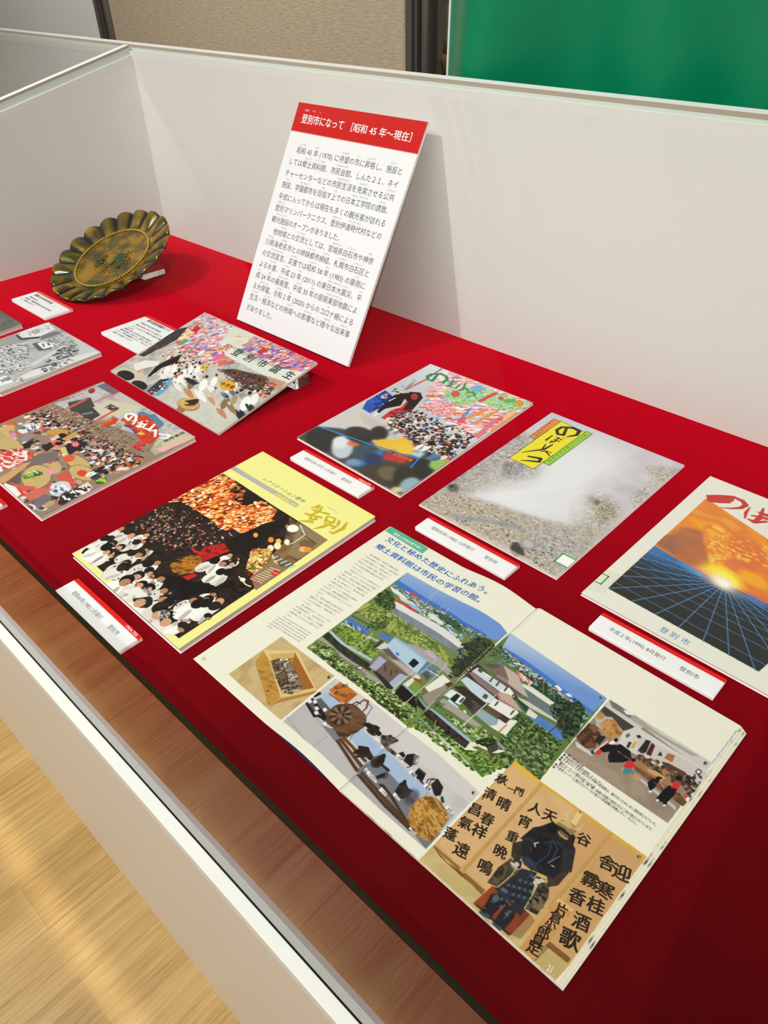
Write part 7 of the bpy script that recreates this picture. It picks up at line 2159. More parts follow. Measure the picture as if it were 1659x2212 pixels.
('P',[-2613,2789,-2628,2860,-2588,2907,-2534,2909,-2501,2845,-2532,2789],(30,26,28)),
('P',[-2584,2902,-2536,2917,-2506,2869,-2523,2816],(110,104,104)),
('P',[-2533,2863,-2541,2908,-2513,2881,-2509,2832],(200,200,204)),
('S',[-2540,2763,-2523,2797],(34,28,28),8),
('P',[-2460,2763,-2465,2832,-2381,2827,-2355,2752,-2407,2739],(24,22,24)),
('P',[-2465,2832,-2377,2831,-2377,2813,-2461,2818],(70,68,68)),
('P',[-2389,2737,-2355,2752,-2312,2738,-2355,2734],(22,20,22)),
('P',[-2286,2780,-2277,2860,-2191,2831,-2159,2756,-2209,2727],(40,34,32)),
('B',[-2320,2766,-2333,2799,-2303,2836,-2251,2847],(30,26,26),[9,9,9,9]),
('B',[-2290,2758,-2311,2810,-2281,2847],(30,26,26),[7,7,8]),
('P',[-2218,2736,-2183,2804,-2159,2756,-2188,2720],(26,24,26)),
('P',[-2692,2777,-2692,2815,-2614,2807,-2606,2769],(238,236,232)),
('T',[-2668,2776,-2615,2776],'台秤',36,(60,60,66),0.02),
('P',[-2501,2734,-2500,2772,-2426,2764,-2418,2727],(238,236,232)),
('T',[-2478,2733,-2427,2733],'箱',36,(60,60,66),0.02),
('P',[-2324,2722,-2323,2760,-2251,2752,-2244,2716],(238,236,232)),
('T',[-2302,2722,-2253,2722],'電話機',36,(60,60,66),0.02),
('P',[-2060,2693,-2058,2729,-1990,2722,-1984,2687],(238,236,232)),
('T',[-2039,2693,-1992,2693],'安全灯',36,(60,60,66),0.02),
('P',[-2737,2480,-2737,2517,-2661,2511,-2652,2475],(238,236,232)),
('T',[-2714,2480,-2661,2481],'カンテラ',36,(60,60,66),0.02),
('P',[-2572,2441,-2571,2477,-2497,2471,-2490,2436],(238,236,232)),
('T',[-2549,2441,-2499,2442],'つち',36,(60,60,66),0.02),
('P',[-2457,2489,-2456,2525,-2383,2519,-2376,2484],(238,236,232)),
('T',[-2435,2489,-2385,2490],'とけい',36,(60,60,66),0.02),
('P',[-2159,2358,-2156,2393,-2089,2388,-2083,2355],(238,236,232)),
('T',[-2138,2359,-2091,2360],'背負かご',36,(60,60,66),0.02),
('P',[-2774,2501,-2758,2521,-2637,2491,-2632,2474,-2753,2483],(238,236,232)),
('T',[-2740,2490,-2650,2483],'カンテラ',40,(50,50,60),0.02),
('E',[-2791,2513],(206,210,206),19,17,2.47),
('B',[-2660,2524,-2639,2571],(30,28,30),[33,38]),
('B',[-2648,2580,-2640,2606,-2613,2595,-2607,2563,-2625,2547],(30,28,30),[8,8,8,8,8]),
('B',[-2592,2487,-2562,2498],(60,42,34),[27,25]),
('B',[-2557,2493,-2448,2471,-2312,2426,-2238,2404],(70,48,36),[27,27,21,19]),
('P',[-2466,2525,-2485,2614,-2468,2656,-2398,2623,-2355,2636,-2350,2553,-2384,2505],(40,36,36)),
('E',[-2459,2638],(30,28,28),31,17,2.02),
('M',[-2457,2533,-2476,2604,-2406,2615,-2363,2620,-2363,2550,-2393,2514],[(60,54,50),(30,26,26)],40,0,1,256,1,0),
('E',[-2329,2582],(60,56,66),74,60,-1.46,0.4,0.7),
('P',[-2225,2424,-2258,2477,-2278,2594,-2252,2670,-2172,2718,-2085,2704,-1984,2664,-1967,2581,-1957,2415,-1994,2373,-2093,2368,-2165,2382],(176,124,52)),
('M',[-2225,2424,-2258,2477,-2278,2594,-2252,2670,-2172,2718,-2085,2704,-1984,2664,-1967,2581,-1957,2415,-1994,2373,-2093,2368,-2165,2382],[(150,100,38),(206,156,80),(120,78,30),(190,140,66)],24,-0.35,4,257,1,0.3),
('S',[-2211,2420,-2204,2510,-2126,2700],(224,178,100),2,0.5),
('S',[-2200,2413,-2184,2505,-2115,2692],(224,178,100),2,0.5),
('S',[-2189,2405,-2164,2500,-2103,2684],(224,178,100),2,0.5),
('S',[-2177,2398,-2145,2495,-2092,2676],(224,178,100),2,0.5),
('S',[-2166,2390,-2125,2490,-2081,2668],(224,178,100),2,0.5),
('S',[-2155,2383,-2106,2485,-2069,2660],(224,178,100),2,0.5),
('S',[-2144,2375,-2087,2480,-2058,2652],(224,178,100),2,0.5),
('S',[-2133,2368,-2068,2475,-2047,2644],(224,178,100),2,0.5),
('S',[-2122,2361,-2048,2470,-2036,2636],(224,178,100),2,0.5),
('S',[-2110,2353,-2029,2465,-2025,2628],(224,178,100),2,0.5),
('S',[-2099,2346,-2011,2460,-2014,2620],(224,178,100),2,0.5),
('S',[-2088,2339,-1992,2455,-2003,2612],(224,178,100),2,0.5),
('S',[-2077,2331,-1973,2451,-1992,2604],(224,178,100),2,0.5),
('S',[-2248,2665,-2256,2710],(206,150,70),11),
('B',[-2138,2750,-2105,2728],(60,40,30),[24,19]),
('E',[-2124,2737],(20,80,70),28,14,2.25),
('P',[-2013,2637,-1975,2705,-1976,2663,-1989,2626],(206,160,80)),
('E',[-1973,2959],(50,48,48),16,14,1.94),
('T',[-1973,2947,-1954,2952],'４',30,(250,250,246)),
('S',[-1947,2378,-1960,2444],(90,90,96),3),
('E',[-1708,4531],(30,40,60),16,11,1.85),
('T',[-1710,4519,-1693,4522],'１',30,(250,250,246)),
('P',[-1639,4574,-648,4570,-668,3802,-1637,3801],(150,134,116)),
('M',[-1637,3801,-1624,4027,-1449,3951,-1181,4008,-837,3999,-672,3944,-668,3802],[(146,128,110),(166,148,128),(138,120,104)],200,0,1,291,1,0),
('P',[-1639,4574,-648,4570,-649,4462,-813,4461,-1262,4503,-1277,4428,-1629,4419],(206,202,194)),
('P',[-1639,4574,-1352,4566,-1115,4536,-754,4553,-814,4517,-1288,4500,-1579,4509],(170,164,156)),
('P',[-1639,4562,-1557,4572,-1398,4546,-1392,4509,-1579,4509],(120,114,108)),
('P',[-1486,4550,-1431,4580,-1379,4563,-1443,4525],(236,236,236)),
('P',[-1634,4403,-1631,4472,-1318,4452,-1369,4343,-1498,4369],(70,64,60)),
('P',[-1643,4320,-1522,4411,-1369,4343,-1331,4177,-1413,4222,-1577,4234],(186,180,172)),
('P',[-1647,4006,-1640,4218,-1510,4193,-1461,4018,-1525,3959],(96,60,40)),
('M',[-1647,4006,-1640,4218,-1502,4180,-1470,4009,-1559,3968],[(110,70,46),(60,40,32),(140,92,60)],40,0,1,292,1,0),
('P',[-1620,4174,-1608,4237,-1543,4225,-1539,4146],(130,86,56)),
('M',[-1566,4265,-1542,4371,-1470,4395,-1366,4325,-1365,4236,-1449,4188],[(176,122,66),(206,156,96),(150,100,54)],50,0,1,293,1,0),
('E',[-1601,4348],(190,140,80),38,30,-1.97),
('P',[-1507,4094,-1507,4165,-1449,4188,-1449,4068],(40,38,36)),
('P',[-1536,3989,-1540,4054,-1484,4056,-1470,4009],(120,70,44)),
('P',[-1628,3963,-1602,3968,-1440,3959,-1438,3932,-1587,3921],(206,202,196)),
('P',[-1369,4343,-1299,4469,-649,4462,-641,4233,-831,4238,-1179,4200,-1331,4177],(214,210,204)),
('P',[-1333,4315,-1325,4363,-1301,4345,-1309,4297],(110,100,90)),
('P',[-1256,4365,-1185,4411,-643,4449,-633,4294,-767,4261,-1168,4229],(206,196,190)),
('P',[-1175,4242,-1178,4398,-1139,4414,-1114,4279],(40,36,40)),
('P',[-1107,4266,-1127,4404,-1090,4399,-1066,4275],(80,34,36)),
('P',[-1029,4319,-1027,4379,-994,4341],(50,46,50)),
('P',[-1269,4214,-1280,4283,-1255,4287,-1244,4218],(60,50,44)),
('P',[-1235,4226,-1244,4317,-1223,4316,-1212,4247],(206,170,60)),
('P',[-1264,4379,-1244,4407,-1216,4392,-1235,4365],(40,40,44)),
('P',[-1155,4242,-1158,4297,-1116,4258],(50,48,50)),
('P',[-971,4334,-972,4401,-917,4422,-902,4340],(170,110,70)),
('P',[-958,4233,-933,4312,-774,4328,-748,4224,-866,4206],(100,66,44)),
('P',[-748,4224,-753,4310,-715,4309,-696,4218],(44,40,40)),
('D',[-1197,4183,-1136,4220,-918,4307,-706,4317,-633,4294,-612,4120,-847,4168,-1102,4156],[(40,36,36),(90,66,50),(120,84,60),(150,120,96),(60,56,60)],170,9,13,0,1.6,294,0.4),
('E',[-698,4407],(60,58,60),31,23,1.51),
('E',[-698,4407],(220,220,216),19,14,1.53),
('E',[-700,4332],(30,30,34),14,10,1.63),
('E',[-711,4276],(30,30,34),15,11,1.63),
('D',[-779,4286,-663,4412,-632,4241,-719,4215],[(30,30,34),(70,60,56)],24,10,12,0,1,295,0.4),
('P',[-1165,4174,-1109,4169,-727,4154,-717,4110,-941,4100,-1124,4098],(166,120,80)),
('P',[-1039,4139,-964,4171,-862,4173,-882,4136,-1002,4118],(200,160,110)),
('M',[-1124,4098,-941,4100,-717,4110,-640,4077,-648,4018,-879,4031,-1103,4061],[(90,64,46),(140,100,70)],50,0,1,296,1,0),
('P',[-1059,4028,-935,4016,-690,3979,-672,3944,-766,3960,-1030,4000],(196,190,184)),
('P',[-930,4193,-925,4244,-890,4239,-886,4169],(176,120,80)),
('P',[-1446,3993,-1426,4149,-1382,4169,-1399,4055,-1397,3980,-1457,3963],(214,50,56)),
('P',[-1401,4153,-1383,4219,-1350,4199,-1382,4120],(236,232,228)),
('E',[-1370,4216],(24,20,22),21,17,1.53),
('S',[-1448,3972,-1417,4157],(236,230,226),11),
('P',[-1473,3968,-1463,3997,-1432,3957,-1454,3947],(40,60,90)),
('P',[-1336,4017,-1360,4131,-1320,4207,-1220,4201,-1169,4132,-1209,4058,-1262,4009,-1298,3976],(24,24,28)),
('P',[-1434,4043,-1402,4131,-1331,4177,-1338,4092,-1385,4030],(20,20,24)),
('S',[-1302,4126,-1178,4124],(200,190,190),4),
('E',[-1314,4183],(20,18,20),24,19,-1.86),
('S',[-1337,3996,-1343,4030],(226,150,120),8),
('P',[-1188,4021,-1194,4081,-1166,4126,-1119,4103,-1130,4037],(214,44,56)),
('E',[-1157,4140],(24,20,22),23,17,-2.01),
('P',[-1181,4008,-1133,4043,-1094,4032,-1144,3968,-1171,3980],(50,140,140)),
('E',[-1053,4006],(196,150,100),35,29,-3.09),
('S',[-1176,3976,-1181,4008],(226,180,150),9),
('P',[-965,4024,-949,4092,-902,4100,-896,4015,-909,3968,-941,3992],(22,22,26)),
('E',[-911,4118],(20,18,20),30,22,-2.04),
('E',[-892,4118],(214,160,130),14,10,1.49),
('S',[-930,4056,-906,4060],(206,50,50),5),
('E',[-906,3962],(236,232,230),15,10,-2.13),
('S',[-887,4096,-836,4071],(214,160,130),9),
('P',[-837,3999,-822,4119,-758,4143,-745,4066,-761,3948,-815,3932],(20,20,24)),
('P',[-797,4107,-806,4188,-758,4205,-747,4144],(206,48,52)),
('E',[-793,4237],(18,16,18),31,22,-1.95),
('S',[-792,4059,-763,3929],(18,18,22),26),
('S',[-821,4067,-829,3936],(18,18,22),24),
('E',[-762,3926],(236,232,230),14,10,-2.13),
('E',[-826,3930],(236,232,230),14,10,-2.13),
('E',[-674,4123],(214,70,60),20,14,-1.97),
('E',[-692,4523],(40,38,38),20,14,1.64),
('T',[-695,4507,-676,4513],'２',30,(250,250,246)),
('E',[-1707,4531],(40,38,38),1,1,1.85),
('T',[-1599,3793,-1437,3776],'郷土資料館全景',33,(60,60,58),0.01),
('T',[-1601,3759,-1226,3738],'開拓時代の家屋を再現したコーナー',33,(60,60,58),0.01),
('T',[-1603,3727,-711,3709],'お湯を引くために使われた木製の給湯管は、錆びないために永い間利用されていた。',33,(60,60,58),0.01),
('T',[-1608,3685,-1236,3670],'観光コーナーに展示されています。',33,(60,60,58),0.01),
('T',[-1604,3661,-717,3651],'鉱山コーナー、かつて金・銀・銅・硫黄の採掘で使用された工具が展示されています。',33,(60,60,58),0.01),
('T',[-1605,3626,-831,3615],'片倉家コーナーに展示されている片倉小十郎景綱の実戦よろい、かぶと。',33,(60,60,58),0.01),
('E',[-1618,3780],(40,38,38),13,11,1.82),
('T',[-1619,3771,-1606,3774],'１',26,(250,250,246)),
('E',[-1620,3745],(40,38,38),13,11,1.82),
('T',[-1621,3736,-1608,3739],'２',26,(250,250,246)),
('E',[-1620,3717],(40,38,38),13,11,1.82),
('T',[-1621,3708,-1608,3711],'３',26,(250,250,246)),
('E',[-1618,3652],(40,38,38),13,10,1.81),
('T',[-1619,3643,-1606,3646],'４',26,(250,250,246)),
('E',[-1619,3619],(40,38,38),13,10,1.81),
('T',[-1620,3610,-1607,3613],'５',26,(250,250,246)),
('S',[-637,5032,-650,4569],(40,100,190),4),
('P',[-1901,3446,-1615,3429,-976,3434,-660,3439,-672,2371,-693,2185,-1927,2201],(206,166,104)),
('G',[-1874,2312,-931,2163,-1927,2201,-1920,2394,-1637,2376,-1404,2376,-1069,2358,-819,2354,-680,2363,-693,2185],(212,188,130),(196,176,116)),
('M',[-1927,2201,-1920,2394,-1637,2376,-1404,2376,-1069,2358,-688,2376,-693,2185],[(206,182,124),(190,166,106),(216,194,140)],140,0.7,3,301,0.7,0),
('P',[-1901,3446,-1615,3429,-1300,3429,-976,3434,-660,3439,-654,3358,-1294,3347,-1882,3384],(214,172,70)),
('P',[-1901,3446,-1634,3433,-1628,3376,-1891,3385],(226,180,70)),
('P',[-1920,2394,-1653,2396,-1646,2368,-1912,2375],(150,104,60)),
('P',[-1891,3385,-1604,3388,-1653,2396,-1905,2426],(222,180,128)),
('P',[-1589,3402,-1271,3407,-1235,3231,-1309,2530,-1419,2395,-1614,2397],(214,172,120)),
('P',[-1254,3403,-946,3406,-973,2843,-999,2625,-1110,2683],(206,160,106)),
('P',[-937,3396,-670,3412,-689,2418,-884,2410,-935,2528],(198,150,96)),
('M',[-1891,3385,-1604,3388,-1653,2396,-1905,2426],[(226,186,134),(206,164,112),(216,176,122)],260,0,1,302,0.5,0),
('M',[-1589,3402,-1271,3407,-1235,3231,-1419,2395,-1614,2397],[(226,186,134),(206,164,112),(216,176,122)],260,0,1,302,0.5,0),
('M',[-937,3396,-670,3412,-689,2418,-884,2410],[(226,186,134),(206,164,112),(216,176,122)],260,0,1,302,0.5,0),
('S',[-1612,3412,-1628,2385],(190,146,70),10),
('S',[-1593,3408,-1615,2388],(150,110,60),4),
('S',[-961,3420,-995,2597],(190,146,70),9),
('S',[-945,3417,-980,2595],(140,100,56),3),
('P',[-1916,2380,-1750,2358,-1620,2375,-1437,2379,-1406,2358,-1613,2347,-1828,2354],(120,80,44)),
('P',[-1606,2388,-1412,2386,-1407,2341,-1608,2361],(140,96,54)),
('P',[-884,2410,-689,2418,-688,2376,-868,2367],(130,88,50)),
('V',[-1877,3223,-1870,3221],'秋',102,(50,38,32),0.03,(0.96,0.28)),
('V',[-1870,3045,-1863,3044],'清',112,(50,38,32),0.03,(0.96,0.28)),
('V',[-1873,2854,-1866,2853],'昌',116,(50,38,32),0.03,(0.96,0.28)),
('V',[-1856,2706,-1849,2705],'氣',116,(50,38,32),0.03,(0.96,0.28)),
('V',[-1886,2554,-1878,2553],'蓬',112,(50,38,32),0.03,(0.96,0.28)),
('V',[-1768,3200,-1761,3198],'一',74,(50,38,32),0.03,(0.96,0.28)),
('V',[-1706,3227,-1698,3226],'門',84,(50,38,32),0.03,(0.96,0.28)),
('V',[-1734,3051,-1727,3050],'晴',121,(50,38,32),0.03,(0.96,0.28)),
('V',[-1749,2853,-1742,2852],'春',116,(50,38,32),0.03,(0.96,0.28)),
('V',[-1733,2727,-1726,2726],'祥',126,(50,38,32),0.03,(0.96,0.28)),
('V',[-1740,2511,-1733,2510],'遠',130,(50,38,32),0.03,(0.96,0.28)),
('V',[-1520,3191,-1512,3189],'人',112,(50,38,32),0.03,(0.96,0.28)),
('V',[-1397,3217,-1390,3216],'天',121,(50,38,32),0.03,(0.96,0.28)),
('V',[-1517,3039,-1510,3038],'宵',112,(50,38,32),0.03,(0.96,0.28)),
('V',[-1512,2867,-1505,2866],'重',102,(50,38,32),0.03,(0.96,0.28)),
('V',[-1511,2706,-1504,2705],'晩',112,(50,38,32),0.03,(0.96,0.28)),
('V',[-1524,2528,-1517,2527],'鳴',121,(50,38,32),0.03,(0.96,0.28)),
('V',[-1090,3231,-1083,3230],'谷',116,(50,38,32),0.03,(0.96,0.28)),
('V',[-738,3198,-732,3197],'迎',140,(50,38,32),0.03,(0.96,0.28)),
('V',[-763,2992,-757,2992],'寒',140,(50,38,32),0.03,(0.96,0.28)),
('V',[-752,2850,-746,2849],'桂',130,(50,38,32),0.03,(0.96,0.28)),
('V',[-769,2679,-763,2678],'酒',130,(50,38,32),0.03,(0.96,0.28)),
('V',[-765,2524,-760,2523],'歌',149,(50,38,32),0.03,(0.96,0.28)),
('V',[-858,3189,-852,3188],'舎',130,(50,38,32),0.03,(0.96,0.28)),
('V',[-884,2987,-877,2986],'霧',130,(50,38,32),0.03,(0.96,0.28)),
('V',[-887,2813,-880,2812],'香',130,(50,38,32),0.03,(0.96,0.28)),
('B',[-1887,3005,-1884,2958],(50,38,32),[13,7]),
('B',[-1914,3174,-1871,3276,-1871,3173],(50,38,32),[12,7,10]),
('B',[-1696,3252,-1689,3208],(50,38,32),[13,7]),
('P',[-1419,2249,-1388,2474,-1291,2465,-1064,2470,-1084,2261,-1150,2252],(130,56,34)),
('M',[-1419,2249,-1388,2474,-1081,2454,-1088,2265],[(120,50,30),(160,76,44)],80,0.7,2,304,0.8,0),
('P',[-1419,2249,-1378,2264,-1084,2261,-1094,2244],(60,34,26)),
('P',[-1347,2301,-1362,2399,-1309,2448,-1239,2433,-1260,2303,-1258,2243,-1342,2227],(34,34,38)),
('P',[-1236,2310,-1234,2406,-1166,2453,-1136,2372,-1141,2260,-1168,2220,-1225,2228],(34,34,38)),
('P',[-1346,2398,-1323,2427,-1289,2402,-1310,2351],(96,110,124),0.8),
('P',[-1208,2351,-1196,2394,-1172,2401,-1179,2332],(90,100,112),0.7),
('P',[-1352,2240,-1271,2269,-1262,2239,-1339,2214],(66,74,84)),
('P',[-1235,2241,-1153,2257,-1154,2230,-1221,2216],(66,74,84)),
('E',[-1326,2352],(190,196,200),4,3,-1.73),
('E',[-1328,2374],(190,196,200),4,3,-1.72),
('E',[-1188,2324],(190,196,200),4,3,-1.79),
('E',[-1185,2350],(190,196,200),4,3,-1.78),
('E',[-1333,2282],(190,196,200),4,3,-1.77),
('P',[-1355,2471,-1327,2699,-1206,2760,-1154,2642,-1125,2507,-1122,2432,-1239,2433],(40,44,50)),
('P',[-1342,2483,-1339,2505,-1317,2503,-1320,2479],(30,30,32)),
('P',[-1327,2458,-1324,2480,-1301,2478,-1304,2454],(64,92,116)),
('P',[-1311,2433,-1308,2456,-1286,2454,-1289,2430],(30,30,32)),
('P',[-1296,2409,-1293,2431,-1271,2429,-1274,2405],(64,92,116)),
('P',[-1281,2385,-1278,2406,-1256,2405,-1259,2381],(30,30,32)),
('P',[-1266,2360,-1263,2382,-1241,2380,-1244,2357],(64,92,116)),
('P',[-1320,2526,-1317,2549,-1295,2547,-1298,2522],(64,92,116)),
('P',[-1305,2501,-1302,2524,-1280,2522,-1283,2497],(30,30,32)),
('P',[-1289,2476,-1287,2499,-1264,2497,-1267,2473],(64,92,116)),
('P',[-1274,2452,-1271,2474,-1249,2472,-1252,2448],(30,30,32)),
('P',[-1259,2427,-1256,2449,-1234,2447,-1237,2423],(64,92,116)),
('P',[-1244,2403,-1241,2425,-1219,2423,-1223,2399],(30,30,32)),
('P',[-1298,2570,-1295,2593,-1273,2590,-1276,2566],(30,30,32)),
('P',[-1283,2545,-1280,2567,-1258,2565,-1261,2541],(64,92,116)),
('P',[-1268,2520,-1265,2542,-1242,2540,-1246,2516],(30,30,32)),
('P',[-1253,2495,-1250,2517,-1227,2515,-1231,2491],(64,92,116)),
('P',[-1237,2470,-1234,2492,-1212,2490,-1216,2466],(30,30,32)),
('P',[-1223,2445,-1220,2467,-1198,2465,-1201,2441],(64,92,116)),
('P',[-1276,2614,-1273,2637,-1251,2634,-1254,2610],(64,92,116)),
('P',[-1261,2588,-1258,2611,-1236,2609,-1239,2584],(30,30,32)),
('P',[-1246,2563,-1243,2585,-1220,2583,-1224,2559],(64,92,116)),
('P',[-1231,2538,-1228,2560,-1205,2558,-1209,2534],(30,30,32)),
('P',[-1216,2513,-1213,2535,-1191,2533,-1194,2509],(64,92,116)),
('P',[-1201,2488,-1198,2510,-1176,2508,-1179,2484],(30,30,32)),
('P',[-1254,2658,-1251,2681,-1229,2678,-1232,2653],(30,30,32)),
('P',[-1239,2632,-1236,2655,-1213,2652,-1217,2628],(64,92,116)),
('P',[-1224,2606,-1221,2629,-1198,2627,-1202,2602],(30,30,32)),
('P',[-1209,2581,-1206,2603,-1183,2601,-1187,2577],(64,92,116)),
('P',[-1194,2556,-1191,2578,-1169,2576,-1172,2552],(30,30,32)),
('P',[-1179,2531,-1176,2553,-1154,2551,-1157,2527],(64,92,116)),
('P',[-1232,2702,-1229,2725,-1206,2722,-1210,2698],(64,92,116)),
('P',[-1217,2676,-1214,2699,-1191,2696,-1195,2672],(30,30,32)),
('P',[-1202,2650,-1198,2673,-1176,2670,-1180,2646],(64,92,116)),
('P',[-1187,2624,-1183,2647,-1161,2645,-1165,2620],(30,30,32)),
('P',[-1172,2599,-1169,2621,-1147,2619,-1150,2595],(64,92,116)),
('P',[-1157,2574,-1154,2596,-1132,2594,-1135,2570],(30,30,32)),
('P',[-1369,2458,-1336,2505,-1256,2498,-1242,2438,-1354,2439],(46,50,58)),
('P',[-1329,2495,-1280,2500,-1287,2469,-1331,2468],(100,112,126),0.8),
('P',[-1221,2450,-1107,2492,-1109,2413,-1194,2412],(40,44,50)),
('M',[-1436,2437,-1444,2590,-1417,2719,-1310,2697,-1324,2550,-1356,2462],[(66,56,46),(96,82,64),(44,38,34)],50,0,1,306,1,0.2),
('S',[-1436,2437,-1364,2462],(214,190,130),6),
('S',[-1340,2739,-1335,2606,-1355,2471],(214,190,130),7),
('M',[-1150,2678,-1093,2765,-1034,2656,-1026,2498,-1117,2475,-1137,2576],[(60,52,44),(90,78,62),(40,36,32)],50,0,1,307,1,0.2),
('S',[-1117,2475,-1024,2495],(220,200,150),6),
('S',[-1146,2673,-1130,2566,-1120,2480],(220,200,150),6),
('D',[-1125,2539,-1083,2708,-1043,2648,-1036,2512],[(30,30,30),(120,104,80)],40,12,16,0,1.2,308,0.4),
('M',[-1477,2823,-1427,2905,-1363,2857,-1358,2722,-1424,2730],[(70,56,46),(44,36,34)],50,0,1,309,1,0),
('M',[-1152,2810,-1115,2930,-1026,2927,-1035,2785,-1081,2726],[(70,56,46),(44,36,34)],50,0,1,310,1,0),
('P',[-1451,2939,-1425,3036,-1373,3140,-1301,3170,-1181,3170,-1087,3114,-1036,2987,-1069,2904,-1088,2802,-1172,2775,-1256,2747,-1314,2745,-1400,2823],(34,34,38)),
('M',[-1458,2895,-1433,3047,-1365,3129,-1306,3018,-1401,2912],[(44,44,48),(28,28,32),(60,58,58)],50,0.5,2,311,1,0),
('M',[-1160,3045,-1087,3114,-1013,2939,-1078,2896],[(50,50,54),(30,30,34)],50,0.5,2,312,1,0),
('P',[-1377,2988,-1319,3060,-1160,3045,-1113,2949,-1141,2837,-1249,2823,-1314,2831],(26,26,32)),
('B',[-1332,2922,-1351,2940,-1332,2967],(190,200,206),[10,13,10],0.9),
('B',[-1185,2882,-1150,2984],(170,180,190),[10,6],0.6),
('B',[-1156,2883,-1136,2885],(206,200,190),[10,10],0.8),
('S',[-1369,2888,-1328,2872],(110,86,60),4),
('P',[-1362,2770,-1333,2815,-1242,2812,-1229,2773,-1314,2745],(44,60,80)),
('S',[-1260,3061,-1221,2936,-1252,2785,-1231,2669],(44,60,78),11),
('S',[-1260,3061,-1188,3020,-1181,2920],(44,60,78),12),
('S',[-1252,2785,-1336,2776],(44,60,78),11),
('S',[-1252,2785,-1213,2770],(44,60,78),11),
('S',[-1250,3069,-1175,3068],(44,60,78),12),
('S',[-1256,3055,-1291,2995],(44,60,78),12),
('S',[-1256,3055,-1252,2785,-1237,2647],(30,40,54),5),
('P',[-1387,2678,-1395,2731,-1338,2757,-1310,2697,-1346,2664],(50,46,44)),
('B',[-1346,2758,-1326,2751,-1310,2697,-1348,2666,-1383,2672],(224,206,150),[5,5,5,5,5]),
('P',[-1181,2682,-1192,2739,-1133,2760,-1109,2725,-1150,2678],(50,46,44)),
('B',[-1200,2698,-1195,2745,-1136,2766],(224,206,150),[5,5,5]),
('D',[-1186,2711,-1134,2751,-1127,2708,-1166,2680],[(206,196,180)],14,8,10,0,2,313,0.4),
('D',[-1385,2696,-1340,2739,-1327,2699,-1362,2675],[(206,196,180)],10,8,10,0,2,314,0.4),
('P',[-1342,3094,-1307,3202,-1218,3228,-1144,3205,-1112,3108,-1189,3090,-1260,3061],(38,34,34)),
('P',[-1321,3189,-1298,3258,-1205,3278,-1161,3244,-1179,3190,-1246,3202],(150,120,76)),
('P',[-1314,3224,-1270,3274,-1197,3266,-1218,3228],(200,176,120)),
('B',[-1270,3274,-1305,3317,-1297,3363],(214,190,140),[8,19,5]),
('B',[-1199,3245,-1158,3274,-1160,3338],(206,182,130),[11,18,7]),
('P',[-1239,3284,-1254,3403,-1205,3410,-1195,3286],(226,200,140)),
('E',[-1234,3410],(150,110,60),11,9,-1.79),
('P',[-1281,3151,-1258,3173,-1181,3170,-1181,3134,-1237,3118],(120,90,64)),
('B',[-1260,3142,-1197,3137,-1180,3144],(206,190,150),[8,10,7]),
('P',[-1373,3140,-1347,3193,-1282,3187,-1282,3095,-1335,3083],(24,22,24)),
('P',[-977,2709,-850,2716,-868,2208,-990,2216],(206,150,90)),
('P',[-977,2709,-850,2716,-858,2685,-978,2677],(226,186,130)),
('M',[-967,2671,-854,2689,-871,2213,-986,2220],[(212,158,98),(196,140,82),(222,172,112)],100,0.9,2,315,0.6,0),
('V',[-918,2656,-912,2655],'片',98,(50,38,32),0.03,(0.96,0.28)),
('V',[-920,2584,-914,2584],'倉',98,(50,38,32),0.03,(0.96,0.28)),
('V',[-921,2514,-915,2513],'小',84,(50,38,32),0.03,(0.96,0.28)),
('V',[-923,2475,-917,2474],'十',74,(50,38,32),0.03,(0.96,0.28)),
('V',[-925,2427,-919,2427],'郎',98,(50,38,32),0.03,(0.96,0.28)),
('V',[-924,2354,-918,2354],'具',98,(50,38,32),0.03,(0.96,0.28)),
('V',[-920,2299,-914,2299],'足',102,(50,38,32),0.03,(0.96,0.28)),
('P',[-868,2208,-866,2383,-837,2381,-855,2249],(110,80,50),0.5),
('P',[-1084,2261,-1064,2470,-1012,2457,-1018,2285],(120,88,52),0.5),
('T',[-770,2237,-731,2245],'21',65,(250,246,226),0.02),
('E',[-702,3396],(50,44,40),16,12,1.53),
('T',[-705,3383,-688,3389],'５',30,(250,250,246)),
]



def booklet(key, label, corners, z, density, base, group, edge_mat, name='booklet', cat='booklet', shift=0.6):
    ctr = np.mean(np.array(corners), 0)
    t_ = empty(name, mm(ctr[0], ctr[1], 0), label, cat, group)
    cv = Canvas(*bbox(corners), density * 2 * Q, base)
    cv.run(ART.get(key, []))
    cov = printed_sheet('cover', corners, flat_place(z - 0.25), cv, density * Q, t_, M_INK, gain=GAIN)
    inner = shrink(corners, 0.7)
    slab('pages', inner, 0.5, z - 0.3, edge_mat, t_)
    back = [(x + shift * (1 if x > ctr[0] else -0.5), y - shift * 0.5) for x, y in corners]
    slab('back_cover', back, 0.05, 0.45, M_FOAM, t_)
    return cov


GAIN = 0.93
BK = 'city booklets laid out on the red felt'

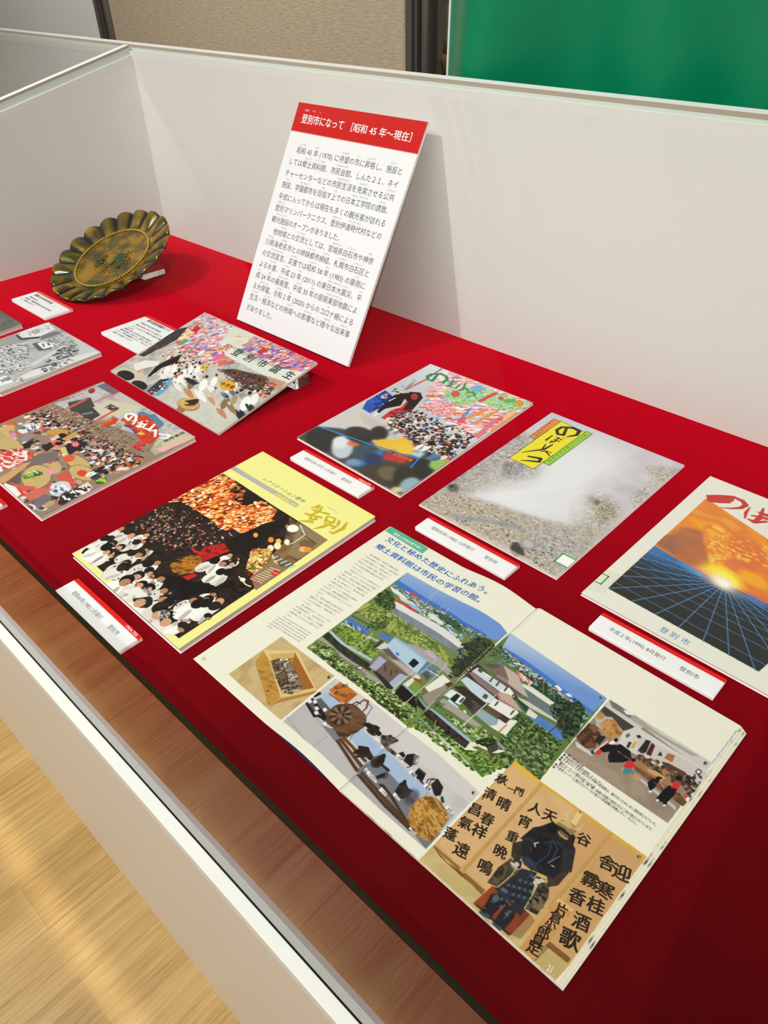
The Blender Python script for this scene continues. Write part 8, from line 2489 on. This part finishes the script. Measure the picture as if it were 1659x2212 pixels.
booklet('yellow', 'pale yellow booklet with a night festival cover photo, beside the open booklet',
        [(-736.2, 509.1), (-516.5, 508.2), (-513.1, 219.9), (-732.5, 219.5)], 7.0, 1.9, (246, 240, 150), BK, M_EDGE_Y)
booklet('crowd', 'booklet with green brush title over a red demon figure and dense festival crowd',
        [(-738.9, 869.5), (-536.2, 873.5), (-526.5, 563.0), (-732.5, 568.6)], 4.0, 1.5, (220, 220, 220), BK, M_EDGE)
st = booklet('steam', 'booklet showing a grey steaming volcanic valley under a yellow title box',
             [(-500.4, 869.8), (-290.5, 868.4), (-293.3, 566.2), (-497.1, 566.9)], 2.2, 1.7, (205, 200, 200), BK, M_EDGE)
sn = booklet('sun', 'white booklet with an orange sunset over a blue grid on its cover',
             [(-253.4, 863.8), (-48.0, 862.6), (-46.0, 561.0), (-259.9, 563.1)], 4.0, 1.7, (236, 236, 222), BK, M_EDGE)
booklet('old', 'booklet with white brush title over straw hats and a red float festival scene',
        [(-1097.7, 468.4), (-838.7, 468.4), (-828.6, 227.5), (-1090.0, 227.0)], 7.0, 1.5, (170, 150, 130), BK, M_EDGE)
booklet('bw', 'black and white street photo booklet at the left edge, near the decorative plate',
        [(-1396.2, 524.6), (-1198.0, 523.0), (-1188.4, 337.3), (-1388.0, 337.0)], 7.0, 1.4, (200, 200, 198), BK, M_EDGE)
booklet('dark', 'dark grey book cut off at the left edge below the plate card',
        [(-1640.0, 488.0), (-1423.6, 485.6), (-1414.8, 340.0), (-1640.0, 340.0)], 9.0, 0.8, (96, 96, 92), BK, M_EDGE)

# propped booklet: its far edge rests on a clear acrylic block
PA = math.atan2(39.0, 199.0)


def prop_place(U, V, dz):
    return np.stack([U * 0.001, (499.0 + V * math.cos(PA) - dz * math.sin(PA)) * 0.001, FZ + (V * math.sin(PA) + dz * math.cos(PA) + 0.3) * 0.001], -1)


pc = [(-1127.0, 204.5), (-825.0, 202.5), (-825.2, 0.0), (-1127.8, 0.0)]
t = empty('booklet', (-0.976, 0.499, FZ), 'booklet propped up on a clear block, parade under streamers and a white banner', 'booklet', BK)
cv = Canvas(*bbox(pc), 3.4 * Q, (190, 184, 176)).run(ART.get('parade', []))
printed_sheet('cover', pc, lambda U, V, dz: prop_place(U, V, dz + 3.6), cv, 1.7 * Q, t, M_INK, gain=GAIN)
b = MB()
ci = shrink(pc, 0.4)
lo = prop_place(np.array([p[0] for p in ci]), np.array([p[1] for p in ci]), np.zeros(4))
hi = prop_place(np.array([p[0] for p in ci]), np.array([p[1] for p in ci]), np.full(4, 3.55))
b.prism(list(reversed(lo.tolist())), list(reversed(hi.tolist())))
b.build('pages', M_EDGE, t)
zb = 499.0
tag(MB().box(-0.900, -0.846, 0.664, 0.694, FZ + 0.0005, FZ + 0.0325).build('acrylic_block', M_ACRYL, bevel=0.0008), 'clear acrylic block holding up the far edge of the parade booklet', 'block', 'clear acrylic rests')

# library stickers on two covers
b = MB()


def sticker(parent, x0, x1, y0, y1, z, open_side, fill):
    b = MB()
    b.prism([mm(x, y, z) for x, y in ((x0, y0), (x1, y0), (x1, y1), (x0, y1))], [mm(x, y, z + 0.12) for x, y in ((x0, y0), (x1, y0), (x1, y1), (x0, y1))], 0)
    w_ = 1.6
    fr = {'L': [(x0, y0, x0 + w_, y1)], 'R': [(x1 - w_, y0, x1, y1)], 'T': [(x0, y1 - w_, x1, y1)], 'B': [(x0, y0, x1, y0 + w_)]}
    for k in 'LRTB':
        if k != open_side:
            for xa, ya, xb, yb in fr[k]:
                b.prism([mm(x, y, z + 0.10) for x, y in ((xa, ya), (xb, ya), (xb, yb), (xa, yb))], [mm(x, y, z + 0.2) for x, y in ((xa, ya), (xb, ya), (xb, yb), (xa, yb))], 1)
    o = b.build('sticker', [fill, plain('green_sticker_frame', (40, 170, 60), 0.5)], parent)
    o['label'] = 'small library sticker with green frame'
    return o


sticker(st, -311.5, -294.2, 588.5, 607.5, 2.2, 'R', M_FOAM)
sticker(sn, -258.8, -250.5, 588.0, 606.0, 4.0, 'L', plain('cream_sticker', (226, 224, 206), 0.5))


# ------------------------------------------------------------------ caption cards
def card(label, corners, lines, strip=(232, 26, 22), strip_w=0.19, number=None, z=5.6):
    ctr = np.mean(np.array(corners), 0)
    w_ = corners[1][0] - corners[0][0]
    h_ = corners[0][1] - corners[3][1]
    cv = Canvas(*bbox(corners), 4.0, (247, 247, 247))
    cv.poly(strip, [(corners[0][0] - 2, corners[0][1] + 3), (corners[1][0] + 2, corners[1][1] + 3), (corners[1][0] + 2, corners[1][1] - h_ * strip_w), (corners[0][0] - 2, corners[0][1] - h_ * strip_w)])
    x0, y0 = corners[3]
    for s, fx, fy, fx1, size, bold in lines:
        cv.text(s, (x0 + fx * w_, y0 + fy * h_), (x0 + fx1 * w_, y0 + fy * h_), size, (70, 70, 70), bold)
    if number:
        cv.text(number, (x0 + w_ * 0.80, y0 + h_ * (1 - strip_w) + 0.9), (x0 + w_ * 0.965, y0 + h_ * (1 - strip_w) + 0.9), h_ * strip_w * 0.98, (250, 235, 230), 0.02)
    o = printed_sheet('caption_card', corners, flat_place(0.1), cv, 2.0 * Q, None, M_CARD, thick=z - 0.1, gain=0.93, edge=(242, 238, 236), glyph_dz=0.08)
    tag(o, label, 'caption card', 'white caption cards with a red strip')
    return o


def rect(x0, y1, x1, y0):
    return [(x0, y1), (x1, y1), (x1, y0), (x0, y0)]


card('white caption card reading 1985, 2月 in front of the yellow booklet', rect(-689.6, 203.8, -557.0, 176.8), [('昭和60年(1985) 2月発行', 0.13, 0.36, 0.585, 6.6, 0.0), ('登別市', 0.70, 0.36, 0.84, 6.6, 0.0)], number='1954-755')
card('white caption card reading 1977, 11月 in front of the crowd booklet', rect(-697.6, 555.0, -564.0, 525.8), [('昭和52年(1977) 11月発行', 0.12, 0.36, 0.585, 6.4, 0.0), ('登別市', 0.67, 0.36, 0.80, 6.4, 0.0)], number='1954-679')
card('white caption card reading 1980, 12月 in front of the steaming valley booklet', rect(-468.0, 555.2, -334.8, 526.8), [('昭和55年(1980) 12月発行', 0.12, 0.36, 0.60, 6.6, 0.0), ('登別市', 0.715, 0.36, 0.85, 6.6, 0.0)])
card('white caption card reading 1990, 8月 in front of the sunset booklet', rect(-226.4, 551.4, -94.2, 523.4), [('平成２年(1990) 8月発行', 0.125, 0.34, 0.59, 6.8, 0.0), ('登別市', 0.70, 0.34, 0.85, 6.8, 0.0)])
card('small white caption card with three lines beside the bronze plate', rect(-1565.5, 588.2, -1423.5, 530.0), [('開基100年記念灰皿', 0.10, 0.70, 0.62, 8.0, 0.03), ('昭和45年7月1日', 0.12, 0.50, 0.36, 5.6, 0.01), ('登別町・幌別町開拓100年記念事業', 0.10, 0.36, 0.86, 5.4, 0.01), ('として制作されました', 0.08, 0.22, 0.48, 5.4, 0.01)], strip=(248, 84, 84), strip_w=0.115, z=6.5)
card('white caption card with many lines tucked under the propped parade booklet', rect(-1278.5, 668.0, -1134.0, 567.5),
     [('第7回登別地獄まつり', 0.14, 0.83, 0.66, 9.0, 0.03), ('昭和45年8月発行登別町', 0.14, 0.70, 0.60, 5.6, 0.01), ('登別の夏を代表するお祭りで、毎年', 0.13, 0.60, 0.86, 5.4, 0.01), ('たくさんの人々が集まる様子が描かれ', 0.13, 0.515, 0.88, 5.4, 0.01), ('ています。', 0.12, 0.43, 0.28, 5.4, 0.01), ('祝賀行列には市民の代表が参加し、街は', 0.12, 0.365, 0.90, 5.4, 0.01), ('歓迎の飾りで彩られ、盛大に祝いま', 0.11, 0.295, 0.82, 5.4, 0.01), ('した。夏の風物詩となり、今も人々', 0.10, 0.225, 0.82, 5.4, 0.01), ('に親しまれ続けています', 0.09, 0.145, 0.54, 5.4, 0.01)], strip=(236, 40, 44), strip_w=0.075, z=6.0)
card('white caption card cut off at the left edge, before the straw hat booklet', rect(-1026.0, 212.5, -890.7, 184.0), [], z=5.6)

# ------------------------------------------------------------------ leaning text panel
t = empty('text_panel', (-0.984, 0.773, FZ), 'tall white text panel with red heading leaning on the back board', 'panel')
BA = math.atan2(338.0, 198.0)


def board_place(U, V, dz):
    return np.stack([U * 0.001 - 1.1339, (773.0 + V * math.cos(BA) - dz * math.sin(BA)) * 0.001, FZ + (V * math.sin(BA) + dz * math.cos(BA) + 3.2) * 0.001], -1)


W_, H_ = 300.0, 391.5
bc = [(0.0, H_), (W_, H_), (W_, 0.0), (0.0, 0.0)]
cv = Canvas(*bbox(bc), 2.0, (250, 250, 252))
cv.poly((212, 4, 18), [(-2, H_ + 2), (W_ + 2, H_ + 2), (W_ + 2, 343.6), (-2, 343.6)])
ink = (72, 74, 80)
cv.text('登別市になって', (19, 360.0), (126, 360.0), 16.5, (252, 250, 250), 0.018)
cv.text('［昭和 45 年～現在］', (132, 360.0), (289, 360.0), 15.0, (252, 250, 250), 0.016)
for s, x in (('のぼり', 21), ('べつ', 41), ('し', 59)):
    cv.text(s, (x, 378.6), (x + 4.0 * len(s), 378.6), 4.4, (252, 235, 235), 0.01)
BODY = [('昭和 45 年 (1970) に待望の市に昇格し、施設と', 29.5, 283, [('しょうわ', 0, 2), ('ねん', 6, 7), ('たいぼう', 16, 18), ('し', 19, 20), ('しょうかく', 21, 23), ('しせつ', 25, 27)]),
        ('しては郷土資料館、市民会館、しんた２１、ネイ', 17, 283, [('きょうど', 3, 5), ('しりょうかん', 5, 8), ('しみんかいかん', 9, 13)]),
        ('チャーセンターなどの市民生活を充実させる公共', 17, 283, [('しみんせいかつ', 10, 14), ('じゅうじつ', 15, 17), ('こうきょう', 20, 22)]),
        ('施設、学園都市を目指す上での日本工学院の誘致、', 17, 286, [('しせつ', 0, 2), ('がくえんとし', 3, 7), ('めざ', 8, 10), ('うえ', 11, 12), ('にほんこうがくいん', 14, 19), ('ゆうち', 20, 22)]),
        ('平成に入ってからは現在も多くの観光客が訪れる', 17, 283, []),
        ('登別マリンパークニクス、登別伊達時代村などの', 17, 283, [('のぼりべつ', 0, 2), ('のぼりべつ', 12, 14), ('だてじだいむら', 14, 19)]),
        ('観光施設のオープンがありました。', 17, 201, [('かんこうしせつ', 0, 4)]),
        ('他地域との交流としては、宮城県白石市や神奈', 30, 283, [('ちいき', 1, 3), ('こうりゅう', 5, 7), ('みやぎけん', 12, 15), ('しろいしし', 15, 18), ('かな', 19, 21)]),
        ('川県海老名市との姉妹都市締結、札幌市白石区と', 17, 283, [('がわけん', 0, 2), ('えびなし', 2, 6), ('しまいとし', 8, 12), ('ていけつ', 12, 14), ('さっぽろし', 15, 18), ('しろいしく', 18, 21)]),
        ('の交流宣言、災害では昭和 58 年 (1983) の豪雨に', 17, 283, [('こうりゅうせんげん', 1, 5), ('さいがい', 6, 8), ('しょうわ', 10, 12), ('ねん', 16, 17), ('ごうう', 26, 28)]),
        ('よる水害、平成 23 年 (2011) の東日本大震災、平', 17, 283, [('すいがい', 2, 4), ('へいせい', 5, 7), ('ねん', 11, 12), ('ひがしにほんだいしんさい', 21, 27), ('へい', 28, 29)]),
        ('成 24 年の暴風雪、平成 30 年の胆振東部地震によ', 17, 283, [('せい', 0, 1), ('ねん', 5, 6), ('ぼうふうせつ', 7, 10), ('へいせい', 11, 13), ('ねん', 17, 18), ('いぶりとうぶじしん', 19, 25)]),
        ('る大停電、令和 2 年 (2020) からのコロナ禍による', 17, 283, [('だいていでん', 1, 4), ('れいわ', 5, 7), ('ねん', 10, 11), ('か', 23, 24)]),
        ('生活・経済などの地域への影響など様々な出来事', 17, 283, [('せいかつ', 0, 2), ('けいざい', 3, 5), ('ちいき', 8, 10), ('えいきょう', 12, 14), ('さまざま', 16, 18), ('できごと', 19, 22)]),
        ('がありました。', 17, 98, [])]
for i, (s, x0, x1, furi) in enumerate(BODY):
    y = 309.3 - i * 20.35
    cv.text(s, (x0, y), (x1, y), 12.4, ink, 0.004)
    tw = text_width(s)
    for fs_, a, e in furi:
        xa = x0 + (x1 - x0) * text_width(s[:a]) / tw
        xb = x0 + (x1 - x0) * text_width(s[:e]) / tw
        wf = min(len(fs_) * 4.2, (xb - xa) * 1.12)
        cv.text(fs_, ((xa + xb - wf) / 2, y + 12.9), ((xa + xb + wf) / 2, y + 12.9), 4.2, (120, 122, 128), 0.0)
printed_sheet('face', bc, lambda U, V, dz: board_place(U, V, dz + 4.6), cv, 1.0 * Q, t, M_BOARD, gain=0.93, glyph_dz=0.12)
b = MB()
u4, v4 = np.array([0, W_, W_, 0.0]), np.array([0, 0, H_, H_])
b.prism(board_place(u4, v4, np.zeros(4)).tolist(), board_place(u4, v4, np.full(4, 4.58)).tolist())
b.build('foam_core', M_FOAM, t)

# ------------------------------------------------------------------ open booklet
def hz_left(x):
    s = np.clip((x + 386.0) / 103.0, 0, 1)
    return 1.6 + 6.0 * np.clip(np.sin(math.pi * s ** 1.15), 0, 1) ** 1.3


def left_place(U, V, dz):
    return np.stack([U * 0.001, V * 0.001, FZ + np.maximum(hz_left(U) + dz - 0.2, 0.55 + 0.1 * dz) * 0.001], -1)


def right_place(U, V, dz):
    drop = 3.0 * np.clip((U + 277.0) / -6.0, 0, 1) ** 2
    return np.stack([U * 0.001, V * 0.001, FZ + np.maximum(4.4 + dz - 0.2 - drop, 0.95 + 0.1 * dz) * 0.001], -1)


t = empty('open_booklet', (-0.283, 0.366, FZ), 'booklet lying open at pages 20 and 21 with museum and samurai armour photos', 'booklet', BK)
lc = [(-493.5, 511.5), (-283.2, 512.5), (-283.2, 222.5), (-495.5, 225.0)]
rc = [(-282.8, 513.5), (-62.6, 510.0), (-66.6, 222.6), (-282.8, 222.5)]
cream = (240, 237, 218)
for nm, cc, key, place in (('left_page', lc, 'spreadL', left_place), ('right_page', rc, 'spreadR', right_place)):
    cv = Canvas(*bbox(cc), 4.4 * Q, cream).run(ART.get(key, []))
    printed_sheet(nm, cc, place, cv, 2.2 * Q, t, M_INK, thick=0.2, gain=GAIN, edge=(228, 222, 204))


def under_sheet(name, cc, place, dz, thick, mat, n=24):
    b = MB()
    TL, TR, BR, BL = [np.array(c) for c in cc]
    vs, fs = [], []
    for lay in (0, 1):
        for i in range(n + 1):
            for A, B in ((BL, BR), (TL, TR)):
                q = A + (B - A) * i / n
                vs.append(place(np.array([q[0]]), np.array([q[1]]), np.array([dz + lay * thick]))[0].tolist())
    m = 2 * (n + 1)
    for i in range(n):
        k = 2 * i
        fs += [(k, k + 1, k + 3, k + 2), (m + k + 2, m + k + 3, m + k + 1, m + k), (k + 2, m + k + 2, m + k, k), (k + 1, m + k + 1, m + k + 3, k + 3)]
    fs += [(1, 0, m, m + 1), (m - 2, m - 1, 2 * m - 1, 2 * m - 2)]
    b.add(vs, fs)
    return b.build(name, mat, t)


M_PG = plain('cream_paper', (236, 230, 206), 0.6, 0.25)
M_PG2 = page_edge_material('printed_page_margin', (226, 220, 196), (84, 88, 100), 40, 70)
under_sheet('page_stack', [(-494.6, 510.6), (-283.2, 511.6), (-283.2, 223.2), (-496.3, 224.0)], left_place, -0.9, 0.85, M_PG)
for k, (dx0, dx1, m_) in enumerate(((1.6, 1.4, M_PG2), (3.4, 2.6, M_PG), (5.2, 3.8, M_PG2), (6.4, 4.6, M_PG))):
    under_sheet('page_stack', [(-282.8, 513.0 - 0.3 * k), (-62.6 + dx0, 509.4 - 0.5 * k), (-66.6 + dx1, 222.4 - 0.2 * k), (-282.8, 222.3)], right_place, -0.75 * (k + 1), 0.6, m_)
MB().prism([mm(-66.6 + 4.8, 221.6, 0.1), mm(-62.6 + 6.8, 508.0, 0.1), mm(-494.4, 510.4, 0.1), mm(-494.9, 224.8, 0.1)], [mm(-66.6 + 4.8, 221.6, 0.4), mm(-62.6 + 6.8, 508.0, 0.4), mm(-494.4, 510.4, 0.4), mm(-494.9, 224.8, 0.4)]).build('back_cover', plain('blue_cover_edge', (34, 44, 84), 0.4), t)

# ------------------------------------------------------------------ bronze plate
def bronze_material():
    m, n, l, b = new_mat('patinated_bronze')
    tc = n.new('ShaderNodeTexCoord')
    at = n.new('ShaderNodeAttribute')
    at.attribute_name = 'Patina'

    def noise(scale, detail, seedz):
        mp = n.new('ShaderNodeMapping')
        mp.inputs['Location'].default_value = (0, 0, seedz)
        l.new(tc.outputs['Object'], mp.inputs['Vector'])
        t_ = n.new('ShaderNodeTexNoise')
        t_.inputs['Scale'].default_value = scale
        t_.inputs['Detail'].default_value = detail
        l.new(mp.outputs[0], t_.inputs['Vector'])
        return t_
    r = n.new('ShaderNodeValToRGB')
    e = r.color_ramp.elements
    e[0].position, e[0].color = 0.30, tuple(lin((84, 76, 52))) + (1,)
    e[1].position, e[1].color = 0.72, tuple(lin((206, 160, 34))) + (1,)
    for p_, c_ in ((0.40, (112, 90, 44)), (0.48, (128, 108, 42)), (0.57, (172, 132, 36))):
        k = e.new(p_)
        k.color = tuple(lin(c_)) + (1,)
    a = noise(34.0, 6, 0.3)
    l.new(a.outputs['Fac'], r.inputs['Fac'])
    g = noise(17.0, 5, 4.7)
    gm = n.new('ShaderNodeValToRGB')
    gm.color_ramp.elements[0].position, gm.color_ramp.elements[0].color = 0.54, (0, 0, 0, 1)
    gm.color_ramp.elements[1].position, gm.color_ramp.elements[1].color = 0.66, (1, 1, 1, 1)
    l.new(g.outputs['Fac'], gm.inputs['Fac'])
    mx = n.new('ShaderNodeMix')
    mx.data_type = 'RGBA'
    mx.inputs[7].default_value = tuple(lin((44, 84, 34))) + (1,)
    l.new(gm.outputs['Color'], mx.inputs[0])
    l.new(r.outputs['Color'], mx.inputs[6])
    m2 = n.new('ShaderNodeMix')
    m2.data_type = 'RGBA'
    m2.inputs[7].default_value = tuple(lin((48, 47, 41))) + (1,)
    l.new(at.outputs['Fac'], m2.inputs[0])
    l.new(mx.outputs[2], m2.inputs[6])
    l.new(m2.outputs[2], b.inputs['Base Color'])
    b.inputs['Metallic'].default_value = 0.6
    b.inputs['Roughness'].default_value = 0.23
    bp = n.new('ShaderNodeBump')
    bp.inputs['Strength'].default_value = 0.35
    bp.inputs['Distance'].default_value = 0.002
    l.new(a.outputs['Fac'], bp.inputs['Height'])
    l.new(bp.outputs['Normal'], b.inputs['Normal'])
    return m


M_BRONZE = bronze_material()
PR = 0.1385
PT = math.radians(23.8)
PC = Vector((-1.4944, 0.7249, FZ + 0.1377 * math.sin(PT) + 0.0078))
PX_ = Matrix.Translation(PC) @ Matrix.Rotation(0.045, 4, 'Z') @ Matrix.Rotation(PT, 4, 'X')
t = empty('bronze_plate', (-1.4944, 0.61, FZ), 'round bronze plate with fluted rim and mottled green gold patina', 'plate')
NL = 20


def plate_z(r, a):
    """height of the dish face over its rim plane (m): fluted sloping wall, beaded step, flat medallion"""
    fl = abs(math.cos(a * NL / 2))
    if r < 0.078:
        return -0.0135 - 0.002 * (1 - (r / 0.078) ** 2)
    if r < 0.090:
        return -0.0135 + 0.0025 * math.sin((r - 0.078) / 0.012 * math.pi)
    k = (r - 0.090) / (PR - 0.090)
    env = math.sin(min(1.0, k * 1.25) * math.pi / 2) ** 0.8
    return -0.0135 + 0.0135 * k ** 1.3 + env * 0.0085 * (fl ** 0.75 - 0.6) + 0.002 * math.sin(k * math.pi)


def plate_mesh(name, under):
    b = MB()
    NA = NL * 14
    radii = [0.0, 0.02, 0.045, 0.065, 0.076, 0.080, 0.084, 0.088, 0.091] + [0.094 + (PR - 0.094) * i / 13 for i in range(14)]
    vs, fs, pat = [], [], []
    for r in radii:
        for j in range(NA):
            a = 2 * math.pi * j / NA
            fl = abs(math.cos(a * NL / 2))
            k = max(0, (r - 0.090) / (PR - 0.090))
            rr = r * (1 - 0.026 * k * k * (1 - fl ** 0.6))
            z = plate_z(r, a)
            if r == radii[-1]:
                z -= 0.0035
            if under:
                z -= 0.0035 if r < radii[-1] else 0.0012
                rr = rr * 0.995
            vs.append((rr * math.cos(a), rr * math.sin(a), z))
            pat.append(min(1.0, max(0.0, (0.72 - fl) * 2.2)) * min(1, k * 6) if not under else 0.6)
    for i in range(len(radii) - 1):
        for j in range(NA):
            q = (i * NA + j, i * NA + (j + 1) % NA, (i + 1) * NA + (j + 1) % NA, (i + 1) * NA + j)
            fs.append(q if under else tuple(reversed(q)))
    return vs, fs, pat, NA, len(radii)


b = MB()
v1, f1, p1, NA, nr = plate_mesh('top', False)
v2, f2, p2, _, _ = plate_mesh('bottom', True)
b.add(v1, f1, 0, True)
b.add(v2, f2, 0, True)
o1, o2 = (nr - 1) * NA, len(v1) + (nr - 1) * NA
b.f += [(o1 + j, o1 + (j + 1) % NA, o2 + (j + 1) % NA, o2 + j) for j in range(NA)]
b.mi += [0] * NA
b.sm += [True] * NA
d_ = b.build('dish', M_BRONZE, t, xform=PX_)
at_ = d_.data.attributes.new('Patina', 'FLOAT', 'POINT')
at_.data.foreach_set('value', p1 + p2)
b = MB()
for j in range(96):
    a = 2 * math.pi * j / 96
    b.ball((0.0855 * math.cos(a), 0.0855 * math.sin(a), -0.0100), 0.0029, 7, 5)
b.build('bead_ring', plain('rubbed_brass', (190, 158, 70), 0.28, 0.5, metal=0.7), d_, xform=PX_)
# raised flowers on the medallion
b = MB()
rg = random.Random(4)
for cx, cy, sc_ in ((0.024, 0.026, 1.0), (0.046, 0.010, 0.9), (-0.024, -0.022, 1.0), (0.008, -0.034, 0.9), (0.034, -0.010, 0.7)):
    for k in range(5):
        a = k * 1.2566 + cx * 40
        pts = [(cx + sc_ * 0.011 * q * math.cos(a + 0.5 * math.sin(q * 3)), cy + sc_ * 0.011 * q * math.sin(a + 0.5 * math.sin(q * 3)), -0.0140) for q in (0.15, 0.5, 0.8, 1.0)]
        b.tube(pts, [0.0006, 0.0016, 0.0015, 0.0005], 6)
for k in range(7):
    a = rg.uniform(0, 6.28)
    x, y = rg.uniform(-0.04, 0.045), rg.uniform(-0.045, 0.02)
    b.tube([(x + 0.006 * q * math.cos(a) , y + 0.006 * q * math.sin(a) + 0.002 * math.sin(q * 2), -0.0142) for q in range(5)], 0.0009, 5)
b.build('flower_relief', M_BRONZE, d_, xform=PX_)
tag(MB().box(-1.512, -1.462, 0.774, 0.826, FZ + 0.0005, FZ + 0.0565).build('acrylic_block', M_ACRYL, bevel=0.0008), 'clear acrylic block propping up the back of the bronze plate', 'block', 'clear acrylic rests')

bpy.data.objects.remove(_to)
bpy.data.curves.remove(_tc)
